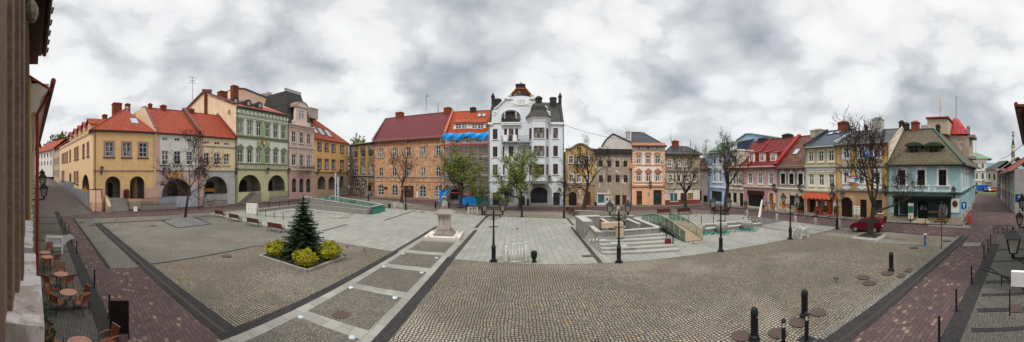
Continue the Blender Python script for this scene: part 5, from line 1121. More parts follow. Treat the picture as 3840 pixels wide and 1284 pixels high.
# 14 house with dark hipped roof
h = House('corner_house', 'worn grey house with white and orange ground floor and red chimney behind the sparse tree', (28.5, 53.4), (35.4, 51.0), 9, 0); h.zt = h.uz('F', 760, 302)[1]
PG = plaster((.40, .34, .25), .5, peel=.3, peelc=(.52, .36, .26), name='patched_grey'); kw = dict(sur=MC['dirty_cream'], suw=.14, sill=STONE_G)
h.row('F', [708, 765, 818], 346, 387, 22, **kw); h.row('G', [27], 340, 388, 24, **kw); h.row('F', [711, 767, 820], 443, 489, 25, **kw); h.row('G', [28, 74], 440, 486, 25, **kw)
u0, z1 = h.uz('F', 710, 560); u1, z0 = h.uz('F', 760, 615); h.opening(u0, u1, z0, z1); h.window(u0, u1, z0, z1, frame=SHW, cols=2, rows=(), glass=MC['shop_teal'])
u0, z1 = h.uz('F', 778, 560); u1 = h.uz('F', 812, 615)[0]; h.door(u0, u1, .05, z1, BRWOOD, glass=GLASS)
u0, z1 = h.uz('F', 822, 560); u1, z0 = h.uz('F', 860, 600); h.opening(u0, u1, z0, z1); h.window(u0, u1, z0, z1, frame=BRWOOD, cols=2, rows=(), glass=MC['warm_glass'])
ug = h.uz('F', 765, 600)[0]
h.wall([(.9, paint((.20, .05, .04), .8, name='dark_red_socle')), (h.uz('F', 760, 530)[1], plaster((.70, .62, .52), .3)), (99, PG)]); h.band('F', 760, 412, .4, .2, STONE_G); h.band('F', 760, 305, .4, .25, STONE_G); h.band('F', 760, 530, .2, .15, STONE_G)
h.roof(h.uz('F', 760, 258, 4.5)[1], 4.5, SLATE, hipL=2.2, hipR=2.2, over=.6, ol=.2, orr=.5); h.chimney('F', 745, 222, 262, 40, 4, CHB); h14 = h
# 15 gateway house
h = House('gateway_house', 'low grey house with arched gateway and brown roof beside the blue house', (35.5, 53.6), (38.6, 52.6), 8, 0); h.zt = h.uz('G', 120, 398)[1]
GY = plaster((.34, .30, .25), .5, name='dull_grey_render'); u0, z1 = h.uz('G', 92, 535); u1 = h.uz('G', 122, 535)[0]; h.arcade('G', 107, 91, 122, 535, 615, rail=False, depth=5, ratio=1)
u0, z1 = h.uz('G', 134, 575); h.door(max(2.0, u0), min(h.W - .1, u0 + .9), .05, z1, DKWOOD, leaves=1); h.wall([(99, GY)]); h.roof(h.uz('G', 120, 335, 4)[1], 4, RUSTM, orr=1.5, ol=.2); h15 = h
def EX(X, off=0.0):
    """point on the east row's facade line (38.6,52) -> (37,3.6) seen at photo column X"""
    A = Vector((38.62 + off, 52.0)); B = Vector((36.95 + off, 3.6)); th = (X - CX) / F; dr = Vector((sin(th), cos(th))); e = B - A
    det = e.x * (-dr.y) + e.y * dr.x; u = (-A.x * (-dr.y) + -A.y * dr.x) / det
    p = A + e * u; return (p.x, p.y)
# 16 blue house
h = House('town_house', 'light blue house with white window frames and shop window behind a big tree', EX(2664), EX(2720), 12, 0); h.zt = h.uz('G', 240, 290)[1]
BL = plaster((.46, .60, .88), .15, name='light_blue'); kw = dict(sur=WHT, suw=.2, sill=WHT, hood=('flat', WHT))
h.row('G', [207, 244], 318, 370, 17, **kw); h.row('G', [207, 244], 412, 485, 17, **kw)
u0, z1 = h.uz('G', 186, 545); u1, z0 = h.uz('G', 253, 625); h.opening(u0, u1, .5, z1); h.window(u0, u1, .5, z1, frame=DG, cols=3, rows=(.75,), glass=glassmat('shop_green', (.03, .06, .05), 0))
h.wall([(99, BL)], skip=('L',)); h.band('G', 200, 392, .3, .2, WHT); h.band('G', 200, 520, .3, .2, WHT); h.band('G', 200, 292, .5, .3, GRNM, steps=2)
a = PD(2644, 67.5); b = Vector(EX(2664)); hb = House('tmp', 'x', (a.x, a.y), (b.x, b.y), 4, h.zt); hb.row('G', [163], 320, 370, 6, cols=1, sur=WHT, suw=.12); hb.row('G', [163], 420, 475, 6, cols=1, sur=WHT, suw=.12); hb.wall([(99, BL)]); hb.band('G', 160, 392, .3, .2, WHT, z=h.uz('G', 200, 392)[1]); merge(hb, h)
h.roof(h.uz('G', 230, 242, 3.4)[1], 3.4, GRNM, vb=12, zb=h.zt + 4, over=.5, ol=1.0); h.chimney('G', 158, 218, 292, 14, .5, WHT, GRNM)
# tall blue party wall rising behind the row (seen above the roofs)
mb = MB(); q = []
Vp = 8.0
for x, y in ((350, 300), (350, 222), (412, 180), (450, 180), (600, 206), (600, 300)):
    u, z = h.uz('G', x, y, Vp); q.append((u, z))
mb.prism(q[::-1], Vp, Vp + 7); h.part(mb, 'rear_wing', BL); mb = MB()
for a, b in zip(q[1:-2], q[2:-1]): mb.bar((a[0], Vp + 3.4, a[1] + .1), (b[0], Vp + 3.4, b[1] + .1), 7.4, .25)
h.part(mb, 'rear_roof', GRNM); h16 = h
# 17 narrow beige house
h = House('town_house', 'narrow brown-beige house with cream attic gable between the blue and the pink house', EX(2720), EX(2789), 10, 0); h.zt = h.uz('G', 340, 390)[1]
BB = plaster((.44, .34, .25), .35, name='brown_beige'); CRM = plaster((.66, .58, .47), .35, joint=.5, name='beige_ashlar'); kw = dict(sur=WHT, suw=.2, sill=WHT)
h.row('G', [296, 335, 372], 436, 498, 17, hood=('ped', CRW), **kw); h.row('G', [337], 557, 620, 22, frame=DKWOOD, cols=2)
for x0, x1 in ((291, 311), (367, 391)): u0, z1 = h.uz('G', x0, 558); u1 = h.uz('G', x1, 558)[0]; h.door(max(.1, u0), u1, .1, z1, DKWOOD, leaves=1)
h.wall([(h.uz('G', 340, 530)[1], CRM), (99, BB)]); h.band('G', 340, 530, .25, .2, CRW); h.band('G', 340, 396, .4, .3, CRW, steps=2)
h.roof(h.uz('G', 340, 330, 4)[1] + .8, 4, TILED, over=.4)
u0, z1 = h.uz('G', 313, 290, .3); u1, z0 = h.uz('G', 372, 378, .3); mb = MB(); mb.box(u0, u1, .3, 5, z0, z1); d = h.part(mb, 'attic_gable', CRM); um, za = h.uz('G', 335, 318, .3); zb_ = h.uz('G', 335, 365, .3)[1]; h.window(um - .7, um + .7, zb_, za, v=.3, rec=-.03, par=d, sur=CRW, suw=.15); mb = MB(); mb.box(u0 - .15, u1 + .15, .1, 5.2, z1, z1 + .25); h.part(mb, 'attic_cornice', CRW, d); h17 = h
# 18 pink house
h = House('town_house', 'pink house with white window surrounds, orange arched door and three roof dormers', EX(2790), EX(2914), 12, 0); h.zt = h.uz('G', 500, 388)[1]
PI = plaster((.62, .38, .39), .2, name='rose_pink'); PIJ = plaster((.52, .31, .32), .2, joint=.5, name='rose_ashlar'); kw = dict(sur=WHT, suw=.2, sill=PKL, hood=('seg', PKL))
h.row('G', [437, 502, 574], 432, 497, 23, **kw)
u0, z1 = h.uz('G', 424, 565); u1, z0 = h.uz('G', 520, 635); h.opening(u0, u1, .35, z1); h.window(u0, u1, .35, z1, frame=DG, cols=4, rows=(.8,), fw=.08); h.pxbox('shop_fascia', paint((.05, .02, .018), .6, name='dark_fascia'), 'G', 416, 541, 520, 567, -.25, -.003)
u0, z1 = h.uz('G', 562, 556); u1 = h.uz('G', 590, 556)[0]; h.door(u0, u1, .2, z1, ORWOOD, arch=1, leaves=2, steps=1); mb = MB(); ring(mb, outline(u1 - u0 + .7, z1 + .2, 1, 12, (u0 + u1) / 2, 0), outline(u1 - u0, z1, 1, 12, (u0 + u1) / 2, 0), -.15, -.003); h.part(mb, 'door_surround', PKL)
h.wall([(.5, CRM), (h.uz('G', 500, 518)[1], PIJ), (99, PI)]); h.band('G', 500, 518, .3, .18, PKL); h.band('G', 500, 394, .5, .35, PKL, steps=3); h.dentils(h.uz('G', 500, 412)[1], .3, .3, .7, PKL)
mb = MB()
for x in (468, 536): u, z = h.uz('G', x, 440); mb.prism([(u - .3, z + .6), (u + .3, z + .6), (u + .15, z), (u, z - .7), (u - .15, z)], -.06, -.003)
h.part(mb, 'stucco_ornament', PKL)
vr = 6; zr = h.uz('G', 640, 205, vr)[1]; h.roof(zr, vr, TILED, over=.4, ol=3.5)
RDS = paint((.23, .025, .02), .55, name='bright_red_sheet'); mb = MB(); mb.bar((h.W, -.5, h.zt + .2), (h.W, vr, zr + .2), .7, .5); mb.bar((1.2, -.2, h.zt + .2), (1.2, vr, zr + .1), .3, .2); h.part(mb, 'verge_flashing', RDS, h.r)
for x in (445, 513, 585):
    v = .9; u, z1 = h.uz('G', x, 302, v); z0 = h.uz('G', x, 350, v)[1]; mb = MB(); mb.box(u - .75, u + .75, v, v + 3.6, z0 - .3, z1 + .2); d = h.part(mb, 'dormer', PKL, h.r); h.window(u - .48, u + .48, z0, z1 - .1, v=v, rec=-.03, par=d); mb = MB(); mb.slab([(u - .95, v - .15, z1 + .15), (u + .95, v - .15, z1 + .15), (u + .95, v + 3.8, z1 + .9), (u - .95, v + 3.8, z1 + .9)], .12); mb.box(u + .76, u + .8, v + .2, v + 3.4, z0 - .3, z1 + .1); h.part(mb, 'dormer_roof', RDS, d)
h.chimney('G', 517, 205, 225, 36, 6, CHD, CHD); h.chimney('G', 678, 180, 205, 44, 6.5, CHD, CHD); h18 = h
# 19 brown house
h = House('town_house', 'stained brown two-storey house with black windows, rusty roof and orange arched door', EX(2916), EX(3019), 12, 0); h.zt = h.uz('G', 700, 385)[1]
BN = plaster((.32, .26, .20), .55, peel=.12, peelc=(.55, .5, .4), name='stained_brown'); CW = plaster((.60, .52, .38), .55, peel=.2, peelc=(.36, .27, .18), name='stained_cream')
h.row('G', [649, 703, 762], 433, 500, 28, sur=WHT, suw=.16, frame=DKWOOD, hood=('key', WHT), rows=(.62,))
for xa, xb, yt, ar, m, st in ((636, 662, 558, 1, ORWOOD, 3), (750, 783, 575, 1, DKWOOD, 1)): u0, z1 = h.uz('G', xa, yt); u1 = h.uz('G', xb, yt)[0]; h.door(u0, u1, .15 * st, z1, m, arch=ar, leaves=2, steps=st)
u0, z1 = h.uz('G', 690, 573); u1, z0 = h.uz('G', 722, 640); h.opening(u0, u1, z0, z1); h.window(u0, u1, z0, z1, frame=DKWOOD, cols=2, rows=())
h.wall([(h.uz('G', 700, 532)[1], CW), (99, BN)]); h.band('G', 700, 530, .2, .16, WHT); h.band('G', 700, 388, .3, .25, STONE_G, steps=2)
vr = 6; zr = h.uz('G', 740, 195, vr)[1]; h.roof(zr, vr, RUSTM, over=.45); h.skylight('G', 716, 270, 752, 292, 2.6); h.chimney('H', 183, 148, 190, 75, 6, CHP, CHP, ww=1.0) ; h19 = h
# 20 grey-cream house with red shopfront
h = House('town_house', 'pale house with cream window frames, blue-black roof and rust-red shop awning', EX(3020), EX(3134), 11, 0); h.zt = h.uz('H', 200, 258)[1]
GL = plaster((.42, .41, .36), .15, name='light_grey_render'); WL = plaster((.66, .67, .70), .15, name='lilac_white'); CRF = paint((.74, .68, .42), .6, name='butter_trim')
h.row('H', [141, 205, 271], 290, 355, 29, sur=CRF, suw=.2, sill=CRF, hood=('flat', CRF)); h.row('H', [143, 207, 273], 437, 508, 29, sur=CRF, suw=.2, sill=CRF, hood=('flat', CRF))
RDF = paint((.36, .07, .03), .6, name='rust_red_front'); zs_ = h.uz('H', 200, 560)[1]
u0, z1 = h.uz('H', 132, 598); u1 = h.uz('H', 166, 598)[0]; h.door(u0, u1, .3, z1, DKWOOD, steps=2); u0, z1 = h.uz('H', 262, 600); u1 = h.uz('H', 290, 600)[0]; h.door(u0, u1, .25, z1, RDF, leaves=1, glass=GLASS, steps=1)
u0, z1 = h.uz('H', 195, 595); u1, z0 = h.uz('H', 222, 655); h.opening(u0, u1, z0, z1); h.window(u0, u1, z0, z1, frame=RDF, cols=1, rows=(.5,), glass=glassmat('shop_pale', (.16, .2, .2), 0))
h.wall([(zs_, RDF), (h.uz('H', 200, 395)[1], WL), (99, GL)]); h.band('H', 200, 388, .25, .35, CRF, steps=2); h.band('H', 200, 546, .35, .25, CRF, steps=2); h.band('H', 200, 268, .45, .3, CRF, steps=3); h.band('H', 200, 408, .15, .12, WL)
za = h.uz('H', 200, 556)[1]; zb_ = h.uz('H', 200, 588)[1]
def aw(a, b):
    u = .15 + a * (h.W - .3); v = -.1 - 1.0 * b; z = za - (za - zb_) * b
    if b > .95: z -= .22 * abs(sin(a * 14 * pi / 2 * 1.0))
    return (u, v, z)
cloth('awning', None, aw, 60, 6, RDF, h.root)
mb = MB()
for x0, x1 in ((174, 184), (230, 243)): u0, z1 = h.uz('H', x0, 612); u1, z0 = h.uz('H', x1, 645); mb.box(u0, u1, -.06, -.003, z0, z1)
h.part(mb, 'menu_board', WHITE)
mb = MB()
for u in (.2, h.W - .2): mb.box(u - .2, u + .2, -.12, -.003, 0, zs_ - .8)
h.part(mb, 'pilaster', MC['dirty_cream'])
zr = h.uz('H', 240, 160, 6)[1]; h.roof(zr, 6, BLUM, over=.45); h.skylight('H', 252, 180, 284, 192, 4.6); h.skylight('H', 303, 176, 333, 187, 4.9); h.chimney('H', 350, 100, 165, 52, 6, CHB, CHB); mb = MB(); mb.bar((.1, -.5, h.zt + .25), (.1, 6, zr + .2), .35, .3); h.part(mb, 'verge_flashing', CHD, h.r); h.downpipe(.1, h.zt, paint((.35, .36, .37), .4, .5, name='zinc_pipe')); h20 = h
# 21 yellow pilastered derelict house
h = House('derelict_house', 'worn house with yellow pilasters, grey roof and banners hung in its upper windows', EX(3135), EX(3332), 11, 0); h.zt = h.uz('H', 450, 238)[1]
WP = plaster((.48, .41, .32), .55, peel=.22, peelc=(.34, .27, .2), name='weathered_beige'); YPL = plaster((.66, .40, .08), .4, name='pilaster_yellow'); OCB = plaster((.46, .29, .15), .45, peel=.1, peelc=(.5, .42, .3), name='ochre_brown_ground')
kw = dict(sur=WHT, suw=.24); h.row('H', [368, 466, 568], 266, 335, 32, hood=('flat', WHT), **kw); h.row('H', [368, 466, 568], 428, 496, 32, hood=('flat', WHT), **kw)
u0, z1 = h.uz('H', 336, 584); u1 = h.uz('H', 411, 584)[0]; h.door(u0, u1, .05, z1, DKWOOD, arch=1, leaves=2); mb = MB(); ring(mb, outline(u1 - u0 + .8, z1 + .35, 1, 14, (u0 + u1) / 2, 0), outline(u1 - u0, z1, 1, 14, (u0 + u1) / 2, 0), -.14, -.003); h.part(mb, 'door_surround', OCB); gate_u = (u0, u1)
u0, z1 = h.uz('H', 457, 601); u1 = h.uz('H', 499, 601)[0]; h.door(u0, u1, .15, z1, DKWOOD, leaves=1, steps=1); u0, z1 = h.uz('H', 553, 603); u1, z0 = h.uz('H', 599, 688); h.opening(u0, u1, z0, z1); h.window(u0, u1, z0, z1, frame=DKWOOD, cols=1, rows=(), sill=MC['dirty_cream'])
h.wall([(h.uz('H', 450, 545)[1], OCB), (99, WP)], gableR=[(0, h.zt), (5.5, h.zt + 3), (11, h.zt)], side=plaster((.74, .64, .52), .2)); h.band('H', 450, 545, .25, .2, STONE_G, steps=2); h.band('H', 450, 388, .3, .3, WP, steps=2); h.band('H', 450, 246, .4, .25, WP, steps=2)
for y0_, y1_ in ((248, 372), (402, 535)):
    for x in (320, 416, 515, 622): u = max(.22, min(h.W - .22, h.uz('H', x, 300)[0])); z1 = h.uz('H', 450, y0_)[1]; z0 = h.uz('H', 450, y1_)[1]; h.box('pilaster', YPL, u - .2, u + .2, -.12, -.003, z0, z1)
for x in (371, 470, 577): u, z = h.uz('H', x, 523); mb = MB(); mb.prism([(u - .85, z), (u, z - .3), (u + .85, z), (u, z + .3)], -.07, -.003); h.part(mb, 'stucco_lozenge', WHT)
zr = h.uz('H', 500, 157, 5.5)[1]; h.roof(zr, 5.5, GREYM, over=.5); h.chimney('H', 573, 78, 155, 58, 5, CHP, CHD); h.chimney('H', 496, 122, 160, 18, 5.5, CHB); mb = MB(); mb.bar((.1, -.5, h.zt + .25), (.1, 5.5, zr + .2), .35, .3); h.part(mb, 'verge_flashing', MC['zinc'], h.r); h.downpipe(h.W - .06, h.zt, GRN2)
def banner(name, label, k, x0, y0, x1, y1, v, m, cat='banner'):
    u0, z1 = h.uz(k, x0, y0, v); u1, z0 = h.uz(k, x1, y1, v); t = thing(name, label, cat, toW(h, (u0 + u1) / 2, v, (z0 + z1) / 2), h.root.rotation_euler[2]); w, q = (u1 - u0) / 2, (z1 - z0) / 2
    cl = cloth('sheet', None, lambda a, b: (-w + 2 * w * a, .04 * sin(a * 13), q - 2 * q * b - .05 * sin(a * pi)), 24, 4, m, t); return t, w, q
BNW = paint((.74, .72, .72), .7, name='banner_white'); BNB = paint((.03, .24, .55), .6, name='banner_blue'); BNR = paint((.55, .05, .08), .6, name='banner_red')
t, w, q = banner('banner', 'white banner with blue corner hung across the upper windows of the worn yellow house', 'H', 484, 282, 552, 322, -.35, BNW)
mb = MB(); mb.box(-w, -w + .95, -.07, -.05, -q, q); mb.build('blue_panel', BNB, t); text_mesh('JEŚ', .5, BNW, t, (-w + .5, -.08, .1), (pi / 2, 0, 0)); mb = MB()
for i in range(5): mb.ball((-w + 1.2 + i * .35, -.07, .25 * sin(i * 2)), (.14, .01, .12), 8, 4)
mb.build('red_flowers', BNR, t)
t, w, q = banner('banner', 'white banner with red border and blue figures hung below the first floor windows', 'H', 370, 448, 446, 493, -.35, BNW)
mb = MB(); mb.box(-w, w, -.07, -.05, q - .12, q); mb.box(-w, w * .5, -.07, -.05, -q, -q + .1); mb.build('red_border', BNR, t); mb = MB(); mb.box(w * .45, w * .75, -.08, -.05, -q * .6, q * .5); mb.box(w * .8, w, -.08, -.05, -q * .3, q * .7); mb.build('blue_figures', BNB, t); h21 = h
# 22 turquoise corner house
h = House('corner_house', 'turquoise corner house with black shopfront and khaki tiled roof with two green dormers', EX(3333), EX(3604), 14, 0); h.zt = h.uz('I', 250, 436)[1]
TQ = plaster((.42, .60, .63), .18, name='turquoise'); TQJ = plaster((.32, .48, .52), .2, joint=.45, name='turquoise_ashlar'); TQD = paint((.05, .095, .075), .6, name='dark_green_trim'); BKS = paint((.012, .020, .019), .4, name='black_green_shop')
kw = dict(frame=DG, sur=WHT, suw=.26, hood=('key', WHT), rows=(.64,), glass=VG, fw=.11)
h.row('I', [73, 198, 335], 479, 577, 46, **kw)
for x in (73, 198, 335):
    u, z1 = h.uz('I', x, 582); z1 = h.uz('I', 73, 582)[1]; z0 = h.uz('I', 73, 618)[1]; mb = MB(); mb.box(u - 1.1, u - .86, -.08, -.003, z0, z1); mb.box(u + .86, u + 1.1, -.08, -.003, z0, z1); mb.box(u - .86, u + .86, -.04, -.003, z0 + .1, z0 + .18); mb.box(u - .8, u + .8, -.04, -.003, z1 - .25, z1 - .17); mb.box(u - 1.1, u + 1.1, -.14, -.003, z1 - .002, z1 + .1); h.part(mb, 'window_apron', WHT)
zsh = h.uz('I', 200, 645)[1]; zba = h.uz('I', 200, 792)[1]
for xa, xb in ((42, 106), (307, 374)): u0, z1 = h.uz('I', xa, 660); u1, z0 = h.uz('I', xb, 768); z1 = h.uz('I', 200, 662)[1]; z0 = h.uz('I', 200, 770)[1]; h.opening(u0, u1, z0, z1); h.window(u0, u1, z0, z1, frame=BKS, cols=1, rows=(.72,), rec=.05)
u0 = h.uz('I', 172, 700)[0]; u1 = h.uz('I', 243, 700)[0]; h.door(u0, u1, .45, h.uz('I', 200, 665)[1], BKS, glass=GLASS, rec=.5, fan=True); dz = (u0, u1)
h.wall([(.75, STONE_S), (h.uz('I', 200, 628)[1], TQJ), (99, TQ)], skip=('R',)); h.band('I', 200, 627, .25, .2, TQD); h.band('I', 200, 621, .15, .14, TQ); h.band('I', 200, 442, .45, .3, TQD, steps=2)
mb = MB(); a0 = h.uz('I', 26, 700)[0]; a1 = h.uz('I', 388, 700)[0]; mb.box(a0 - .15, a1 + .15, -.45, -.003, zsh - .3, zsh); mb.box(a0, a1, -.3, -.003, zsh - .65, zsh - .3)
cuts = [(a0, h.uz('I', 42, 700)[0]), (h.uz('I', 106, 700)[0], dz[0]), (dz[1], h.uz('I', 307, 700)[0]), (h.uz('I', 374, 700)[0], a1)]
for x, y in cuts: mb.box(x, y, -.22, -.003, .7, zsh - .65)
for i in (0, 2):
    x = cuts[i][1] if i == 0 else cuts[2][1]; y = cuts[1][0] if i == 0 else cuts[3][0]; mb.box(x, y, -.2, -.003, .7, h.uz('I', 200, 772)[1])
h.part(mb, 'shopfront', BKS); mb = MB(); mb.box(dz[0] - .3, dz[1] + .3, -1.3, -.23, 0, .22); mb.box(dz[0], dz[1], -.9, -.23, .22, .44); h.part(mb, 'doorstep', STONE_S)
mb = MB(); u, z = h.uz('I', 134, 748); mb.box(u - .35, u + .35, -.28, -.23, z - .9, z + 1.1); mn = h.part(mb, 'menu_case', MC['dirty_cream']); mb = MB(); mb.box(u - .33, u + .33, -.3, -.281, z - .1, z + .75); h.part(mb, 'menu_sheet', paint((.02, .16, .09), .5, name='menu_green'), mn)
u, z = h.uz('I', 417, 710); h.box('plaque', WHT, u - .5, u + .5, -.1, -.003, z - .85, z + .85); mb = MB(); mb.ball((u, -.12, z + .25), (.36, .08, .42), 12, 7); h.part(mb, 'bronze_relief', BRWOOD)
u, z = h.uz('I', 14, 745); h.box('meter_box', MC['dirty_cream'], u - .15, u + .15, -.1, -.003, z - .25, z + .25)
# side wall along the right street
b0 = Vector((h.B.x, h.B.y)); b1 = Vector((66.0, 3.5)); hs = House('tmp', 'x', (b0.x, b0.y), (b1.x, b1.y), 8, h.zt)
for i, u in enumerate((3.4, 7.6, 11.8, 16, 20.2, 24.4)):
    hs.opening(u - .75, u + .75, 4.1, 6.3, 0); hs.window(u - .75, u + .75, 4.1, 6.3, **kw); hs.opening(u - .6, u + .6, 1.0, 3.0, 0); hs.window(u - .6, u + .6, 1.0, 3.0, sur=TQ, suw=.15, sill=STONE_S, frame=WHITE)
hs.wall([(.8, STONE_S), (h.uz('I', 200, 628)[1], TQJ), (99, TQ)], skip=('L',)); zt = h.zt
for z_, o_, hh in ((h.uz('I', 200, 627)[1], .25, .2), (zt - .25, .4, .3)): hs.band('I', 0, 0, hh, o_, TQD, z=z_)
merge(hs, h)
# hipped khaki roof
vr = 6.5; q = h.uz('I', 275, 213, vr); zr = q[1]; ur = q[0]; ov = .5; zf = zt - .1; mb = MB(); Wd = h.W
mb.slab([(-.1, -ov, zf), (Wd + ov, -ov, zf), (ur, vr, zr), (-.1, vr, zr)], .15); mb.slab([(Wd + ov, -ov, zf), (Wd + ov, 29, zf), (ur, 24, zr), (ur, vr, zr)], .15); mb.slab([(-.1, vr, zr), (ur, vr, zr), (ur, 13, zr - 2), (-.1, 13, zr - 2)], .15)
h.r = h.part(mb, 'roof', TILEK); mb = MB(); mb.bar((Wd + ov, -ov, zf + .05), (ur, vr, zr + .05), .28, .18); mb.bar((-.1, vr, zr), (ur, vr, zr), .28, .18); mb.bar((-.1, -ov, zf), (-.1, vr, zr), .35, .2, up=(1, 0, 0)); h.part(mb, 'ridge', TQD, h.r); h.slope = (zf, ov, (zr - zf) / (vr + ov), zt)
mb = MB(); mb.box(-.1, Wd + ov + .12, -ov - .14, -ov, zf - .2, zf - .05); mb.box(Wd + ov, Wd + ov + .14, -ov, 29, zf - .2, zf - .05); h.part(mb, 'gutter', GUT, h.r)
DGR = paint((.035, .065, .03), .6, name='dormer_green')
for x in (151, 278):
    v = 1.6; u, z1 = h.uz('I', x, 318, v); z0 = h.uz('I', x, 376, v)[1]; w = .95; mb = MB(); mb.box(u - w, u + w, v, v + 3.5, z0 - .3, z1 - .05); d = h.part(mb, 'dormer', DGR, h.r); h.window(u - .58, u + .58, z0 + .05, z1 - .15, v=v, rec=-.03, par=d, frame=DG, glass=VG); mb = MB(); n = 8
    o = [(u + (w + .35) * cos(pi - pi * i / n), z1 - .12 + .5 * sin(pi * i / n)) for i in range(n + 1)]; mb.prism(o, v - .25, v + 4.2); h.part(mb, 'dormer_roof', DGR, d)
for x, yt, yb, w_, m in ((71, 165, 215, 28, CHD), (103, 178, 215, 30, CHD), (160, 168, 215, 46, CHB), (306, 188, 232, 24, CHD)): h.chimney('I', x, yt, yb, w_, 6.5, m, m)
h22 = h
# houses behind the rows
def hull(name, label, k, quad, v, depth, m, fr, cat='house'):
    """an outline measured on a frame's rear plane, given real depth"""
    q = [fr.uz(k, x, y, v) for x, y in quad]; u0 = min(p[0] for p in q); t = thing(name, label, cat, toW(fr, u0, v, 0), fr.root.rotation_euler[2]); mb = MB(); mb.prism([(p[0] - u0, p[1]) for p in q][::-1], 0, depth); mb.build('wall', m, t); return t, [(p[0] - u0, p[1]) for p in q]
PEW = plaster((.74, .55, .40), .25, name='peach_party_wall')
t, q = hull('house', 'tall peach rear building with grey metal roof rising behind the green house', 'C', ((30, 170), (45, 55), (100, 60), (250, 120), (385, 215), (385, 260), (30, 260)), 15, 12, PEW, h4)
mb = MB()
for a, b in zip(q[1:-3], q[2:-2]): mb.bar((a[0], 6, a[1] + .1), (b[0], 6, b[1] + .1), 12.4, .35)
mb.build('roof', GREYM, t)
mb = MB(); u, z = h4.uz('C', 232, 80, 20); u -= h4.uz('C', 30, 170, 15)[0]; mb.box(u - 2, u - .2, 4, 5.5, z - 5, z - .8); mb.box(u + .1, u + 1.8, 4, 5.5, z - 5, z); mb.build('chimney', CHP, t)
BGE = plaster((.46, .38, .28), .35, name='beige_concrete')
t, q = hull('tower_block', 'beige concrete stair block with red edged roof behind the turquoise house', 'I', ((236, 245), (236, 150), (368, 150), (368, 245)), 16, 6, BGE, h22, 'building'); mb = MB(); mb.box(q[1][0] - .2, q[2][0] + .2, -.3, 6.3, q[1][1], q[1][1] + .3); mb.build('roof', RDS, t)
t2 = thing('cell_antenna', 'cluster of grey cellular antennas on the beige stair block', 'antenna', toW(h22, h22.uz('I', 320, 145, 18)[0], 18, h22.uz('I', 320, 150, 18)[1])); mb = MB(); mb.tube([(0, 0, 0), (0, 0, 3.6)], .07)
for x, z in ((-.5, 2.2), (.5, 2.2), (0, 1.0), (.4, .5)): mb.bar((0, 0, z), (x, 0, z), .06)
for sg in (-1, 1): mb.bar((sg * .6, 0, 0), (0, 0, 1.6), .07)
mb.build('mast', MC['galvanised_tube'], t2)
for x, z in ((-.55, 1.6), (.55, 1.6), (.1, 2.2)): mb = MB(); mb.box(x - .15, x + .15, -.1, .1, z, z + 1.9); mb.build('antenna_panel', MC['dirty_cream'], t2)
t, q = hull('tower_house', 'old masonry house with red pyramid roof and stone balconies behind the turquoise house', 'I', ((360, 400), (360, 255), (505, 258), (505, 400)), 19, 9, plaster((.40, .33, .26), .5, peel=.3, peelc=(.5, .42, .34), name='bare_old_wall'), h22, 'building')
a = h22.uz('I', 360, 250, 19); b = h22.uz('I', 498, 250, 19); c = h22.uz('I', 420, 142, 22); u0 = h22.uz('I', 360, 400, 19)[0]; mb = MB(); A_ = a[0] - u0 - .2; B_ = b[0] - u0 + .4; zz = a[1]; mb.add([(A_, -.4, zz), (B_, -.4, zz), (B_, 8, zz), (A_, 8, zz), (c[0] - u0 - .4, 3, c[1]), (c[0] - u0 + .4, 4, c[1])], [(0, 1, 4), (1, 2, 5, 4), (2, 3, 5), (3, 0, 4, 5), (0, 3, 2, 1)]); r = mb.build('roof', seam((.30, .03, .03), 'pyramid_red', .9, .5, .1), t); mb = MB(); mb.tube([(c[0] - u0, 3.5, c[1] - .3), (c[0] - u0, 3.5, c[1] + 4.5)], .05); mb.build('lightning_rod', IRON, r)
mb = MB(); b2 = h22.uz('I', 500, 218, 19); x = b2[0] - u0; mb.box(x - .2, x + .35, 0, .6, zz - .3, zz + 1.0); mb.ball((x + .05, .3, zz + 1.3), (.4, .35, .45)); mb.box(x - .1, x + 1.3, -.1, 5, zz - .6, zz - .1); mb.box(x - .2, x + 1.4, .6, 4, zz - 4.6, zz - 4.1); mb.build('stone_balcony', STONE_G, t)
t, q = hull('house', 'low rear house with rust red roofs behind the brown and cream houses', 'I', ((195, 245), (195, 188), (240, 188), (240, 245)), 12, 5, CHP, h22);
# distant right: museum-like white building, chapel wing, church tower
def dist_box(name, label, cat, X0, X1, d, ytop, depth, m, k='z', ybase=None):
    a = PD(X0, d); b = PD(X1, d); H_ = House(name, label, a[:2], b[:2], depth, 0, cat=cat); H_.zt = H_.uz('z', (X0 + X1) / 2, ytop)[1]; return H_
WHL = plaster((.62, .59, .52), .2, name='museum_cream')
h = dist_box('palace', 'white classical building with green copper roof at the end of the right street', 'building', 3632, 3700, 132, 601, 18, WHL)
for yt, yb in ((613, 632), (650, 672), (686, 704)): h.row('z', [3662, 3685], yt, yb, 9, frame=GRN2, sur=WHT, suw=.25, rows=(.6,))
h.wall([(99, WHL)]); h.zr = 0
for y in (605, 640, 678): h.band('z', 3665, y, .3, .4, WHT)
mb = MB(); zt = h.zt; zr = h.uz('z', 3665, 572, 5)[1]; W_ = h.W; mb.add([(-.6, -.6, zt + .6), (W_ + 2.5, -.6, zt + .6), (W_ + 2.5, 18, zt + .6), (-.6, 18, zt + .6), (2, 6, zr), (W_ * .45, 6, zr), (W_ * .45, 12, zr), (2, 12, zr)], [(0, 1, 5, 4), (1, 2, 6, 5), (2, 3, 7, 6), (3, 0, 4, 7), (4, 5, 6, 7)]); h.r = h.part(mb, 'roof', GRNM); mb = MB(); mb.box(-.4, W_ + .4, -.4, -.002, zt, zt + .6); h.part(mb, 'cornice', TERR); mb = MB(); mb.tube([(W_ * .4, 6, zr - .5), (W_ * .4, 6, zr + 6)], .08); h.part(mb, 'lightning_rod', IRON, h.r); hm = h
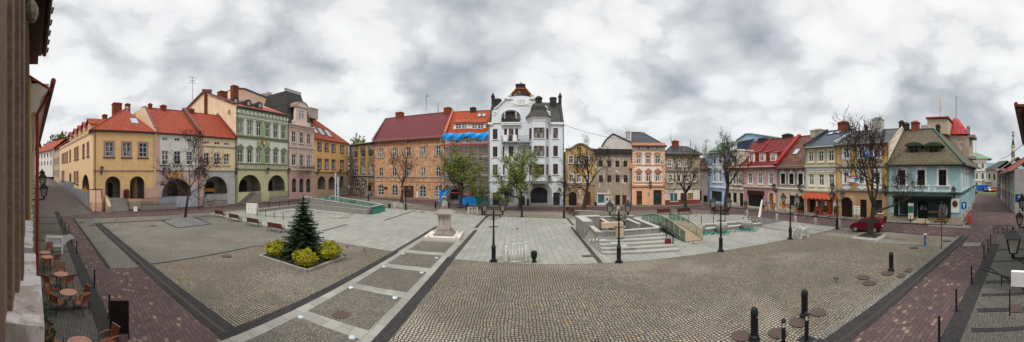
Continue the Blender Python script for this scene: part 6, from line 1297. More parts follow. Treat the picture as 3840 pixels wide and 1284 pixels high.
a = PD(3697, 122); b = PD(3737, 112); h = House('chapel_wing', 'grey chapel wing with round-headed windows and dark roof beside the white building', a[:2], b[:2], 9, 0, cat='building'); h.zt = h.uz('z', 3715, 634)[1]; GCW = plaster((.40, .37, .30), .3, name='chapel_grey')
h.row('z', [3711, 3729], 649, 675, 8, arch=1, sur=WHL, suw=.3, glass=VG, frame=DG); h.wall([(99, GCW)]); zr = h.uz('z', 3720, 609, 4.5)[1]; h.roof(zr, 4.5, DKM, hipL=3, over=.4); h.band('z', 3715, 637, .3, .4, WHL); mb = MB(); mb.box(1.5, 5.5, -2.2, -.01, 0, 3.2); mb.prism([(1.2, 3.2), (5.8, 3.2), (3.5, 4.6)], -2.4, -.01); h.part(mb, 'porch', GCW)
th = px('k', 531, 0)[0]; d = 170; p = PD(th, d); sc_ = d / F; zof = lambda y: HC - (px('k', 0, y)[1] - Y0) * sc_
t = thing('church_tower', 'slender white church tower with dark spire and cross behind the right street roofs', 'tower', (p.x, p.y, 0)); z0 = zof(445); z1 = zof(352); w = 16 / 2.05 * sc_ * 2 * .5 * .95
TW = plaster((.60, .55, .42), .3, name='tower_cream'); mb = MB(); mb.lathe([(w * 1.15, 0), (w * 1.15, z0), (w * .95, z0 + .2), (w * .95, z1 - .3), (w * 1.12, z1)], (0, 0, 0), 8); bd = mb.build('tower_wall', TW, t)
for i in range(8):
    a = 2 * pi * (i + .5) / 8; mb = MB(); mb.prism([(x, z + z0 + 1.0) for x, z in outline(w * .42, (z1 - z0) * .5, 1, 8)], -.06, .06); o = mb.build('belfry_opening', VG, bd); o.location = (cos(a) * w * .9, sin(a) * w * .9, 0); o.rotation_euler = (0, 0, a + pi / 2)
    mb = MB(); mb.prism([(-w * .4, z1 - .1), (w * .4, z1 - .1), (0, z1 + 1.1)], -.15, .15); o = mb.build('gablet', TW, bd); o.location = (cos(a) * w * 1.0, sin(a) * w * 1.0, 0); o.rotation_euler = (0, 0, a + pi / 2)
zs1 = zof(272); mb = MB(); mb.lathe([(w * 1.1, z1), (w * .75, z1 + (zs1 - z1) * .25), (w * .08, zs1)], (0, 0, 0), 8); sp = mb.build('spire', SLATE, t); mb = MB(); mb.lathe([(.1, zs1 - .2), (.9, zs1 + .3), (.3, zs1 + .8), (.5, zs1 + 1.2), (.1, zs1 + 1.6)], (0, 0, 0), 8); zc = zof(228); mb.bar((0, 0, zs1 + 1), (0, 0, zc), .3); c = (cos((th - CX) / F), -sin((th - CX) / F)); zz = zs1 + (zc - zs1) * .7; mb.bar((-c[0] * 1.0, -c[1] * 1.0, zz), (c[0] * 1.0, c[1] * 1.0, zz), .3); mb.build('cross', IRON, sp)
# right street, near side houses
def south_row(name, label, P0, P1, zt, m, depth=9, roofm=TILED, zr=3.2, cols=3, rowsz=((1.2, 2.8), (4.0, 5.6)), **kw):
    h = House(name, label, P1, P0, depth, zt)   # seen from the street: far end is on the viewer's left
    h.zt = zt; n = cols
    for i in range(n):
        u = h.W * (i + .5) / n
        for a, b in rowsz: h.opening(u - .5, u + .5, a, b); h.window(u - .5, u + .5, a, b, sur=kw.get('sur', STONE_G), suw=.12, sill=STONE_G)
    h.wall([(99, m)]); h.roof(zt + zr, depth / 2, roofm, over=.5, fascia=kw.get('fascia')); h.downpipe(.15, zt, kw.get('pipe', GUT)); return h
# note: facade of a near-side house faces +Y, so its frame runs from right (east) to left (west)
sr = [((47.0, -3.7), (54.5, -3.4), 6.9, plaster((.36, .35, .33), .3, name='street_grey'), 'grey plastered house on the near side of the right street', TILEO),
      ((54.6, -3.4), (61, -3.1), 6.7, plaster((.22, .34, .36), .3, name='street_teal'), 'teal house in the right street between grey and orange fronts', DKM),
      ((61.1, -3.1), (67, -2.8), 6.6, plaster((.52, .25, .08), .3, name='street_orange'), 'orange fronted house in the right street', TILED),
      ((67.1, -2.8), (75, -2.4), 6.5, plaster((.34, .32, .42), .3, name='street_lilac'), 'lilac grey house far down the right street', TILED),
      ((75.1, -2.4), (86, -1.9), 7.2, plaster((.10, .085, .075), .4, name='street_dark'), 'dark sooty house at the far end of the right street', DKM)]
for i, (a, b, zt, m, lab, rm) in enumerate(sr): south_row('street_house', lab, a, b, zt, m, roofm=rm, cols=3)
# nearer own-side building at the right edge of the view
h = south_row('street_house', 'near grey house at the right edge with projecting eaves', (14.87, -1.97), (33.7, -4.35), 9.6, plaster((.40, .37, .32), .3, name='edge_house_grey'), roofm=TILED, cols=4, zr=3.0)
mb = MB(); mb.box(-.1, h.W + .1, -.62, -.01, 9.35, 9.5); h.part(mb, 'eave_soffit', MC['brown_wood']); mb = MB(); mb.tube([(-.1, -.72, 9.5), (h.W + .1, -.72, 9.5)], .11, 8); h.part(mb, 'red_gutter', GUTR)
# left street, far houses
def side_h(name, label, a, b, ztop, m, rows, roofm=TILE, depth=9, sur=None, zr=3.0, cat='house', cols=4, frame=None):
    h = House(name, label, (a[0], a[1], climb(a[0]) - .8), (b[0], b[1]), depth, 0, cat=cat); h.zt = ztop
    for i in range(cols):
        u = h.W * (i + .5) / cols
        for r in rows: h.opening(u - .5, u + .5, *r); h.window(u - .5, u + .5, *r, sur=sur, suw=.14, frame=frame)
    h.wall([(99, m)]); h.roof(ztop + zr, depth / 2, roofm, over=.4, ol=.1, orr=.1); return h
side_h('street_house', 'narrow cream house with dark shutters beyond the yellow corner house', (-97, 3.6), (-86.2, 4.75), 10.6, plaster((.52, .42, .30), .4, name='far_cream'), ((2.0, 3.8), (5.6, 7.4)), sur=MAUVE, cols=4)
side_h('street_house', 'white house with red tiled roof at the bend of the climbing street', (-116, -3.0), (-98, 3.2), 9.2, plaster((.74, .70, .62), .2, name='far_white'), ((4.0, 5.4), (6.6, 8.0)), frame=DG, cols=6, zr=3.6)
hh_ = side_h('street_house', 'plain beige house closing the end of the climbing street', (-118, -9.5), (-116.2, -2.6), 11.5, plaster((.50, .43, .33), .3, name='far_beige'), ((2.0, 3.8), (5.4, 7.2), (8.4, 10.2)), cols=2, sur=WHT)
# the row on the camera's own side, to the left
OWN = plaster((.66, .44, .22), .3, name='own_row_ochre')
h = House('street_house', 'cream and ochre house on the near side of the left street with red gutter', (-14.2, -.55), (-40, -1.45), 9, 9.4) ;
h.zt = 10.6
for i in range(8):
    u = 2 + i * 3.1
    for a, b in ((1.0, 3.2), (4.6, 7.0)): h.opening(u - .55, u + .55, a, b); h.window(u - .55, u + .55, a, b, sur=GRN, suw=.18, sill=STONE_G)
h.wall([(4, plaster((.62, .30, .14), .3, name='own_row_orange')), (99, OWN)], skip=()); h.roof(13.5, 4.5, TILE, over=.9); mb = MB(); mb.prism([(-.002, 8.9), (-.25, 9.0), (-.45, 9.6), (-.8, 10.0), (-.85, 10.3), (-.002, 10.3)], 0, h.W, axis='x'); h.part(mb, 'cove_cornice', MC['dirty_cream'])
mb = MB(); mb.tube([(0, -1.05, 10.45), (h.W, -1.05, 10.45)], .13, 8); mb.tube([(0.5, -1.0, 10.35), (.7, -.7, 9.7), (.7, -.3, 9.0), (.7, -.3, .1)], .09, 8); h.part(mb, 'red_downpipe', GUTR)
for i, (xa, xb, zt, m, lab) in enumerate(((-40.2, -60, 10, BGE, 'beige plastered house further along the near side of the left street'), (-60.2, -84, 11, plaster((.55, .40, .30), .3, name='far_pinkish'), 'pinkish house high on the near side of the climbing street'))):
    h = House('street_house', lab, (xa, -1.6, 0), (xb, -2.4), 9, zt + 2);
    for j in range(6):
        u = h.W * (j + .5) / 6
        for a, b in ((2.0, 4.0), (6, 8.2)): h.opening(u - .5, u + .5, a, b); h.window(u - .5, u + .5, a, b, sur=WHT, suw=.14)
    h.wall([(99, m)]); h.roof(zt + 5, 4.5, TILE, over=.6)
# the building the photograph is taken from
ST = stone((.19, .125, .09), 'brown_rough_stone', var=.75, sc=22.0, rough=.95)
t = thing('corner_building', 'rough brown stone building at the left edge with weathered sills and dark eaves', 'building', (0, 0, 0))
e_ = Vector((-1, -.0335)).normalized();
n_ = Vector((e_.y, -e_.x)) * -1
if n_.y < 0: n_ = -n_
def wl(s, o, z): p = e_ * s + n_ * o; return (p.x, p.y, z)
def wbox(mb, s0, s1, o0, o1, z0, z1, m=0):
    c = [wl(s0, o0, 0), wl(s1, o0, 0), wl(s1, o1, 0), wl(s0, o1, 0)]; mb.add([(p[0], p[1], z0) for p in c] + [(p[0], p[1], z1) for p in c], [(0, 3, 2, 1), (4, 5, 6, 7), (0, 1, 5, 4), (1, 2, 6, 5), (2, 3, 7, 6), (3, 0, 4, 7)], m)
mb = MB(); wbox(mb, 1.6, 14.0, -6, -.62, 0, 12.0); mb.build('wall', ST, t)
mb = MB()
for s0, s1, o in ((.95, 1.25, -.105), (1.25, 1.45, -.085), (1.45, 1.62, -.065), (1.62, 1.8, -.05)): wbox(mb, s0, s1, -1.2, o, 4.2 if s0 < 1.7 else 5.0, 11.6)
mb.build('window_pier', ST, t)
mb = MB()
for s0 in (4.2, 7.4, 10.6): wbox(mb, s0, s0 + .7, -1.0, -.12, 0, 11.2)
mb.build('pilaster', ST, t)
def sillfn(gg, bs, out):
    o = objco(gg); f, _ = gg.noise(o, 3.2, 8, .7, .8); f2, _ = gg.noise(o, 9, 6, .7)
    c = gg.mix(gg.smooth(f, .50, .60), (.48, .45, .44), (.30, .25, .22)); c = gg.mix(gg.smooth(f2, .58, .68), c, (.30, .13, .05)); c = gg.mix(gg.times(gg.smooth(f, .62, .72), .8), c, (.06, .05, .05))
    gg.put(bs.inputs['Base Color'], c); put(bs, 'Roughness', .6); bump(gg, bs, f2, .3, .01)
SILL = mat('weathered_sheet_sill', sillfn)
for s0, s1, o, z in ((1.15, 1.72, .045, 5.42), (1.74, 3.05, .03, 5.20), (3.9, 6.2, .0, 5.05)):
    mb = MB(); mb.prism([(-1.0, z + .10), (o, z + .0), (o, z - .07), (-1.0, z - .04)], s0, s1, axis='x')
    mb.v = [wl(v[0], v[1], v[2]) for v in mb.v]; mb.f = [f[::-1] for f in mb.f]; sl_o = mb.build('window_sill', SILL, t)
    mb = MB(); wbox(mb, s0 + .03, s1 - .03, -1.0, o - .035, z - .45, z - .08); mb.build('sill_block', ST, sl_o)
mb = MB(); wbox(mb, 1.5, 14.2, -2, .42, 11.6, 11.75); wbox(mb, 1.5, 14.2, -2, .25, 11.2, 11.6); mb.build('eaves', DKWOOD, t)
mb = MB(); a = wl(1.5, .55, 11.7); b = wl(14.3, .55, 11.7); mb.tube([a, b], .1, 8)
for i in range(14): s_ = 3.0 + i * .85; p = wl(s_, .58, 11.72); mb.tube([wl(s_, .5, 11.66), wl(s_, .68, 11.74), wl(s_, .72, 11.92)], .045, 6)
gut = mb.build('gutter', GUT, t); mb = MB(); mb.tube([wl(8.4, .55, 11.6), wl(8.4, .35, 11.3), wl(8.4, -.3, 11.0), wl(8.4, -.35, 8)], .07, 8); mb.build('downpipe', GUT, gut)
mb = MB(); mb.slab([wl(1.5, .5, 11.78), wl(14.3, .5, 11.78), wl(14.3, -4, 14.5), wl(1.5, -4, 14.5)], .12); mb.build('roof', TILE, t)
mb = MB()
for s_ in (5.4,):
    for i in range(7): p = wl(s_, -.12 + .1 * sin(i * 1.3), 10.9 - i * .33); mb.ball(p, (.16, .13, .2), 8, 6)
    mb.tube([wl(s_ + .15 * cos(k_), -.02 + .03 * k_ / 6, 10.3 + .25 * sin(k_)) for k_ in range(7)], .06, 6)
mb.build('carved_console', stone((.30, .25, .20), 'carved_stone'), t)
q = PD(1642.6, 190); t = thing('church_spire', 'thin green copper church spire behind the brick house ridge', 'spire', q); mb = MB(); mb.lathe([(1.6, 30), (1.3, 38), (.5, 42), (.1, 50), (.3, 50.5), (.02, 52)], (0, 0, 0), 8); mb.build('spire_roof', GRNM, t); mb = MB(); mb.lathe([(1.7, 0), (1.7, 30)], (0, 0, 0), 8); mb.build('tower_wall', WHL, t)
# small kit for street objects
def zP(x, y, z=0.0): return P('z', x, y, z)
def az(p): return -atan2(p[0], p[1])        # rz that lays local x across the line of sight
RS = random.Random(11)
# street lamps
LG = clearglass('lamp_glass', (.75, .72, .66), .55)
def lantern_parts(par, c, s=1.0, name='lantern'):
    x, y, z = c; mb = MB(); b, t_, h_ = .11 * s, .21 * s, .48 * s
    for i in range(4):
        sx, sy = ((-1, -1), (1, -1), (1, 1), (-1, 1))[i]; nx, ny = ((1, -1), (1, 1), (-1, 1), (-1, -1))[i]
        mb.bar((x + sx * b, y + sy * b, z), (x + sx * t_, y + sy * t_, z + h_), .035 * s)
        mb.bar((x + sx * b, y + sy * b, z), (x + nx * b, y + ny * b, z), .035 * s); mb.bar((x + sx * t_, y + sy * t_, z + h_), (x + nx * t_, y + ny * t_, z + h_), .045 * s)
    mb.frustum((x, y), (.27 * s, .27 * s), (.13 * s, .13 * s), z + h_, z + h_ + .17 * s); mb.frustum((x, y), (.12 * s, .12 * s), (.07 * s, .07 * s), z + h_ + .17 * s, z + h_ + .25 * s); mb.lathe([(.03 * s, .25 * s), (.045 * s, .3 * s), (.01 * s, .38 * s)], (x, y, z + h_), 6)
    mb.lathe([(.03 * s, -.2 * s), (.07 * s, -.12 * s), (.05 * s, -.05 * s), (.13 * s, 0)], (x, y, z), 8)
    l = mb.build(name, IRON, par); mb = MB(); mb.frustum((x, y), (b * .93, b * .93), (t_ * .94, t_ * .94), z + .01, z + h_ - .01); mb.build('pane', LG, l)
    mb = MB(); mb.lathe([(.02 * s, 0), (.05 * s, .1 * s), (.05 * s, .2 * s), (.02 * s, .26 * s)], (x, y, z + .08 * s), 8); mb.build('bulb', MC['dirty_cream'], l); return l
def scroll(mb, c, r, sg, n=14, w=.02):
    mb.tube([(c[0] + sg * r * (1 - .045 * t) * cos(t * .55), c[1], c[2] + r * (1 - .045 * t) * sin(t * .55)) for t in range(n)], w, 4)
L0 = thing('street_lamp', '', 'street lamp', (0, 0, 0), 0, 'black twin-headed street lamps on the square')
mb = MB(); mb.box(-.28, .28, -.28, .28, 0, .03); mb.lathe([(.19, 0), (.19, .1), (.15, .16), (.15, .95), (.17, 1.0), (.12, 1.06), (.085, 1.15), (.065, 1.9), (.055, 2.6), (.055, 2.9), (.09, 2.95), (.09, 3.02), (.06, 3.1), (.07, 3.4), (.03, 3.5), (.045, 3.56), (.01, 3.62)], (0, 0, .02), 12); mb.build('pole', IRON, L0, 'auto')
mb = MB(); mb.bar((-.72, 0, 3.24), (.72, 0, 3.24), .045)
for sg in (-1, 1): mb.tube([(sg * .62, 0, 3.22), (sg * .45, 0, 3.02), (sg * .2, 0, 2.92), (sg * .06, 0, 2.88)], .02, 5); scroll(mb, (sg * .2, 0, 3.1), .12, sg); scroll(mb, (sg * .42, 0, 3.13), .08, -sg); mb.tube([(sg * (.2 + .12 * cos(k_)), .0, 2.4 + .04 * sin(k_)) for k_ in [i * pi / 4 for i in range(9)]], .018, 4)
mb.bar((-.15, 0, 2.4), (.15, 0, 2.4), .03); mb.build('arm', IRON, L0)
for sg in (-1, 1): lantern_parts(L0, (sg * .62, 0, 3.46), 1.0)
LL = [(1851, 981, 'black twin-headed street lamp beside the bicycle rack at the near edge of the slabs'), (2320.6, 985, 'black twin-headed street lamp in front of the fountain steps'), (2703, 944, 'black twin-headed street lamp in front of the stone water bowls'), (2963.5, 898, 'black twin-headed street lamp next to the arched bicycle rack on the right'), (3139, 860, 'black street lamp nearest the red shopfront, by the parked car'), (1381, 754, 'distant street lamp in front of the sooty derelict house'), (1522, 788, 'street lamp beside the bare twisted tree at the brick house'), (1665, 781, 'street lamp whose lanterns show behind the monument statue'), (1809, 807, 'street lamp in front of the scaffolding, right of the far bicycle rack'), (1957, 815, 'street lamp standing before the centre of the pale blue gabled house'), (2115, 819, 'street lamp at the right corner of the pale blue house beside the bench row'), (1264, 744, 'distant street lamp behind the pale blue steles')]
for i, (x, y, lab) in enumerate(LL):
    p = zP(x, y); o = L0 if i == 0 else dup(L0, p); o.location = p; o.rotation_euler = (0, 0, az(p) + (.12 * ((i * 7) % 5 - 2) if i > 3 else 0)); o['label'] = lab
# wall lanterns
W0 = thing('wall_lantern', '', 'wall lamp', (0, 0, 0), 0, 'black lanterns on brackets on the house fronts'); mb = MB(); mb.box(-.08, .08, -.04, .0, -.3, .25); mb.tube([(0, 0, 0), (0, -.35, -.12), (0, -.6, -.05), (0, -.6, .15)], .035, 6); scroll(mb, (0, -.3, .05), .12, 1); mb.build('bracket', IRON, W0); lantern_parts(W0, (0, -.6, .35), 1.15)
WL_ = [(h1, 'A', 447, 500, 'yellow corner house, above its first arch'), (h2, 'B', 88, 608, 'left side of the white house with the awning board'), (h2, 'B', 298, 608, 'right side of the white house with the awning board'), (h3, 'B', 346, 608, 'grey arched ground floor beside the pink pilaster'), (h3, 'B', 556, 605, 'grey house right against the green one'), (h4, 'C', 241, 602, 'green house between its two yellow arches'), (h4, 'C', 376, 602, 'green house at its border with the ornate pink one'), (h6, 'C', 565, 610, 'ochre house above its first arch'), (h6, 'C', 706, 607, 'ochre house between second arch and doorway'), (h6, 'C', 760, 607, 'right corner of the ochre house'), (h10, 'E', 312, 662, 'pale blue gabled house, left of its arched window'), (h10, 'E', 622, 655, 'pale blue gabled house, right of its big arch'), (h13, 'F', 582, 520, 'peach house above the ground floor'), (h18, 'G', 610, 545, 'border of the pink and the brown house'), (h19, 'G', 770, 548, 'brown house by its second arched door'), (h20, 'H', 296, 552, 'right end of the red awning'), (h21, 'H', 626, 565, 'right corner of the worn yellow house'), (h22, 'I', 410, 648, 'turquoise house beside the white plaque')]
for i, (hh, k, x, y, lab) in enumerate(WL_):
    u, z = hh.uz(k, x, y); u = max(.2, min(hh.W - .2, u)); o = W0 if i == 0 else dup(W0, (0, 0, 0)); o.location = toW(hh, u, -.004, z); o.rotation_euler = (0, 0, hh.root.rotation_euler[2]); o['label'] = 'black wall lantern on the ' + lab
def near_lantern(pos, rz, s, lab):
    t = thing('wall_lantern', lab, 'wall lamp', pos, rz); mb = MB(); mb.box(-.05, .05, -.02, 1.15 * s, -.03, .03); mb.tube([(0, 1.1 * s, -.45 * s), (0, .7 * s, -.4 * s), (0, .25 * s, -.05)], .025 * s, 6); scroll(mb, (0, .6 * s, -.2 * s), .12 * s, 1); mb.build('bracket', IRON, t); lantern_parts(t, (0, 0, .24 * s), s * 1.35); return t
q = PD(165, 17); near_lantern((q.x, q.y, 4.62), pi, .72, 'large black street lantern on a bracket at the left, nearest of the left street'); q = PD(161, 24); near_lantern((q.x, q.y, 4.9), pi, 1.0, 'smaller black lantern on a bracket just behind the nearest left one'); q = PD(158, 33); near_lantern((q.x, q.y, 5.3), pi, 1.0, 'third black lantern along the left street')
q = PD(3799, 8.6); near_lantern((q.x, q.y, 3.62), pi, .66, 'large black lantern on a bracket at the right edge, nearest to the viewer'); q = PD(3823, 17.5); near_lantern((q.x, q.y, 2.95), pi, .7, 'second black bracket lantern at the right edge'); q = PD(3834, 24); near_lantern((q.x, q.y, 3.1), pi, 1.0, 'farthest black bracket lantern at the right edge, below the blue arrow sign')
# projecting sign bracket with white sign box
q = PD(3838, 7.2); t = thing('hanging_sign', 'white blank sign box below a wrought iron arrow bracket at the right edge', 'sign', (q.x, q.y, 0), 0); mb = MB(); d0 = PD(3686, 8.5); a_ = Vector((d0.x - q.x, d0.y - q.y, 3.33)); b_ = Vector((0, -.6, 3.25)); mb.bar(a_, b_, .03); mb.bar(a_ + Vector((.3, -.1, -.0)), b_ + Vector((0, 0, -.33)), .03); mb.bar(a_ + (b_ - a_) * .32, a_ + (b_ - a_) * .32 + Vector((0, 0, -.3)), .03); mb.tube([a_ + (b_ - a_) * .45 + Vector((0, 0, -.3)), a_ + (b_ - a_) * .45 + Vector((0, 0, -1.0))], .02, 5)
for f_ in (.5, .65, .8):
    c = a_ + (b_ - a_) * f_; mb.tube([c + Vector((.0, .12 * cos(k_ * .6) * (1 - k_ * .06), -.15 + .12 * sin(k_ * .6) * (1 - k_ * .06))) for k_ in range(10)], .014, 4)
mb.build('bracket', IRON, t); mb = MB(); c0 = PD(3793, 7.4) - q; mb.bar((c0.x, c0.y, 3.46), (.0, -.6, 3.46), .12, .36); mb.build('sign_box', WHITE, t)
# bollards
def series(first, pts, labs, rz=0):
    for i, (p, lab) in enumerate(zip(pts, labs)): o = first if i == 0 else dup(first, p); o.location = p; o.rotation_euler = (0, 0, rz); o['label'] = lab
B0 = thing('bollard', '', 'bollard', (0, 0, 0), 0, 'big round-headed black bollards'); mb = MB(); mb.lathe([(.21, 0), (.21, .06), (.18, .1), (.18, .16), (.14, .2), (.14, .95), (.15, .97), (.15, 1.0), (.14, 1.02), (.13, 1.1), (.09, 1.17), (.03, 1.2)], n=20); bo = mb.build('post', IRON, B0, 'auto');
series(B0, [zP(2829, 1276), zP(3017, 1193), zP(3342, 1018)], ['big black round-headed bollard nearest the viewer, beside the leftmost manhole', 'big black round-headed bollard behind the right light post, between two manholes', 'big black round-headed bollard standing alone in the right of the cobbles'])
mb = MB(); mb.ball((0, -.14, .86), (.035, .012, .04), 8, 5); q = B0.location; o = mb.build('red_sticker', paint((.6, .05, .08), .5, name='sticker_red'), B0)
B1 = thing('light_bollard', '', 'bollard light', (0, 0, 0), 0, 'slim black light posts'); mb = MB(); mb.box(-.26, .26, -.26, .26, 0, .02); mb.lathe([(.075, 0), (.075, .72), (.05, .722)], n=12); mb.lathe([(.08, .9), (.085, .96), (.02, 1.03)], n=12)
for k_ in range(6): a = k_ * pi / 3; mb.bar((.068 * cos(a), .068 * sin(a), .7), (.068 * cos(a), .068 * sin(a), .92), .012)
mb.build('post', IRON, B1); mb = MB(); mb.lathe([(.055, .72), (.055, .9)], n=12); mb.build('lamp_glass', MC['dirty_cream'], B1); series(B1, [zP(2938, 1306), zP(3025, 1276)], ['slim black light post at the bottom edge', 'slim black light post in front of a big bollard'])
B2 = thing('bollard', '', 'bollard', (0, 0, 0), 0, 'thin black bollards'); mb = MB(); mb.lathe([(.08, 0), (.075, .04), (.045, .06), (.042, .9), (.052, .92), (.05, .97), (.01, 1.0)], n=10); mb.build('post', IRON, B2, 'auto')
TB = [('r', x, y) for x, y in ((3522, 1290), (3586, 1169), (3643, 1065), (3690, 972), (3705, 946), (3715, 924))] + [('l', x, y) for x, y in ((410, 1194), (354, 1082), (288, 952), (269, 914), (259, 882), (244, 866), (231, 845))]
pts = [zP(x, y) for _, x, y in TB]; o_ = ['nearest', 'second nearest', 'third', 'fourth', 'fifth', 'sixth', 'farthest']
labs = ['thin black bollard along the right pavement edge, %s of its row' % o_[i if i < 5 else 6] for i in range(6)] + ['thin black bollard along the left pavement edge, %s of its row' % o_[i] for i in range(7)]
for x, y, lab in ((2662, 777, 'left of the blue house shop window'), (2702, 780, 'at the blue house'), (2767, 785, 'before the beige ground floor'), (2800, 787, 'beside the potted shrub at the pink house'), (2880, 796, 'left of the orange arched door'), (2995, 808, 'left of the shrub pots at the brown house'), (3007, 808, 'right of the shrub pots at the brown house'), (3110.8, 819, 'left of the cafe plants'), (3129, 819, 'right of the cafe plants'), (3233, 826, 'before the dark narrow door'), (3413.6, 842, 'left of the turquoise shop door step'), (3470, 845.5, 'right of the turquoise shop door step'), (671, 788, 'at the end of the left low wall')):
    q = zP(x, y); pts.append(Vector((q.x, q.y, .1 if x > 2000 else 0))); labs.append('thin black bollard ' + lab)
for i, (x, y) in enumerate(((964.7, 808), (996, 814), (1028.5, 820), (1062, 826))): pts.append(zP(x, y)); labs.append('thin black post before the sunken outline, %s from the white cabinet' % ('first', 'second', 'third', 'fourth')[i])
for i, (x, y) in enumerate(((2535, 850), (2586, 846), (2634.5, 842), (2680, 838), (2724, 834))): q = zP(x, y); pts.append(Vector((q.x, q.y + .25, 0))); labs.append('thin black post behind the water channel, %s from the bridge' % ('first', 'second', 'third', 'fourth', 'fifth')[i])
for i, (x, y, z) in enumerate(((2475, 875, .75), (2498.6, 899, .45), (2524, 924, .15))): pts.append(zP(x, y, z)); labs.append('thin black post on the right end of the fountain steps, %s' % ('topmost', 'middle', 'lowest')[i])
series(B2, pts, labs)
B3 = thing('bollard', '', 'bollard', (0, 0, 0), 0, 'dark square-topped bollards on the far side'); mb = MB(); mb.lathe([(.2, 0), (.2, .05), (.16, .08), (.16, 1.1), (.13, 1.14), (.13, 1.2)], n=12); mb.build('post', IRON, B3); series(B3, [zP(1633, 783), zP(1682.7, 786), zP(1752, 789)], ['stout black bollard left of the monument statue', 'stout black bollard right of the monument statue', 'stout black bollard behind the far bicycle rack'])
B4 = thing('stone_bollard', '', 'bollard', (0, 0, 0), 0, 'grey granite bollards along the east road'); mb = MB(); mb.lathe([(.17, 0), (.17, .74), (.15, .8), (.05, .84)], n=14); mb.build('post', stone((.34, .33, .30), 'granite_post'), B4, 'auto')
series(B4, [zP(x, y) for x, y in ((2801.5, 808), (2852.7, 811), (2913.4, 826), (2983, 835), (3059, 844), (3148, 853))], ['grey granite bollard by the east road, ' + s_ for s_ in ('farthest one', 'behind the white stick sculpture', 'next to the steel frame', 'between steel frame and lamp', 'behind the arched bicycle rack', 'nearest to the parked car')])
# bicycle racks
CONC = stone((.40, .39, .35), 'rack_concrete'); STEEL = paint((.50, .50, .49), .3, .85, name='brushed_steel')
R0 = thing('bicycle_rack', '', 'bicycle rack', (0, 0, 0), 0, 'bicycle racks of curved steel tubes between concrete ends')
arc = [(-.45 + .95 * (1 - cos(t)), .98 * sin(t)) for t in [i * (pi / 2) / 8 for i in range(9)]]
for sx in (-.68, .68): mb = MB(); mb.prism([(-.48, 0), (-.48, .1)] + [(a + .02, b + .05) for a, b in arc[1:]] + [(.5, 0), (.22, 0), (.2, .5), (.0, .62), (-.2, .35), (-.3, 0)], sx - .07, sx + .07, axis='x'); mb.build('concrete_end', CONC, R0)
mb = MB()
for i in range(5): x = -.44 + .22 * i; mb.tube([(x, a, b + .05) for a, b in arc], .018, 6)
mb.tube([(-.9, -.5, .07), (.9, -.5, .07)], .028, 6); mb.tube([(-.85, .5, 1.04), (.85, .5, 1.04)], .028, 6); mb.build('steel_tubes', STEEL, R0, True)
for i, (x, y, rz, lab) in enumerate(((1935, 984, 0, 'nearest bicycle rack, beside the black litter bin at the slab edge'), (1489, 786, 0, 'far left bicycle rack near the bare twisted tree'), (1771, 806, 0, 'bicycle rack in front of the scaffolding'), (3015, 893, -1.05, 'arched bicycle rack seen from its end beside a lamp on the right'))):
    p = zP(x, y); p.y += .4; o = R0 if i == 0 else dup(R0, p); o.location = p; o.rotation_euler = (0, 0, az(p) + rz); o['label'] = lab
# litter bins
N0 = thing('litter_bin', '', 'litter bin', (0, 0, 0), 0, 'black litter bins'); mb = MB(); mb.lathe([(.1, .2), (.17, .3), (.22, .42), (.22, .72), (.17, .8), (.05, .83)], n=14); mb.build('bin_body', IRON, N0, 'auto'); mb = MB(); mb.lathe([(.06, 0), (.05, .25)], n=8)
for k_ in range(4): a = k_ * pi / 2 + .7; mb.tube([(.04 * cos(a), .04 * sin(a), .2), (.14 * cos(a), .14 * sin(a), .12), (.2 * cos(a), .2 * sin(a), .03)], .04, 6)
mb.build('foot', IRON, N0); series(N0, [zP(2002.6, 986), zP(1460, 782), zP(3319, 836), zP(2233, 775)], ['black litter bin to the right of the nearest bicycle rack', 'black litter bin beside the far left bicycle rack', 'black litter bin on the pavement between worn and turquoise house', 'dark litter bin at the white shopfront of the derelict house'])
# benches
BW = woodmat((.10, .034, .022), 'bench_wood')
H0 = thing('park_bench', '', 'bench', (0, 0, 0), 0, 'brown slatted benches with black cast iron arms'); L_ = 1.05
mb = MB()
for i in range(4): mb.box(-L_, L_, .04 + .02 * i, .075 + .02 * i, .47 + .11 * i, .56 + .11 * i)
mb.box(-L_, L_, .10, .12, .5, .9); mb.build('backrest', BW, H0); mb = MB(); [mb.box(-L_, L_, -.42 + .115 * i, -.33 + .115 * i, .42, .455) for i in range(4)]; mb.box(-L_, L_, -.4, .04, .40, .418); mb.build('seat', BW, H0)
for sx in (-L_ + .02, L_ - .02): mb = MB(); mb.tube([(sx, .2, 0), (sx, .1, .22), (sx, .06, .42), (sx, .15, .92)], .028, 6); mb.tube([(sx, -.42, 0), (sx, -.34, .22), (sx, -.38, .42), (sx, .04, .41)], .028, 6); mb.tube([(sx, -.2 + .2 * cos(t), .55 + .17 * sin(t)) for t in [i * pi / 6 for i in range(13)]], .025, 6); mb.tube([(sx, -.34, .22), (sx, -.1, .3), (sx, .1, .22)], .022, 5); mb.build('iron_side', IRON, H0)
BL_ = [((-35.6, 23.6), pi, 'brown bench farthest left in the row of four by the cabinet'), ((-31.4, 23.1), pi, 'second brown bench from the left in the row of four'), ((-27.0, 22.6), pi, 'third brown bench from the left in the row of four'), ((-22.8, 22.1), pi, 'brown bench of the row of four nearest the fir tree'), ((20.9, 39.4), -.1, 'brown bench left of two behind the glass bridge'), ((23.9, 38.6), -.1, 'brown bench right of two behind the bridge, by a tree'), ((28.5, 37.2), .6, 'brown bench behind the tree near the blue house'), ((8.0, 46.5), 1.2, 'farthest bench of three seen end-on by the lamp'), ((8.4, 44.8), 1.2, 'middle bench of three seen end-on by the lamp'), ((8.6, 43.0), 1.2, 'nearest bench of three seen end-on by the lamp')]
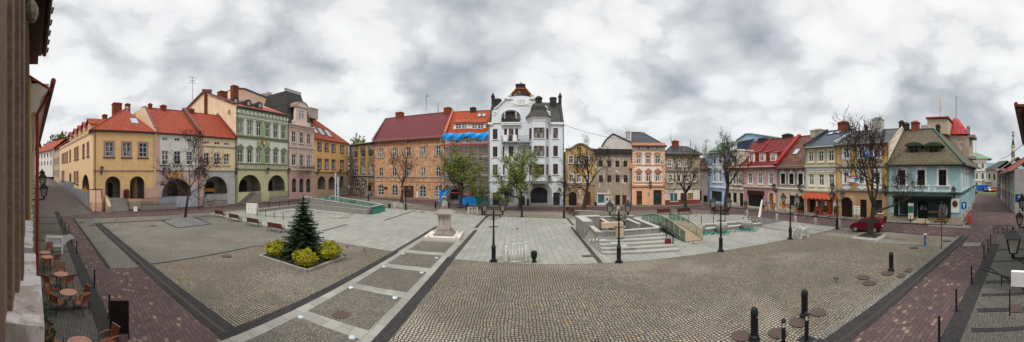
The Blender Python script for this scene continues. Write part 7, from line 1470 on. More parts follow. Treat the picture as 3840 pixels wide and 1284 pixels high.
for i, (p, rz, lab) in enumerate(BL_): o = H0 if i == 0 else dup(H0, (0, 0, 0)); o.location = (p[0], p[1], .02); o.rotation_euler = (0, 0, rz); o['label'] = lab
# trees
BARK = stone((.055, .042, .032), 'bark', var=.5, sc=6); TWIG = paint((.035, .026, .021), .9, name='twigs')
def leafmat(c, nm):
    def fn(gg, bs, out):
        f, _ = gg.noise(objco(gg), 1.3, 3, .6); f2, _ = gg.noise(objco(gg), 9, 2, .5)
        gg.put(bs.inputs['Base Color'], gg.mix(gg.math('ADD', gg.times(f, .6), gg.times(f2, .4)), mul(c, .45), mul(c, 1.6))); put(bs, 'Roughness', .75)
    return mat(nm, fn)
def tree(label, base, H, R, seed, r0, fork, leaves=0, lm=None, ls=.12, lean=(0, 0), levels=5, nchild=3, gnarl=.35, droop=0.0, name='tree'):
    rr = random.Random(seed); segs = []; tips = []
    def grow(p, d, L, r, lv):
        n = 4; pts = [p.copy()]; rad = [r]; q = p.copy(); dd = d.copy()
        for i in range(n):
            dd = (dd + Vector((rr.uniform(-1, 1), rr.uniform(-1, 1), rr.uniform(-.6, .9))) * gnarl * (.35 if lv == 0 else .6)).normalized(); q = q + dd * L / n; pts.append(q.copy()); rad.append(r * (1 - .45 * (i + 1) / n))
        segs.append((lv, pts, rad))
        if lv >= 2: tips.extend(pts[2:])
        if lv >= levels: return
        k = nchild + (1 if lv == 0 else 0) + (rr.random() < .4)
        for j in range(k):
            f_ = 1.0 if j == 0 else rr.uniform(.35 if lv else .72, 1.0); idx = min(n, max(1, int(round(f_ * n)))); a = rr.uniform(0, 2 * pi) if lv else 2 * pi * (j + rr.uniform(-.2, .2)) / k; sp_ = rr.uniform(.55, 1.2) if j else rr.uniform(.1, .5)
            u = dd.orthogonal().normalized(); w = dd.cross(u); nd = (dd * cos(sp_) + (u * cos(a) + w * sin(a)) * sin(sp_)); nd.z += .10 - droop * lv; nd.normalize()
            grow(pts[idx], nd, L * rr.uniform(.55, .82) * (1.0 if lv else .95), max(.021, rad[idx] * (.80 if j == 0 else .66)), lv + 1)
    grow(Vector((0, 0, 0)), Vector((lean[0], lean[1], 1)).normalized(), fork, r0, 0)
    zs = sorted(p[2] for s_ in segs for p in s_[1]); zm = zs[int(len(zs) * .995)]; cx_ = sum(p[0] for p in tips) / len(tips); rs = sorted(hypot(p[0] - cx_, p[1]) for p in tips); rm = rs[int(len(rs) * .84)]
    sz_ = (H - fork) / max(.1, zm - fork); sx_ = R / rm
    def fx(p):
        k = min(1.0, max(0.0, p[2] / fork)); return Vector(((p[0] - cx_ * k) * (1 + (sx_ - 1) * k) + cx_ * .25 * k, p[1] * (1 + (sx_ - 1) * k), p[2] if p[2] < fork else fork + (p[2] - fork) * sz_))
    t = thing(name, label, 'tree', base); mb = MB(); mt = MB()
    for lv, pts, rad in segs:
        if lv < 3: mb.tube([fx(p) for p in pts], rad, 8 if lv < 2 else 5, cap=False)
        else: mt.tube([fx(p) for p in pts], rad, 3, cap=False)
    mb.lathe([(r0 * 1.5, -.05), (r0 * 1.15, .18), (r0, .5)], n=10); mb.build('trunk', BARK, t, True); mt.build('branches', TWIG, t)
    if leaves:
        ml = MB()
        for _ in range(leaves):
            c = fx(rr.choice(tips)) + Vector((rr.gauss(0, .22), rr.gauss(0, .22), rr.gauss(0, .2))); s_ = ls * rr.uniform(.6, 1.3); u = Vector((rr.gauss(0, 1), rr.gauss(0, 1), rr.gauss(0, 1))).normalized(); v = u.orthogonal().normalized(); ml.poly([c + u * s_, c + v * s_ * .6, c - u * s_, c - v * s_ * .6])
        ml.build('foliage', lm, t)
    return t
LF1 = leafmat((.135, .16, .032), 'spring_leaves'); LF2 = leafmat((.16, .14, .05), 'buds')
tree('slender bare tree standing in the sloped cobbled mound on the left', zP(694, 824), 11.8, 4.7, 3, .2, 4.2, levels=6, gnarl=.3)
tree('dark twisted bare tree in front of the brick house', zP(1506, 765), 12, 3.6, 5, .34, 4.4, levels=5, gnarl=.6)
tree('spring-green leafing tree in front of the scaffolded house', zP(1727, 781), 10.9, 3.7, 8, .38, 3.6, leaves=7000, lm=LF1, ls=.13, lean=(.25, 0), gnarl=.45)
tree('spring-green leafing tree in front of the pale blue gabled house', zP(1945, 788), 10.6, 3.2, 12, .34, 2.6, leaves=7500, lm=LF1, ls=.13, lean=(.1, 0), gnarl=.4)
tree('dense dark bare tree in front of the peeling yellow house', zP(2188, 792), 12.2, 3.7, 21, .38, 4.2, levels=6, nchild=3, gnarl=.4)
tree('sparse tree with few buds in front of the worn grey house', zP(2570, 789), 11.6, 3.7, 27, .34, 3.8, leaves=900, lm=LF2, ls=.08, levels=5, gnarl=.5)
tree('tall tree with first buds in front of the blue and beige houses', zP(2722, 806), 12.3, 3.4, 33, .42, 4.4, leaves=1000, lm=LF2, ls=.08, levels=6, gnarl=.45)
T8 = tree('big dark bare tree standing beside the parked red car', zP(3262, 889), 11.6, 3.5, 41, .36, 3.0, levels=6, gnarl=.45, lean=(.0, -.05))
q = PD(1342, 112); tree('pale green birch rising behind the derelict house roofs', (q.x, q.y, 0), 20.5, 3.4, 50, .3, 9, leaves=2600, lm=LF1, ls=.3)
q = PD(212, 150); tree('light green tree on the hill beyond the climbing street', (q.x, q.y, 8), 18, 8, 55, .4, 4, leaves=5000, lm=LF1, ls=.5)
# square cobbled mound of the left tree
c4 = [P('O', 20, 645), P('O', 205, 728), P('O', 592, 682), P('O', 400, 605)]; cc = zP(694, 824); MND = cobble('mound_setts', [(.24, .24, .235), (.18, .18, .18), (.30, .30, .29), (.14, .14, .145)], .16, rand=.6, jw=.14)
mb = MB(); tp = [Vector((cc.x + (p.x - cc.x) * .28, cc.y + (p.y - cc.y) * .28, .32)) for p in c4]; mb.add([(p.x, p.y, .0) for p in c4] + [tuple(p) for p in tp], [(0, 1, 5, 4), (1, 2, 6, 5), (2, 3, 7, 6), (3, 0, 4, 7), (4, 5, 6, 7)]); o = mb.build('cobbled_mound', MND); tag(o, 'low pyramid of pale cobbles around the slender bare tree', 'planter')
mb = MB()
for a, b in zip(c4, c4[1:] + c4[:1]): mb.bar((a.x, a.y, .02), (b.x, b.y, .02), .16, .06)
mb.build('edging', MC['black_setts'], o)
# raised cobble kerb round the right tree
q = zP(3262, 889); mb = MB(); mb.frustum((q.x, q.y), (1.35, 1.35), (1.15, 1.15), .0, .14); o = mb.build('tree_pit', STONE_G); tag(o, 'square kerbed pit around the big bare tree by the red car', 'planter'); mb = MB(); mb.box(q.x - 1, q.x + 1, q.y - 1, q.y + 1, .13, .16); mb.build('grille', MC['black_setts'], o)
# fir and its bed
def leafball(mb, c, r, n, s, rr, flat=1.0):
    for _ in range(n):
        d = Vector((rr.gauss(0, 1), rr.gauss(0, 1), rr.gauss(0, 1))).normalized(); k = rr.uniform(.55, 1.0) ** .5; lump = 1 + .13 * sin(d.x * 7 + c[0] * 3) * sin(d.y * 6 + 1) + .1 * sin(d.z * 9 + c[1]); p = Vector((c[0] + d.x * r[0] * k * lump, c[1] + d.y * r[1] * k * lump, max(.02, c[2] + d.z * r[2] * k * lump)))
        u = (d + Vector((rr.gauss(0, .7), rr.gauss(0, .7), rr.gauss(0, .7)))).orthogonal().normalized(); v = u.cross(d).normalized(); q = s * rr.uniform(.6, 1.4); mb.poly([p + u * q, p + v * q * .6, p - u * q, p - v * q * .6])
FC = (-14.2, 16.6); rr = random.Random(4); t = thing('fir_tree', 'dark green fir tree in the planted bed among yellow shrubs', 'tree', (FC[0], FC[1], .1)); mb = MB(); mb.tube([(0, 0, 0), (0, 0, 4.3)], [.11, .015], 8); mb.build('trunk', BARK, t); mb = MB(); FH = 4.42
for tier in range(30):
    z = .28 + tier * .137 + rr.uniform(-.03, .03); fr = 1 - (z - .1) / FH; R_ = 2.15 * fr ** .8; nb = int(7 + 9 * fr)
    for j in range(nb):
        a = 2 * pi * (j + rr.random() * .7) / nb + tier; L = R_ * rr.uniform(.68, 1.08); d = Vector((cos(a), sin(a), 0)); prev = Vector((0, 0, z)); m_ = 6
        for s_ in range(1, m_ + 1):
            f_ = s_ / m_; c = d * (L * f_) + Vector((0, 0, z - .34 * L * f_ + .2 * L * f_ * f_)); w = (.12 + .28 * sin(pi * min(1, f_ * .9 + .12))) * (.4 + .5 * fr) * rr.uniform(.8, 1.2); sd2 = Vector((-d.y, d.x, 0))
            for sg in (-1, 1):
                tip = c + sd2 * sg * w + d * w * .55 + Vector((0, 0, -.05 + rr.uniform(-.04, .05))); mb.poly([prev, c, tip, prev + sd2 * sg * w * .55 + Vector((0, 0, -.02))])
            prev = c
        mb.poly([prev, prev + d * .12 + Vector((0, 0, .05)), prev + Vector((-d.y, d.x, 0)) * .05])
for k_ in range(26): a = rr.uniform(0, 6.3); z = 3.9 + rr.random() * .5; q = .1 * (4.6 - z); mb.poly([(0, 0, z + .1), (q * cos(a) * 2, q * sin(a) * 2, z), (0, 0, z - .06)])
mb.build('needles', leafmat((.018, .034, .016), 'fir_needles'), t)
mb = MB(); c = [(-16.6, 14.5), (-11.9, 14.3), (-11.75, 18.3), (-16.4, 18.5)]
for a, b in zip(c, c[1:] + c[:1]): mb.bar((a[0], a[1], .08), (b[0], b[1], .08), .16, .16)
o = mb.build('planting_bed', STONE_G); tag(o, 'square stone-edged planting bed under the fir tree', 'planter'); mb = MB(); mb.poly([(x, y, .09) for x, y in c]); mb.build('soil', paint((.045, .032, .022), .95, var=.5, sc=8, name='soil'), o)
mb = MB(); [leafball(mb, (rr.uniform(-16.3, -12.1), rr.uniform(14.6, 18.1), .12), (.25, .25, .14), 16, .06, rr) for _ in range(60)]; o = mb.build('ground_cover', leafmat((.04, .06, .025), 'low_green')); tag(o, 'low dark green ground cover in the fir tree bed', 'ground cover', kind='stuff')
YLF = leafmat((.27, .25, .015), 'yellow_shrub_leaves')
for (cx_, cy_, r, hz, lab) in ((-15.75, 15.5, (.9, .85, .5), .5, 'yellow-green shrub left of the fir tree'), (-12.7, 15.0, (.9, .7, .52), .5, 'yellow-green shrub at the front corner of the fir tree bed'), (-12.3, 17.2, (.85, .85, .62), .6, 'yellow-green shrub right of the fir tree')):
    t = thing('shrub', lab, 'shrub', (cx_, cy_, .08), 0, 'yellow-green shrubs around the fir tree'); mb = MB(); leafball(mb, (0, 0, hz * .9), (r[0], r[1], r[2] * .85), 2300, .055, rr)
    for j in range(46): a = rr.uniform(0, 6.3); k_ = rr.uniform(.1, 1.05); leafball(mb, (r[0] * k_ * cos(a), r[1] * k_ * sin(a), hz * .9 + r[2] * .9 * sqrt(max(0, 1.1 - k_ * k_)) * rr.uniform(.6, 1.25)), (.12, .12, rr.uniform(.1, .26)), 30, .05, rr)
    mb.build('foliage', YLF, t); mb = MB(); [mb.tube([(0, 0, 0), (r[0] * .7 * cos(a), r[1] * .7 * sin(a), hz * 1.2)], [.03, .01], 5, cap=False) for a in range(6)]; mb.build('stems', BARK, t)
# monument
MS = stone((.50, .44, .38), 'pale_sandstone', var=.25, sc=1.5); MS2 = stone((.62, .55, .47), 'new_sandstone', var=.12); MD = stone((.24, .21, .19), 'dark_sandstone', var=.4)
t = thing('monument', 'pale stone pedestal carrying a small robed statue at the end of the walkway', 'monument', (-6.9, 28.3, 0), .06)
mb = MB(); mb.box(-1.65, 1.65, -1.65, 1.65, 0, .26); pl = mb.build('plinth', MS2, t)
for sx in (-1.3, 1.3):
    for sy in (-1.3, 1.3): mb = MB(); mb.lathe([(.14, 0), (.12, .015)], (sx, sy, .262), 14); mb.build('floor_light', IRON, pl)
mb = MB(); mb.box(-.95, .95, -.95, .95, .262, .40); mb.frustum((0, 0), (.92, .92), (.66, .66), .402, .72); mb.box(-.66, .66, -.66, .66, .722, .80); mb.build('base_moulding', MD, t)
mb = MB(); mb.box(-.54, .54, -.54, .54, .802, 2.12); sh = mb.build('shaft', MS, t); mb = MB(); oct_ = [(-.36, .95), (.36, .95), (.42, 1.02), (.42, 1.88), (.36, 1.95), (-.36, 1.95), (-.42, 1.88), (-.42, 1.02)]; ring(mb, oct_, [(x * .9, 1.45 + (z - 1.45) * .95) for x, z in oct_], -.56, -.541); mb.build('panel_moulding', MD, sh)
mb = MB(); [mb.box(-.22 + .03 * (i % 3), .22 - .03 * (i % 2), -.546, -.541, 1.75 - .075 * i, 1.775 - .075 * i) for i in range(9)]; mb.build('inscription', MD, sh)
mb = MB(); mb.frustum((0, 0), (.56, .56), (.86, .86), 2.122, 2.3); mb.box(-.95, .95, -.95, .95, 2.302, 2.4); mb.build('cornice', MS, t); mb = MB(); mb.frustum((0, 0), (.95, .95), (.32, .32), 2.402, 2.72); mb.build('cap', MD, t)
def robed(par, z, hgt, m, armpose=0):
    s_ = hgt / 1.75; me = bpy.data.meshes.new('body'); J = [(0, 0, .95, .17), (0, 0, 1.2, .16), (0, 0, 1.4, .17), (0, -.01, 1.5, .07), (0, -.02, 1.56, .07), (0, -.03, 1.66, .105), (0, -.02, 1.74, .07), (-.2, 0, 1.4, .075), (-.27, -.08, 1.15, .06), (-.12, -.25, 1.12, .045), (.2, 0, 1.4, .075), (.28, -.06, 1.14, .06), (.14, -.27, 1.2, .045), (0, .02, .6, .23), (0, .02, .25, .27), (.02, 0, .03, .30)]
    E_ = [(0, 1), (1, 2), (2, 3), (3, 4), (4, 5), (5, 6), (2, 7), (7, 8), (8, 9), (2, 10), (10, 11), (11, 12), (0, 13), (13, 14), (14, 15)]
    me.from_pydata([(a * s_, b * s_, c * s_) for a, b, c, _ in J], E_, []); o = link('figure', me, par, (0, 0, z)); me.materials.append(m); sk = o.modifiers.new('skin', 'SKIN');
    if not me.skin_vertices: bpy.context.view_layer.objects.active = o
    for v, j in zip(me.skin_vertices[0].data, J): v.radius = (j[3] * s_, j[3] * s_)
    me.skin_vertices[0].data[0].use_root = True; sb_ = o.modifiers.new('sub', 'SUBSURF'); sb_.levels = 1; sb_.render_levels = 1
    dg = bpy.context.evaluated_depsgraph_get(); m2 = bpy.data.meshes.new_from_object(o.evaluated_get(dg)); o.modifiers.clear(); o.data = m2; m2.polygons.foreach_set('use_smooth', [True] * len(m2.polygons))
    mb = MB();
    for k_ in range(7): a = k_ * .9; mb.tube([(.24 * cos(a) * s_, .24 * sin(a) * s_, .9 * s_), (.31 * cos(a + .1) * s_, .3 * sin(a + .1) * s_, .4 * s_), (.36 * cos(a + .2) * s_, .35 * sin(a + .2) * s_, .02)], [.03 * s_, .06 * s_, .07 * s_], 5)
    mb.build('robe_folds', m, o, True); return o
fg = robed(t, 2.76, 1.42, MS); mb = MB(); mb.lathe([(.34, 2.70), (.36, 2.80), (.3, 2.83)], n=12); mb.build('statue_base', MD, t)
mb = MB(); mb.lathe([(.30, 1.02), (.24, 1.14), (.16, 1.2), (.05, 1.22)], (0, .02, -.02), 10); mb.lathe([(.11, 1.28), (.14, 1.36), (.10, 1.44), (.02, 1.46)], (0, 0, 0), 10); mb.build('dark_cape', MD, fg, True)
# fountain complex
GC = stone((.25, .242, .22), 'granite_cladding', var=.22, sc=1.2, joint=1.0); GCT = stone((.36, .35, .32), 'granite_coping', var=.15)
t = thing('fountain', 'granite walled sunken fountain court with broad steps, small statue and broken stone slab', 'fountain', (0, 0, 0))
mb = MB();
for i in range(5): y0_ = 21.6 + .62 * i; xr = 12.2 + .1 * i; yr = 20.25 + .78 * i; mb = MB(); xl = 6.35 + .08 * i; mb.prism([(xl, y0_), (xr, yr if i else 20.25), (xr, 24.3), (6.95, 27.4), (6.25 + .1 * i, 27.45)], .155 * i, .155 * (i + 1) - .005, axis='z'); so_ = mb.build('step', stone((.30, .295, .265), 'step_granite', var=.2), t)
SLB = paint((.62, .68, .68), .3, name='step_light_glass')
for li_, (k, x, y, z) in enumerate((('N', 535, 532, .7), ('N', 670, 568, .55), ('N', 792, 603, .38), ('N', 983, 635, .24), ('N', 1210, 660, .08), ('N', 458, 525, .7), ('N', 412, 530, .55), ('N', 372, 535, .35))):
    q = P(k, x, y, z); lm_ = thing('step_light', 'white light panel set in the fountain steps, ' + ('top step of the front', 'second step of the front', 'third step, right of the lamp', 'fourth step of the front', 'lowest step of the front', 'left flank, uppermost', 'left flank, middle', 'left flank, lowest')[li_], 'light', (q.x, q.y - .05, z), -.2 if x > 500 else 1.35, 'white light panels in the fountain steps'); mb = MB(); mb.box(-.26, .26, -.03, .03, -.05, .05); mb.build('panel', SLB, lm_)
def wall3(par, a, b, w, z0, z1, name='parapet', cop=True):
    mb = MB(); mb.bar((a[0], a[1], (z0 + z1 - .1) / 2), (b[0], b[1], (z0 + z1 - .1) / 2), w, z1 - .1 - z0); o = mb.build(name, GC, par)
    mb = MB(); mb.bar((a[0], a[1], z1 - .045), (b[0], b[1], z1 - .045), w + .08, .09); mb.build('coping', GCT, o); return o
wall3(t, (6.75, 24.5), (12.5, 24.4), .38, 0, 1.23); wall3(t, (12.55, 24.6), (12.75, 30.8), .38, 0, 1.2); wall3(t, (6.8, 24.7), (6.95, 27.5), .36, 0, 1.2)
wall3(t, (6.62, 27.55), (6.68, 31.7), .85, 0, 1.62, 'high_wall'); wall3(t, (7.1, 31.3), (8.7, 31.1), .8, 0, 1.62, 'high_wall'); wall3(t, (8.7, 31.2), (12.6, 31.0), .35, 0, 1.5, 'rear_wall'); wall3(t, (8.8, 28.4), (8.9, 31.0), .3, 0, 1.35, 'inner_wall'); wall3(t, (11.6, 27.0), (11.7, 30.6), .3, 0, 1.25, 'inner_wall')
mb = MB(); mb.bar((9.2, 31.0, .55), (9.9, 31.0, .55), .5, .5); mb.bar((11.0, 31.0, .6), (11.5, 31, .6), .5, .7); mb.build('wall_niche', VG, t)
mb = MB(); mb.box(7.1, 12.4, 24.8, 30.9, .0, .05); mb.build('court_floor', RUB, t)
mb = MB(); mb.lathe([(.75, 0), (.75, .45), (.85, .5), (.85, .6), (.5, .62), (.3, .75), (.22, 1.35), (.42, 1.5), (.45, 1.62), (.2, 1.68)], (10.35, 29.6, 0), 16); bs_ = mb.build('statue_pedestal', GC, t, 'auto'); f2 = robed(bs_, 1.66, 1.2, stone((.40, .33, .24), 'weathered_figure')); f2.location = (10.35, 29.6, 1.66)
mb = MB(); q = P('N', 740, 497, .75); mb.frustum((q.x, q.y), (.3, .22), (.28, .2), .75, 2.0); mb.box(q.x - 1.5, q.x + .3, q.y + .1, q.y + .45, 1.55, 2.0); mb.build('broken_slab', stone((.50, .38, .26), 'rusty_stone', var=.4), t)
mb = MB()
rail_ = [P('N', 190 + 26 * i, 262 + 2 * i - 12 * sin(pi * i / 18)) for i in range(19)]
mb.tube([(p.x, p.y + .3, 1.0) for p in rail_], .035, 6); mb.tube([(p.x, p.y + .3, .15) for p in rail_], .03, 6)
for p in rail_: mb.bar((p.x, p.y + .3, 0), (p.x, p.y + .3, 1.0), .03)
for a, b in zip(rail_[:-1], rail_[1:]): c = (a + b) / 2; mb.bar((c.x, c.y + .3, .15), (c.x, c.y + .3, 1.0), .02)
t2 = tag(mb.build('curved_railing', STEEL), 'curved steel railing behind the fountain court', 'railing')
t3 = thing('suitcase', 'dark red suitcase left on the fountain steps', 'suitcase', P('N', 1340, 578, .31), -.2); mb = MB(); mb.box(-.25, .25, -.1, .1, 0, .4); mb.build('case', paint((.11, .025, .02), .4, name='suitcase_leather'), t3); mb = MB(); mb.tube([(-.08, 0, .4), (-.08, 0, .47), (.08, 0, .47), (.08, 0, .4)], .015, 5); mb.build('handle', IRON, t3)
# bridge
t = thing('glass_bridge', 'small arched footbridge with timber deck and greenish glass balustrades', 'bridge', (0, 0, 0)); GG = clearglass('green_glass', (.80, .91, .85), .08); DECK = woodmat((.26, .18, .12), 'deck_boards_grey', ax=(1, 14, 1))
pa = Vector((15.0, 22.5)); pb = Vector((15.7, 33.6)); dv = (pb - pa); Lb_ = dv.length; dv.normalize(); nv = Vector((dv.y, -dv.x)); NB = 16
def bp(s_, o, z): p = pa + dv * (Lb_ * s_) + nv * o; return (p.x, p.y, z)
bz = lambda s_: .1 + .72 * sin(pi * s_)
mb = MB()
for i in range(NB): a, b = i / NB, (i + 1) / NB; mb.slab([bp(a, -.85, bz(a)), bp(a, .85, bz(a)), bp(b, .85, bz(b)), bp(b, -.85, bz(b))][::1], .07)
mb.build('deck', DECK, t)
for sg in (-1, 1):
    for i in range(10): a, b = i / 10 + .004, (i + 1) / 10 - .004; mb = MB(); mb.add([bp(a, sg * .9, bz(a) - .25), bp(b, sg * .9, bz(b) - .25), bp(b, sg * .9, bz(b) + .92), bp(a, sg * .9, bz(a) + .92), bp(a, sg * .93, bz(a) - .25), bp(b, sg * .93, bz(b) - .25), bp(b, sg * .93, bz(b) + .92), bp(a, sg * .93, bz(a) + .92)], [(0, 1, 2, 3), (7, 6, 5, 4), (0, 4, 5, 1), (1, 5, 6, 2), (2, 6, 7, 3), (3, 7, 4, 0)]); mb.build('glass_panel', GG, t)
    mb = MB(); mb.tube([bp(i / 20, sg * .915, bz(i / 20) + .94) for i in range(21)], .03, 6); mb.build('handrail', STEEL, t); mb = MB(); mb.tube([bp(i / 20, sg * .8, bz(i / 20) - .2) for i in range(21)], .07, 6); mb.build('girder', IRON, t)
# water channel, ramp block, bowls
t = thing('water_channel', 'long shallow granite water channel running from the bridge to the wedge block', 'water channel', (0, 0, 0)); wall3(t, (17.2, 28.3), (25.8, 26.4), .5, 0, .42, 'channel_wall'); wall3(t, (16.9, 25.7), (25.5, 24.3), .45, 0, .4, 'channel_wall'); mb = MB(); mb.poly([(17.2, 28, .1), (16.9, 25.8, .1), (25.5, 24.4, .1), (25.8, 26.3, .1)][::1]); mb.build('channel_bed', stone((.30, .28, .24), 'channel_bed'), t); mb = MB(); mb.poly([(17.5, 26.7, .13), (25.5, 25.2, .13), (25.5, 25.7, .13), (17.5, 27.2, .13)]); mb.build('stepping_strip', GCT, t)
t = thing('ramp_block', 'wedge-shaped granite block with three round white lights at the channel end', 'stone block', (0, 0, 0)); mb = MB(); A_ = Vector((25.6, 24.6)); B_ = Vector((30.2, 24.9)); mb.add([(25.6, 24.7, 0), (30.2, 24.6, 0), (30.2, 26.2, 0), (25.9, 27.0, 0), (25.6, 24.7, .98), (30.2, 24.6, .03), (30.2, 26.2, .03), (25.9, 27.0, .98)], [(0, 1, 5, 4), (1, 2, 6, 5), (2, 3, 7, 6), (3, 0, 4, 7), (4, 5, 6, 7)]); mb.build('wedge', GC, t)
for i in range(3): q = P('c', 1040 + 30 * i, 315 + 4 * i, .75); f_ = i; mb = MB(); mb.ball((25.56 - .0 , 25.1 + .55 * (2 - i), .62), (.03, .08, .08), 10, 6); mb.build('round_light', SLB, t)
RK = stone((.30, .28, .25), 'rough_boulder', var=.4, sc=3); TG = paint((.03, .22, .17), .12, name='green_floor_glass')
for i, (x, y, lab) in enumerate(((2629, 880, 'rough stone water bowl nearest the bridge, seen through its glass'), (2712, 875, 'middle rough stone water bowl behind the lamp post'), (2807, 864, 'rough stone water bowl farthest right, by the channel'))):
    q = zP(x, y); q.y += .3; t = thing('stone_bowl', lab, 'stone bowl', (q.x, q.y, .03), .3 * i, 'rough stone water bowls on green glass plates'); mb = MB(); rr = random.Random(60 + i); base = []; n = 16
    for (r, z) in ((.38, 0), (.5, .2), (.62, .55), (.64, .8), (.56, .88), (.40, .86), (.36, .6), (.05, .58)):
        base.append([(r * (1 + .08 * sin(j * 2.3 + i + z * 5) + rr.uniform(-.04, .04) * (r > .42)) * cos(2 * pi * j / n), r * (1 + .08 * cos(j * 1.7 + z * 4)) * sin(2 * pi * j / n), z + rr.uniform(-.02, .02)) for j in range(n)])
    vs = [v for r_ in base for v in r_]; fs = [(k_ * n + j, k_ * n + (j + 1) % n, (k_ + 1) * n + (j + 1) % n, (k_ + 1) * n + j) for k_ in range(7) for j in range(n)]; mb.add(vs, fs); bw_ = mb.build('bowl', RK, t); mb = MB(); mb.lathe([(.37, .7), (.01, .702)], n=16); mb.build('water', SKYG, t)
    mb = MB(); mb.box(-.95, .95, -.95, .95, -.008, .02); gp_ = mb.build('glass_plate', TG, t); mb = MB()
    for a, b in (((-1.2, -1.2), (1.2, -1.2)), ((1.2, -1.2), (1.2, 1.2)), ((1.2, 1.2), (-1.2, 1.2)), ((-1.2, 1.2), (-1.2, -1.2))): mb.bar((a[0] * .9, a[1] * .9, -.0), (b[0] * .9, b[1] * .9, -.0), .28, .03)
    mb.build('pebble_border', RUB, gp_)
q = P('c', 1098, 282, .8); t = thing('stele', 'leaning white slab sculpture standing on the wedge block', 'sculpture', (26.9, 26.0, .6), -.75); mb = MB(); mb.prism([(-.16, 0), (.14, 0), (.5, 2.35), (.28, 2.2)], -.06, .06); mb.build('slab', WHITE, t)
q = zP(2892, 838); t = thing('steel_frame', 'leaning grey steel gallows frame with two small spotlights', 'frame', (q.x, q.y, 0), az(q)); mb = MB(); mb.bar((0, 0, 0), (.45, 0, 2.45), .2, .2); mb.bar((.45, 0, 2.45), (-1.0, .2, 2.55), .14, .14); mb.build('beam', paint((.14, .13, .125), .5, .5, name='weathered_steel'), t)
for x in (-.85, -.4): mb = MB(); mb.ball((x, .15, 2.38), .11); mb.build('spotlight', STEEL, t)
# glass-roofed archaeological shelter
t = thing('glass_shelter', 'low sloping granite-walled shelter with a dark green glass roof', 'shelter', (0, 0, 0)); mb = MB(); SH = [(-35.0, 42.4), (-21.3, 40.3), (-21.2, 45.0), (-33.5, 47.3)]; hz = [1.75, .98, .98, 1.9]
mb.add([(x, y, 0) for x, y in SH] + [(x, y, z) for (x, y), z in zip(SH, hz)], [(0, 1, 5, 4), (1, 2, 6, 5), (2, 3, 7, 6), (3, 0, 4, 7), (4, 5, 6, 7)]); mb.build('wall', GC, t); mb = MB(); mb.bar((-34.8, 42.0, .42), (-21.4, 39.95, .35), .5, .75); mb.build('low_ledge', GC, t)
GRF = mat('green_roof_glass', lambda gg, bs, out: (gg.put(bs.inputs['Base Color'], (.02, .11, .09)), setattr(bs.inputs['Roughness'], 'default_value', .06), setattr(bs.inputs['Specular IOR Level'], 'default_value', .9)))
mb = MB(); mb.slab([(-34.4, 42.8, 1.80), (-21.7, 40.9, 1.08), (-21.6, 44.6, 1.08), (-33.2, 46.8, 1.95)], .06); mb.build('glass_roof', GRF, t); mb = MB(); mb.box(-21.25, -21.18, 40.9, 44.5, .1, .85); mb.bar((-20.9, 40.3, .4), (-21, 45.0, .4), .04, .7); mb.build('glass_front', TG, t)
mb = MB()
for a, b in zip([(-34.6, 42.45, 1.85), (-21.35, 40.4, 1.08), (-21.3, 44.9, 1.1)], [(-21.35, 40.4, 1.08), (-21.3, 44.9, 1.1), (-33.3, 47.1, 2.0)]): mb.bar(a, b, .3, .09)
mb.build('coping', GCT, t); mb = MB(); mb.box(-36.6, -34.9, 41.9, 43.6, 0, 1.95); mb.build('end_block', GC, t)
for i, (x, yt, yb, w) in enumerate(((1258, 648, 737, 4.5), (1267.5, 664, 738, 5))):
    d = 62; q = PD(x, d); t = thing('stele', ('taller', 'shorter')[i] + ' of two pale blue steel steles behind the glass shelter', 'sculpture', (q.x, q.y, 0), az(q)); z1 = HC - (yt - Y0) * d / F; mb = MB(); ww = w * d / F; mb.box(-ww / 2, ww / 2, -.06, .06, 0, z1); mb.build('slab', paint((.46, .58, .66), .4, name='stele_blue'), t)
t = thing('sculpture_rod', 'dark knotted metal rod between the two pale steles', 'sculpture', PD(1263, 62.5)); mb = MB(); mb.tube([(0, 0, 0), (0, 0, 4.4)], .04, 6); [mb.ball((.1 * (-1) ** i, 0, 1.4 + .45 * i), (.16, .12, .22), 8, 5) for i in range(6)]; mb.build('rod', IRON, t)
# low wall with railing left of the shelter
t = thing('low_wall', 'low granite wall topped by a black railing at the sunken outline', 'wall', (0, 0, 0)); a = Vector((-36.6, 29.2)); b = Vector((-36.8, 41.5)); mb = MB(); mb.bar((a.x, a.y, .22), (b.x, b.y, .22), .35, .44); mb.build('wall', GC, t); mb = MB(); n = 6
for i in range(n): p = a + (b - a) * i / (n - 1); mb.bar((p.x, p.y, .44), (p.x, p.y, 1.35), .08)
for z in (.85, 1.2): mb.bar((a.x, a.y, z), (b.x, b.y, z), .04)
mb.build('railing', IRON, t)
q = P('O', 1045, 570); t = thing('electrical_cabinet', 'white double electrical cabinet at the end of the bench row', 'cabinet', (q.x, q.y + .3, 0), .5); mb = MB(); mb.box(-.85, .85, -.35, .35, .0, 1.6); mb.build('case', MC['dirty_cream'], t)
for x in (-.55, 0, .55): mb = MB(); mb.box(x - .25, x + .25, -.38, -.352, .15, 1.5); d_ = mb.build('door', WHITE, t); mb = MB(); mb.box(x + .13, x + .18, -.41, -.381, .8, .95); mb.build('handle', IRON, d_)
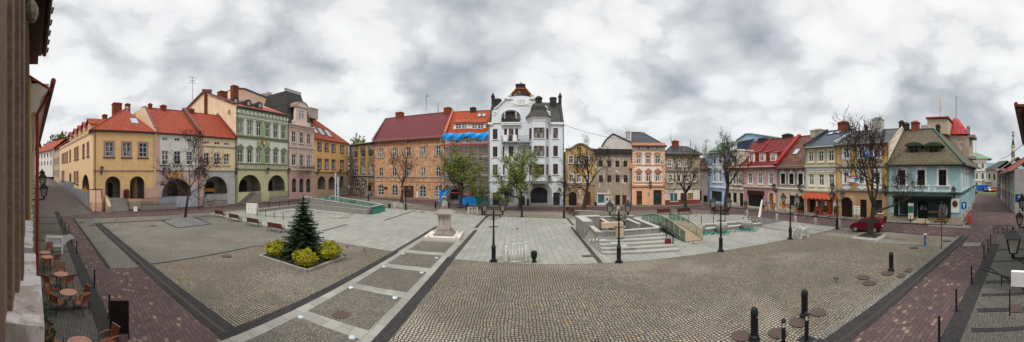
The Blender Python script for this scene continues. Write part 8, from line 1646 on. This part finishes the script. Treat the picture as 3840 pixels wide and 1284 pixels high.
# low walls with railings in front of the arcades
def areaw(lab, y0_, y1_, xo, wz, rz_, panel=True, ww=.5):
    t = thing('area_wall', lab, 'wall', (0, 0, 0)); mb = MB(); mb.box(xo - ww / 2, xo + ww / 2, y0_, y1_, 0, wz); mb.box(-50, xo, y1_ - .2, y1_, 0, wz * .98); mb.build('wall', STONE_G, t); mb = MB(); n = int((y1_ - y0_) / .22)
    for i in range(n + 1): y = y0_ + (y1_ - y0_) * i / n; mb.bar((xo, y, wz), (xo, y, wz + rz_), .035)
    mb.bar((xo, y0_, wz + rz_), (xo, y1_, wz + rz_), .06); mb.bar((xo, y0_, wz + .12), (xo, y1_, wz + .12), .05); mb.build('railing', IRON, t)
areaw('mossy low wall with railing between the yellow and the white arcade house', 16.4, 23.0, -48.6, .75, 1.25); areaw('grey low wall with railing before the wide arch of the grey house', 28.5, 33.8, -48.4, .9, 1.3); areaw('stone low wall with railing at the right arch of the green house', 45.3, 51.0, -48.3, .9, 1.3)
u0, _ = h4.uz('C', 62, 740); t = thing('steps', 'flight of stone steps with railing leading into the green house', 'steps', toW(h4, u0, 0, 0), h4.root.rotation_euler[2]); mb = MB(); [mb.box(-.2 + .45 * i, 4.6, -1.8, -.01, .28 * i, .28 * (i + 1) - .001) for i in range(8)]; mb.build('stair', STONE_G, t); mb = MB(); mb.tube([(-.2, -1.8, 1), (3.2, -1.8, 3.2), (4.6, -1.8, 3.2)], .04); [mb.bar((-.2 + .3 * i, -1.8, .18 * i), (-.2 + .3 * i, -1.8, 1 + .19 * i), .03) for i in range(12)]; mb.build('handrail', IRON, t)
# parked red car
CARR = paint((.13, .009, .016), .22, .25, var=.05, name='car_red'); TYRE = paint((.018, .018, .018), .85, name='tyre_rubber'); CG = glassmat('car_glass', (.015, .018, .02), 0); HUB = paint((.42, .43, .44), .35, .7, name='hubcap')
def car(name, label, loc, rz, paintm, S_=1.0, top=1.54, L=3.6, cat='car', van=False):
    """nose towards local -x"""
    t = thing(name, label, cat, loc, rz); W_ = .79; h = L / 2
    lo_ = [(-h, .35), (-h - .02, .62), (-h + .12, .80), (-h + .75, .98), (-.35 if not van else -h + .5, 1.02), (h - .25, 1.02), (h - .02, .92), (h, .45), (h - .1, .28), (-h + .1, .26)]
    n = len(lo_); mb = MB(); vs = []
    for y, sx, sz in ((-W_, .955, .97), (-W_ + .05, 1, 1), (W_ - .05, 1, 1), (W_, .955, .97)): vs += [(x * sx, y, .6 + (z - .6) * sz) for x, z in lo_]
    fs = [tuple(range(n))[::-1], tuple(range(3 * n, 4 * n))] + [(r * n + i, (r + 1) * n + i, (r + 1) * n + (i + 1) % n, r * n + (i + 1) % n) for r in range(3) for i in range(n)]; mb.add(vs, fs); b_ = mb.build('body', paintm, t, 'auto')
    gb = [(-h + .72, .98), (-h + 1.38, top - .05), (-h + 1.7, top), (h - .45, top), (h - .12, top - .12), (h - .06, .98)] if not van else [(-h + .35, 1.0), (-h + .95, top - .1), (-h + 1.3, top), (h - .1, top), (h - .02, top - .1), (h - .02, .98)]
    mb = MB(); g1 = [(x, z) for x, z in gb]; k = len(g1); ins = .13; vs = [(x, -W_ + .03 + ins * (z - .98) / (top - .98), z) for x, z in g1] + [(x, W_ - .03 - ins * (z - .98) / (top - .98), z) for x, z in g1]; mb.add(vs, [tuple(range(k))[::-1], tuple(range(k, 2 * k))] + [(i, k + i, k + (i + 1) % k, (i + 1) % k) for i in range(k)]); mb.build('cabin', paintm, t)
    for sg in (-1, 1):
        y0_ = sg * (W_ - .02)
        for a, b in (((-h + .95, -h + 1.85), (-h + 1.95, h - .95), (h - .88, h - .25)) if not van else ((-h + .75, -h + 1.6),)):
            ss = lambda x, z: (x, sg * (W_ - .018 - ins * (z - .98) / (top - .98)), z); z1 = top - .14; xa = max(a, -h + .72 + .75 * 1) if a < -h + 1 else a; mb = MB(); p = [ss(a, 1.03), ss(b, 1.03), ss(b, z1), ss(xa if a < -h + 1 else a, z1)]; mb.poly(p if sg < 0 else p[::-1]); mb.build('side_window', CG, t)
        for x in (-h + .62, h - .66):
            w = thing('wheel', None, None, (x, sg * (W_ - .07), .29)); w.parent = t; w.rotation_euler = (pi / 2, 0, 0); mb = MB(); mb.lathe([(.2, -.09), (.28, -.08), (.29, 0), (.28, .08), (.2, .09)], n=18); mb.build('tyre', TYRE, w, True); mb = MB(); mb.lathe([(.19, -.095), (.19, .095)], n=10); mb.lathe([(.06, -.11), (.06, .11)], n=8); mb.build('rim', HUB, w); mb = MB(); mb.tube([(.36 * cos(a_ * pi / 8), .36 * sin(a_ * pi / 8), sg * -.02) for a_ in range(9)], .035, 5); mb.build('wheel_arch', TYRE, w)
        mb = MB(); mb.box(h - .1, h - .0, sg * .62 - .1, sg * .62 + .12, .85, 1.3 if not van else 1.1); mb.build('tail_light', paint((.45, .02, .015), .25, name='lamp_red'), t); mb = MB(); mb.ball((-h + .1, sg * .55, .72), (.12, .15, .1), 8, 5); mb.build('headlight', STEEL, t); mb = MB(); mb.box(-h + 1.0, -h + 1.12, sg * .8, sg * .95, 1.0, 1.12); mb.build('mirror', paintm, t)
    mb = MB(); mb.poly([(h - .085, -.6, 1.05), (h - .085, .6, 1.05), (h - .125, .55, top - .16), (h - .125, -.55, top - .16)]); o = mb.build('rear_window', CG, t); o.location.x = .012; mb = MB(); x0, x1 = (-h + .80, -h + 1.34) if not van else (-h + .42, -h + .9); mb.poly([(x0, -.66, 1.06), (x1, -.55, top - .1), (x1, .55, top - .1), (x0, .66, 1.06)]); o = mb.build('windscreen', CG, t); o.location = (-.03, 0, .02)
    mb = MB(); mb.box(h, h + .02, -.26, .26, .55, .66); mb.build('number_plate', WHITE, t); return t
car('parked_car', 'small dark red five-door hatchback parked beyond the big bare tree', (29.35, 12.75, .02), -1.42, CARR, 1.0, 1.46, 3.35)
q = PD(3688, 108); car('parked_van', 'bright blue delivery van parked at the end of the right street', (q.x, q.y, .05), 1.75, paint((.01, .09, .42), .4, name='van_blue'), top=2.3, L=5.2, cat='van', van=True)
for X_, d, c, lab in ((3655, 98, (.02, .10, .10), 'dark teal car half hidden by the turquoise house'), (3697, 106, (.03, .03, .035), 'black car right of the blue van'), (3706, 107, (.55, .56, .56), 'silver car between black and white cars far down the street'), (3714, 106, (.6, .6, .58), 'white car in the far car park'), (3724, 105, (.40, .02, .02), 'bright red car in the far car park'), (3731, 108, (.03, .05, .04), 'dark green car rightmost in the far car park')):
    q = PD(X_, d); car('parked_car', lab, (q.x, q.y, .05), .15, paint(c, .3, .2), L=3.9)['group'] = 'cars in the far car park'
# cafe
CW_ = woodmat((.26, .10, .045), 'teak_slats', ax=(1, 14, 14)); CT = woodmat((.42, .22, .15), 'table_slats', ax=(1, 12, 1))
T0 = thing('cafe_table', '', 'table', (0, 0, 0), 0, 'round slatted cafe tables below the camera'); mb = MB(); n = 9
for i in range(n): x = -.33 + .66 * i / (n - 1); w = sqrt(max(.01, .38 ** 2 - x * x)); mb.box(x - .032, x + .032, -w, w, .72, .745)
mb.tube([(.375 * cos(a * pi / 10), .375 * sin(a * pi / 10), .725) for a in range(21)], .02, 5); mb.build('tabletop', CT, T0); mb = MB()
for sg in (-1, 1): mb.tube([(-.3, sg * .16, 0), (.3, sg * .16, .71)], .014, 5); mb.tube([(.3, sg * .2, 0), (-.3, sg * .2, .71)], .014, 5)
mb.bar((-.3, -.2, .03), (-.3, .2, .03), .02); mb.bar((.3, -.2, .03), (.3, .2, .03), .02); mb.build('folding_legs', IRON, T0)
TT = [(168.5, 947), (176, 963.6), (228.6, 1028), (255.8, 1096), (297, 1286)]; nm = ['farthest', 'second farthest', 'middle', 'second nearest', 'nearest, cut by the bottom edge']
for i, (x, y) in enumerate(TT): p = zP(x, y, .74); p.z = 0; o = T0 if i == 0 else dup(T0, p); o.location = p; o.rotation_euler = (0, 0, .3 * i); o['label'] = 'round slatted wooden cafe table, ' + nm[i]
C0 = thing('cafe_chair', '', 'chair', (0, 0, 0), 0, 'wooden slatted cafe armchairs with black metal legs'); mb = MB()
for i in range(6): y = -.2 + .075 * i; mb.box(-.21, .21, y, y + .055, .44, .46)
mb.build('seat', CW_, C0); mb = MB()
for i in range(6): x = -.2 + .075 * i; mb.bar((x + .0, .22, .5), (x, .33, .9), .05, .02)
mb.bar((-.22, .335, .9), (.22, .335, .9), .05, .04); mb.bar((-.22, .225, .52), (.22, .225, .52), .04, .04); mb.build('backrest', CW_, C0)
for sg in (-1, 1): mb = MB(); mb.tube([(sg * .24, .27, .66), (sg * .26, .05, .69), (sg * .25, -.17, .66), (sg * .24, -.22, .58)], .025, 6); mb.build('armrest', CW_, C0); mb = MB(); mb.tube([(sg * .22, .36, 0), (sg * .22, .2, .45), (sg * .22, .34, .92)], .014, 5); mb.build('leg', IRON, C0); mb = MB(); mb.tube([(sg * .22, -.24, 0), (sg * .23, -.21, .45), (sg * .24, -.2, .62)], .014, 5); mb.build('leg', IRON, C0)
tb = [zP(x, y, .74) for x, y in TT]
CH = [(185, 936, 0, 'behind the farthest table'), (205, 976, 0, 'right of the two farthest tables'), (177, 993, 1, 'before the second farthest table, back to the viewer'), (227.6, 1019, 2, 'behind the middle table'), (188.7, 1061, 2, 'left of the middle table'), (249.7, 1058, 2, 'right of the middle table'), (200, 1111, 3, 'left of the second nearest table, farther one'), (217, 1137, 3, 'left of the second nearest table, nearer one'), (306, 1112, 3, 'right of the second nearest table, farther one'), (303, 1137, 3, 'right of the second nearest table, nearer one'), (205, 1288, 4, 'at the bottom edge left of the nearest table'), (405, 1282, 4, 'at the bottom edge right of the nearest table')]
for i, (x, y, ti, lab) in enumerate(CH):
    p = zP(x, y, .45); p.z = 0; d_ = tb[ti] - p; o = C0 if i == 0 else dup(C0, p); o.location = p; o.rotation_euler = (0, 0, atan2(d_.y, d_.x) + pi / 2); o['label'] = 'wooden cafe armchair ' + lab
q = zP(232, 953); t = thing('cow_sign', 'white cut-out cow signboard by the cafe', 'sign', (q.x, q.y, 0), az(q) - .0); mb = MB(); K_ = 2.25 / 210.0 * 1.0
cow = [(100, 30), (112, 20), (160, 25), (215, 27), (255, 22), (262, 12), (272, 20), (285, 18), (296, 32), (306, 42), (302, 52), (285, 50), (262, 62), (235, 92), (215, 98), (180, 96), (130, 96), (104, 90), (96, 60)]
mb.prism([((x - 217) * K_, (155 - y) * K_ ) for x, y in cow], -.02, .02); mb.build('cow_panel', paint((.58, .58, .59), .5, name='sign_grey'), t); mb = MB(); X_ = lambda x: (x - 217) * K_; Z_ = lambda y: (155 - y) * K_
for a, b in (((112, 38), (225, 38)), ((112, 98), (225, 98)), ((115, 36), (115, 100)), ((220, 36), (220, 157))): mb.bar((X_(a[0]), -.05, Z_(a[1])), (X_(b[0]), -.05, Z_(b[1])), .05, .11)
mb.build('white_frame', WHITE, t)
def aboard(lab, p, rz, w, h, fm, bm): t = thing('pavement_board', lab, 'board', p, rz); mb = MB(); [(mb.bar((sx * w / 2, 0, 0), (sx * w / 2, .22, h), .05), mb.bar((sx * w / 2, .5, 0), (sx * w / 2, .24, h), .04)) for sx in (-1, 1)]; mb.bar((-w / 2, .22, h), (w / 2, .22, h), .06); mb.bar((-w / 2, .04, .18), (w / 2, .04, .18), .05); mb.build('frame', fm, t); mb = MB(); mb.slab([(-w / 2, .04, .2), (w / 2, .04, .2), (w / 2, .215, h - .03), (-w / 2, .215, h - .03)], .02); mb.build('board', bm, t)
q = zP(447, 1272); aboard('tall black chalkboard on the purple setts near the cafe', q, az(q), .68, 1.28, DKWOOD, VG); q = zP(508, 799); aboard('white pavement board beside the steps of the yellow house', q, az(q), .7, 1.1, IRON, WHITE)
# signs and posts
def post(name, lab, x, y, hgt, cat='sign', r=.035, m=None, rz=0.0, z0=0.0): q = zP(x, y); t = thing(name, lab, cat, (q.x, q.y, z0), az(q) + rz); mb = MB(); mb.tube([(0, 0, 0), (0, 0, hgt)], r, 8); mb.lathe([(.12, 0), (.1, .05), (r, .08)], n=8); mb.build('pole', m or IRON, t); return t
RUSTY = paint((.10, .045, .03), .6, name='sign_brown'); BLUE = paint((.01, .10, .36), .4, name='sign_blue'); YSG = paint((.80, .42, .02), .4, name='sign_amber')
t = post('signpost', 'brown tourist signpost with several pointing boards at the right corner of the square', 3530.5, 933, 3.05, r=.04, m=RUSTY)
for z, a, b in ((2.9, -1.0, .1), (2.55, -.15, .35), (2.3, -.3, .3), (2.12, -.55, .5)): mb = MB(); mb.prism([(a, z), (a - .1, z + .07), (a, z + .14), (b, z + .14), (b, z)], -.03, .03); mb.build('sign_board', RUSTY, t)
t = post('signpost', 'dark signpost with one long board at the yellow corner house', 359.5, 800, 3.9, r=.05); mb = MB(); mb.box(-.95, 1.0, -.04, .04, 3.6, 3.75); mb.build('sign_board', RUSTY, t)
t = post('warning_sign', 'amber triangle sign with two black arrows before the yellow house side arch', 319.4, 784, 4.0, m=STEEL); mb = MB(); mb.prism([(-.5, 3.1), (.5, 3.1), (0, 3.95)], -.06, -.03); p_ = mb.build('sign_board', YSG, t); mb = MB(); [(mb.box(x - .03, x + .03, -.075, -.061, 3.2, 3.6), mb.prism([(x - .09, 3.5 if s_ > 0 else 3.3), (x + .09, 3.5 if s_ > 0 else 3.3), (x, 3.66 if s_ > 0 else 3.14)], -.075, -.061)) for x, s_ in ((-.1, -1), (.1, 1))]; mb.build('arrow', IRON, p_)
def bluearrow(t, z, w=.32, h_=.42):
    mb = MB(); mb.box(-w, w, -.07, -.04, z - h_, z + h_); p_ = mb.build('sign_board', BLUE, t); mb = MB(); mb.box(-.05, .05, -.085, -.071, z - .28, z + .1); mb.prism([(-.17, z + .06), (.17, z + .06), (0, z + .3)], -.085, -.071); mb.build('arrow', WHITE, p_)
t = post('road_sign', 'blue sign with white upward arrow at the corner of the turquoise house', 3614, 846, 2.75, m=STEEL, rz=.3); bluearrow(t, 2.35); q = PD(3822, 27); t = thing('road_sign', 'blue sign with white upward arrow at the right edge', 'sign', (q.x, q.y, 0), az(q)); mb = MB(); mb.tube([(0, 0, 0), (0, 0, 4.3)], .04, 8); mb.build('pole', STEEL, t); bluearrow(t, 3.9, .36, .36)
post('marker_post', 'thin grey post standing free on the left cobbles', 437, 843, 2.5, 'post', .04, STEEL); t = post('road_sign', 'small grey sign on a pole right of the ochre house', 1307, 735, 2.9, m=STEEL); mb = MB(); mb.box(-.35, .35, -.06, -.03, 2.3, 2.95); mb.build('sign_board', STEEL, t)
t = post('road_sign', 'red round no entry sign before the sooty derelict house', 1344, 736, 2.9, m=IRON); mb = MB(); mb.prism([(.35 * cos(a * pi / 8), 2.55 + .35 * sin(a * pi / 8)) for a in range(16)], -.06, -.03); p_ = mb.build('sign_board', RDS, t); mb = MB(); mb.box(-.24, .24, -.075, -.061, 2.5, 2.6); mb.build('white_bar', WHITE, p_)
t = post('information_sign', 'green and white notice board on the ochre wall left of the narrow dark door', 3213.5, 826, 1.9); mb = MB(); mb.box(-.38, .38, -.07, -.04, .75, 1.85); p_ = mb.build('sign_board', WHITE, t); mb = MB(); [mb.box(-.28, .28 - .08 * (i % 2), -.08, -.071, .85 + .19 * i, .93 + .19 * i) for i in range(5)]; mb.build('lettering', MC['menu_green'], p_)
t = post('information_board', 'dark board on a thin leg in front of the brick house', 1447, 752, 3.2); mb = MB(); mb.box(-.45, .45, -.1, .0, 2.5, 3.2); mb.build('board', RUSTY, t)
t = post('information_board', 'white narrow board on a stake at the brick house gate', 1565, 756, 2.2); mb = MB(); mb.box(-.25, .25, -.08, -.04, .9, 2.2); mb.build('board', WHITE, t)
t = thing('telescope_post', 'blue post with silver round head on the right cobbles', 'post', zP(3469, 922), .4); mb = MB(); mb.lathe([(.1, 0), (.1, .3), (.07, .34), (.07, .72), (.1, .76)], n=12); mb.build('post', BLUE, t, 'auto'); mb = MB(); mb.ball((0, 0, .92), (.16, .12, .12), 12, 8); mb.tube([(0, -.18, .93), (0, .18, .93)], .05, 8); mb.lathe([(.06, .74), (.07, .84)], n=8); mb.build('head', STEEL, t, 'auto')
t = thing('plastic_barrier', 'red and yellow plastic barrier block leaning at the turquoise house side', 'barrier', zP(3637, 839), .3); mb = MB(); mb.prism([(-.35, 0), (.35, 0), (.28, .85), (.1, 1.1), (-.22, 1.05)], -.15, .15); p_ = mb.build('block', paint((.55, .03, .03), .4, name='barrier_red'), t); mb = MB(); mb.prism([(.05, .02), (.33, .02), (.26, .6)], -.17, -.151); mb.build('yellow_panel', YSG, p_)
# manhole covers, walkway lights, gratings
MAN = paint((.10, .07, .06), .6, .4, var=.35, sc=14, name='cast_iron_cover'); M0 = thing('manhole_cover', '', 'manhole cover', (0, 0, 0), 0, 'round iron manhole covers'); mb = MB(); mb.lathe([(.38, 0), (.38, .012), (.34, .014)], n=28); [mb.bar((-.28, -.25 + .1 * i, .016), (.28, -.25 + .1 * i, .016), .03, .008) for i in range(6)]; mb.build('cover', MAN, M0)
MP = [(1278.5, 1181, 'in the walkway panel nearest but one'), (3066.5, 1172, 'just right of the second big bollard'), (2995.6, 1211, 'behind the right slim light post'), (2917, 1250, 'behind the left slim light post'), (2779, 1260, 'left of the nearest big bollard'), (3327.5, 1026, 'at the foot of the lone big bollard'), (3238, 1041, 'left one of a pair on the right cobbles'), (3259, 1062, 'right one of a pair on the right cobbles'), (573, 847, 'left of the cobbled tree mound'), (850, 961, 'left of the yellow shrubs'), (345, 845.6, 'inside the pale left strip, right one'), (306, 835, 'inside the pale left strip, left one'), (3428, 930, 'before the blue telescope post'), (3310, 883.7, 'right of the big bare tree'), (3551, 904, 'at the far right corner of the cobbles'), (1584, 796, 'on the far slabs left of the monument')]
for i, (x, y, lab) in enumerate(MP): p = zP(x, y, .04); p.z = .042; o = M0 if i == 0 else dup(M0, p); o.location = p; o.rotation_euler = (0, 0, i * .7); o['label'] = 'round iron manhole cover ' + lab
def plate(lab, x, y, w, d): p = zP(x, y, .03); p.z = .03; o = thing('drain_grating', lab, 'grating', p, 0); mb = MB(); mb.box(-w / 2, w / 2, -d / 2, d / 2, 0, .014); [mb.box(-w / 2 + .06 + .1 * i, -w / 2 + .1 + .1 * i, -d / 2 + .05, d / 2 - .05, .015, .02) for i in range(int(w / .1) - 1)]; mb.build('grating', MAN, o)
plate('rectangular iron grating in the slabs before the fountain steps', 2205, 961, .9, .5); plate('square iron cover on the right pavement', 3809, 1157, .8, .6); plate('upper square cover right of the lone bollard', 3407, 1015, .7, .45); plate('lower square cover right of the lone bollard', 3380, 1034, .7, .45)
G0 = thing('ground_light', '', 'ground light', (0, 0, 0), 0, 'round lights set in the walkway'); mb = MB(); mb.lathe([(.15, 0), (.14, .012), (.105, .014)], n=20); mb.build('ring', STEEL, G0); mb = MB(); mb.lathe([(.10, .014), (.02, .02)], n=20); mb.build('lens', paint((.36, .48, .50), .15, name='light_lens'), G0)
for i, (x, y) in enumerate(((225, 733), (483, 835), (478, 585), (698, 636), (643, 480), (833, 510), (740, 415), (908, 436))): p = P('R7', x, y, .04); p.z = .038; o = G0 if i == 0 else dup(G0, p); o.location = p; o['label'] = 'round white ground light on the %s side of the walkway, %s pair' % (('left', 'right')[i % 2], ('nearest', 'second', 'third', 'farthest')[i // 2])
# pigeons
def pigeon(p, rz, lab): t = thing('pigeon', lab, 'bird', p, rz, 'pigeons on the paving'); mb = MB(); mb.tube([(-.19, 0, .10), (-.1, 0, .13), (0, 0, .15), (.08, 0, .17), (.115, 0, .22), (.14, 0, .25), (.17, 0, .245)], [.012, .04, .062, .055, .03, .032, .006], 8); mb.tube([(0, .02, 0), (0, .02, .11)], .008, 4); mb.tube([(0, -.02, 0), (0, -.02, .11)], .008, 4); mb.build('body', paint((.06, .06, .07), .6, name='pigeon_grey'), t, True)
for x, y, lab in ((1941.5, 864, 'dark pigeon alone on the slabs right of the near lamp'), (1366.5, 944, 'dark pigeon right of the fir tree bed'), (1302, 934, 'pale-necked pigeon closer to the yellow shrubs'), (1292, 966, 'pigeon beside the right yellow shrub'), (2580, 812, 'left pigeon behind the bridge'), (2610, 815, 'right pigeon behind the bridge'), (2787, 823, 'pigeon near the white stick sculpture'), (3136, 1057, 'dark pigeon alone on the right cobbles')): pigeon(zP(x, y, .02) + Vector((0, 0, .02)), x * .37 % 6, lab)
# potted plants and shrubs at the house fronts
TC = paint((.42, .13, .06), .8, name='terracotta'); PLG = leafmat((.05, .085, .03), 'pot_plant_leaves'); rr = random.Random(9)
def pot(lab, x, y, w, hgt, z=.1): q = zP(x, y); t = thing('potted_plant', lab, 'plant', (q.x, q.y, z)); mb = MB(); mb.lathe([(w * .28, 0), (w * .4, .42), (w * .43, .48)], n=12); mb.build('pot', TC, t); mb = MB(); leafball(mb, (0, 0, .45 + hgt / 2), (w / 2, w / 2, hgt / 2), 420, .07, rr); mb.build('foliage', PLG, t); mb = MB(); mb.tube([(0, 0, .3), (0, 0, .4 + hgt * .6)], .03, 5); mb.build('stem', BARK, t)
for a_ in (('green shrub in a terracotta pot left of the red shop tables', 3057, 805, .8, .9), ('green shrub in a terracotta pot right of the red shop tables', 3094, 811, .9, .95), ('tall plant in a small pot at the red shop door', 3132, 816, .6, 1.0), ('left clipped shrub pot before the brown house', 2992, 802, .9, 1.1), ('right clipped shrub pot before the brown house', 3006, 802, .8, 1.1), ('small potted fir beside the peach house garage', 2486, 768, .9, 1.2), ('potted shrub at the left end of the pink shop window', 2796, 784, .9, .9), ('round potted shrub below the pink house window', 2862, 790, 1.0, .9)): pot(*a_)
for x, y, w, hg, lab in ((1092, 738, 1.7, 1.6, 'dark evergreen shrub by the ornate pink house, left one'), (1130, 737, 1.9, 1.5, 'dark evergreen shrub by the ornate pink house, middle one'), (1152, 737, 1.6, 1.5, 'dark evergreen shrub by the ornate pink house, right one'), (1043, 742, 1.2, 2.3, 'dark clipped conifer behind the railing of the green house')):
    q = zP(x, y); t = thing('shrub', lab, 'shrub', (q.x, q.y, 0)); mb = MB(); leafball(mb, (0, 0, hg * .55), (w / 2, w / 2, hg / 2), 700, .09, rr); mb.build('foliage', leafmat((.03, .05, .02), 'evergreen'), t)
q = PD(170, 6.5); t = thing('ivy', 'dark green climbing foliage below the near window sills', 'plant', (wl(6, .1, 0)[0], wl(6, .1, 0)[1], 0)); mb = MB()
for k_ in range(9): leafball(mb, (1.6 - k_ * .55, .15, .9 + .4 * sin(k_)), (.4, .3, .8), 240, .06, rr)
mb.build('foliage', MC['evergreen'], t)
# metal cafe sets
def mset(lab, p, rz, m, k=2):
    for j in range(k): t = thing('metal_chair', lab + (', left one', ', right one', ', rear one')[j], 'chair', (p.x + (.8 * j - .4) * cos(rz), p.y + (.8 * j - .4) * sin(rz), p.z), rz + (.5 if j else -.6), 'metal chairs'); mb = MB(); [mb.box(-.22, .22, -.22 + .09 * i, -.16 + .09 * i, .43, .45) for i in range(5)]; mb.build('seat', m, t); mb = MB(); [mb.bar((-.22, .23 + .02 * i, .5 + .09 * i), (.22, .23 + .02 * i, .5 + .09 * i), .045, .02) for i in range(5)]; mb.build('backrest', m, t); [(lambda b: (b.tube([(sx * .22, sy * .24, 0), (sx * .22, sy * .21, .44), (sx * .22, .3 if sy > 0 else -.2, .92 if sy > 0 else .66)], .016, 5), b.build('leg', m, t)))(MB()) for sx in (-1, 1) for sy in (-1, 1)]
q = zP(3748, 876); mset('black wrought chair outside the right street cafe', Vector((q.x, q.y, 0)), 1.2, IRON); q = zP(3072, 808); mset('grey metal chair before the red shopfront', Vector((q.x, q.y, .1)), -1.3, STEEL, 3)
for lab, p in (('round metal table before the red shopfront', zP(3064, 812, .1)), ('dark metal table outside the right street cafe', zP(3778, 872))): t = thing('metal_table', lab, 'table', p); mb = MB(); mb.lathe([(.36, .71), (.36, .74)], n=16); mb.build('tabletop', STEEL if p.x > 36 else IRON, t); mb = MB(); mb.lathe([(.22, 0), (.03, .04), (.03, .71)], n=8); mb.build('foot', IRON, t)
# overhead wires
def wire(lab, a, b, sag): t = thing('cable', lab, 'cable', a); d_ = Vector(b) - Vector(a); mb = MB(); mb.tube([tuple(d_ * (i / 12) + Vector((0, 0, -sag * sin(pi * i / 12)))) for i in range(13)], .035, 4); mb.build('wire', IRON, t)
a, z = h10.uz('z', 2119, 470); b, z2 = h13.uz('z', 2275, 521); wire('overhead cable from the pale blue house to the peach house', toW(h10, h10.W, 0, z), toW(h13, 0, 8, HC + (Y0 - 521) * 64 / F), .5)
p = PD(3750, 60); wire('thin overhead cable crossing the right street', (p.x, p.y, HC + 60 * (Y0 - 596) / F), tuple(PD(3838, 24)[:2]) + (HC + 24 * (Y0 - 540) / F,), .3)
# tidy: parts that are several equal pieces become parts of their own
def split_part(o, nm):
    me = o.data; par = list(range(len(me.vertices))); key = {}
    def find(i):
        while par[i] != i: par[i] = par[par[i]]; i = par[i]
        return i
    for v in me.vertices: k = tuple(round(c, 4) for c in v.co); par[find(v.index)] = find(key.setdefault(k, v.index))
    for f in me.polygons:
        for v in f.vertices[1:]: par[find(v)] = find(f.vertices[0])
    grp = {}
    for f in me.polygons: grp.setdefault(find(f.vertices[0]), []).append(f)
    if len(grp) < 2: o.name = nm; return
    for fs in grp.values():
        mb = MB()
        for f in fs: mb.add([me.vertices[i].co for i in f.vertices], [tuple(range(len(f.vertices)))], f.material_index)
        n = mb.build(nm, list(me.materials), o.parent); n.location = o.location; n.rotation_euler = o.rotation_euler
    bpy.data.objects.remove(o)
for o in list(COL.objects):
    b_ = o.name.split('.')[0]
    if b_ in ('pilasters', 'frieze_panels', 'scrolls', 'balcony_pier', 'painted_panel', 'menu_board', 'stucco_ornament', 'wall_niche', 'wheel_arch', 'window_trim', 'gable_moulding', 'verge_flashing') and o.type == 'MESH': split_part(o, {'pilasters': 'pilaster', 'frieze_panels': 'frieze_panel', 'scrolls': 'scroll'}.get(b_, b_))

def lmat(o): return Matrix.Translation(o.location) @ o.rotation_euler.to_matrix().to_4x4()
def lift(o):
    """hand a part to its grandparent without moving it"""
    p = o.parent; N = lmat(p) @ lmat(o); o.parent = p.parent; o.location = N.to_translation(); o.rotation_euler = N.to_euler()
def depth(o): return 0 if o.parent is None else 1 + depth(o.parent)
for o in list(COL.objects):
    if o.name.split('.')[0] in ('dormer', 'attic_dormer') and o.parent and depth(o) == 2: lift(o)
for _ in range(3):
    for o in list(COL.objects):
        if depth(o) > 2: lift(o)
for o in list(COL.objects):
    ch = [c for c in o.children]
    if o.type == 'EMPTY' and o.parent is None and len(ch) == 1 and ch[0].type == 'MESH':
        c = ch[0]; N = lmat(o) @ lmat(c); gc = list(c.children); ks = {k: o[k] for k in ('label', 'category', 'group') if k in o}; nm = o.name; bpy.data.objects.remove(o); c.parent = None; c.location = N.to_translation(); c.rotation_euler = N.to_euler(); c.name = nm
        for k, v in ks.items(): c[k] = v
for o in COL.objects:
    if o.type == 'EMPTY' and o.name.split('.')[0] == 'wheel' and 'label' in o.keys(): del o['label']
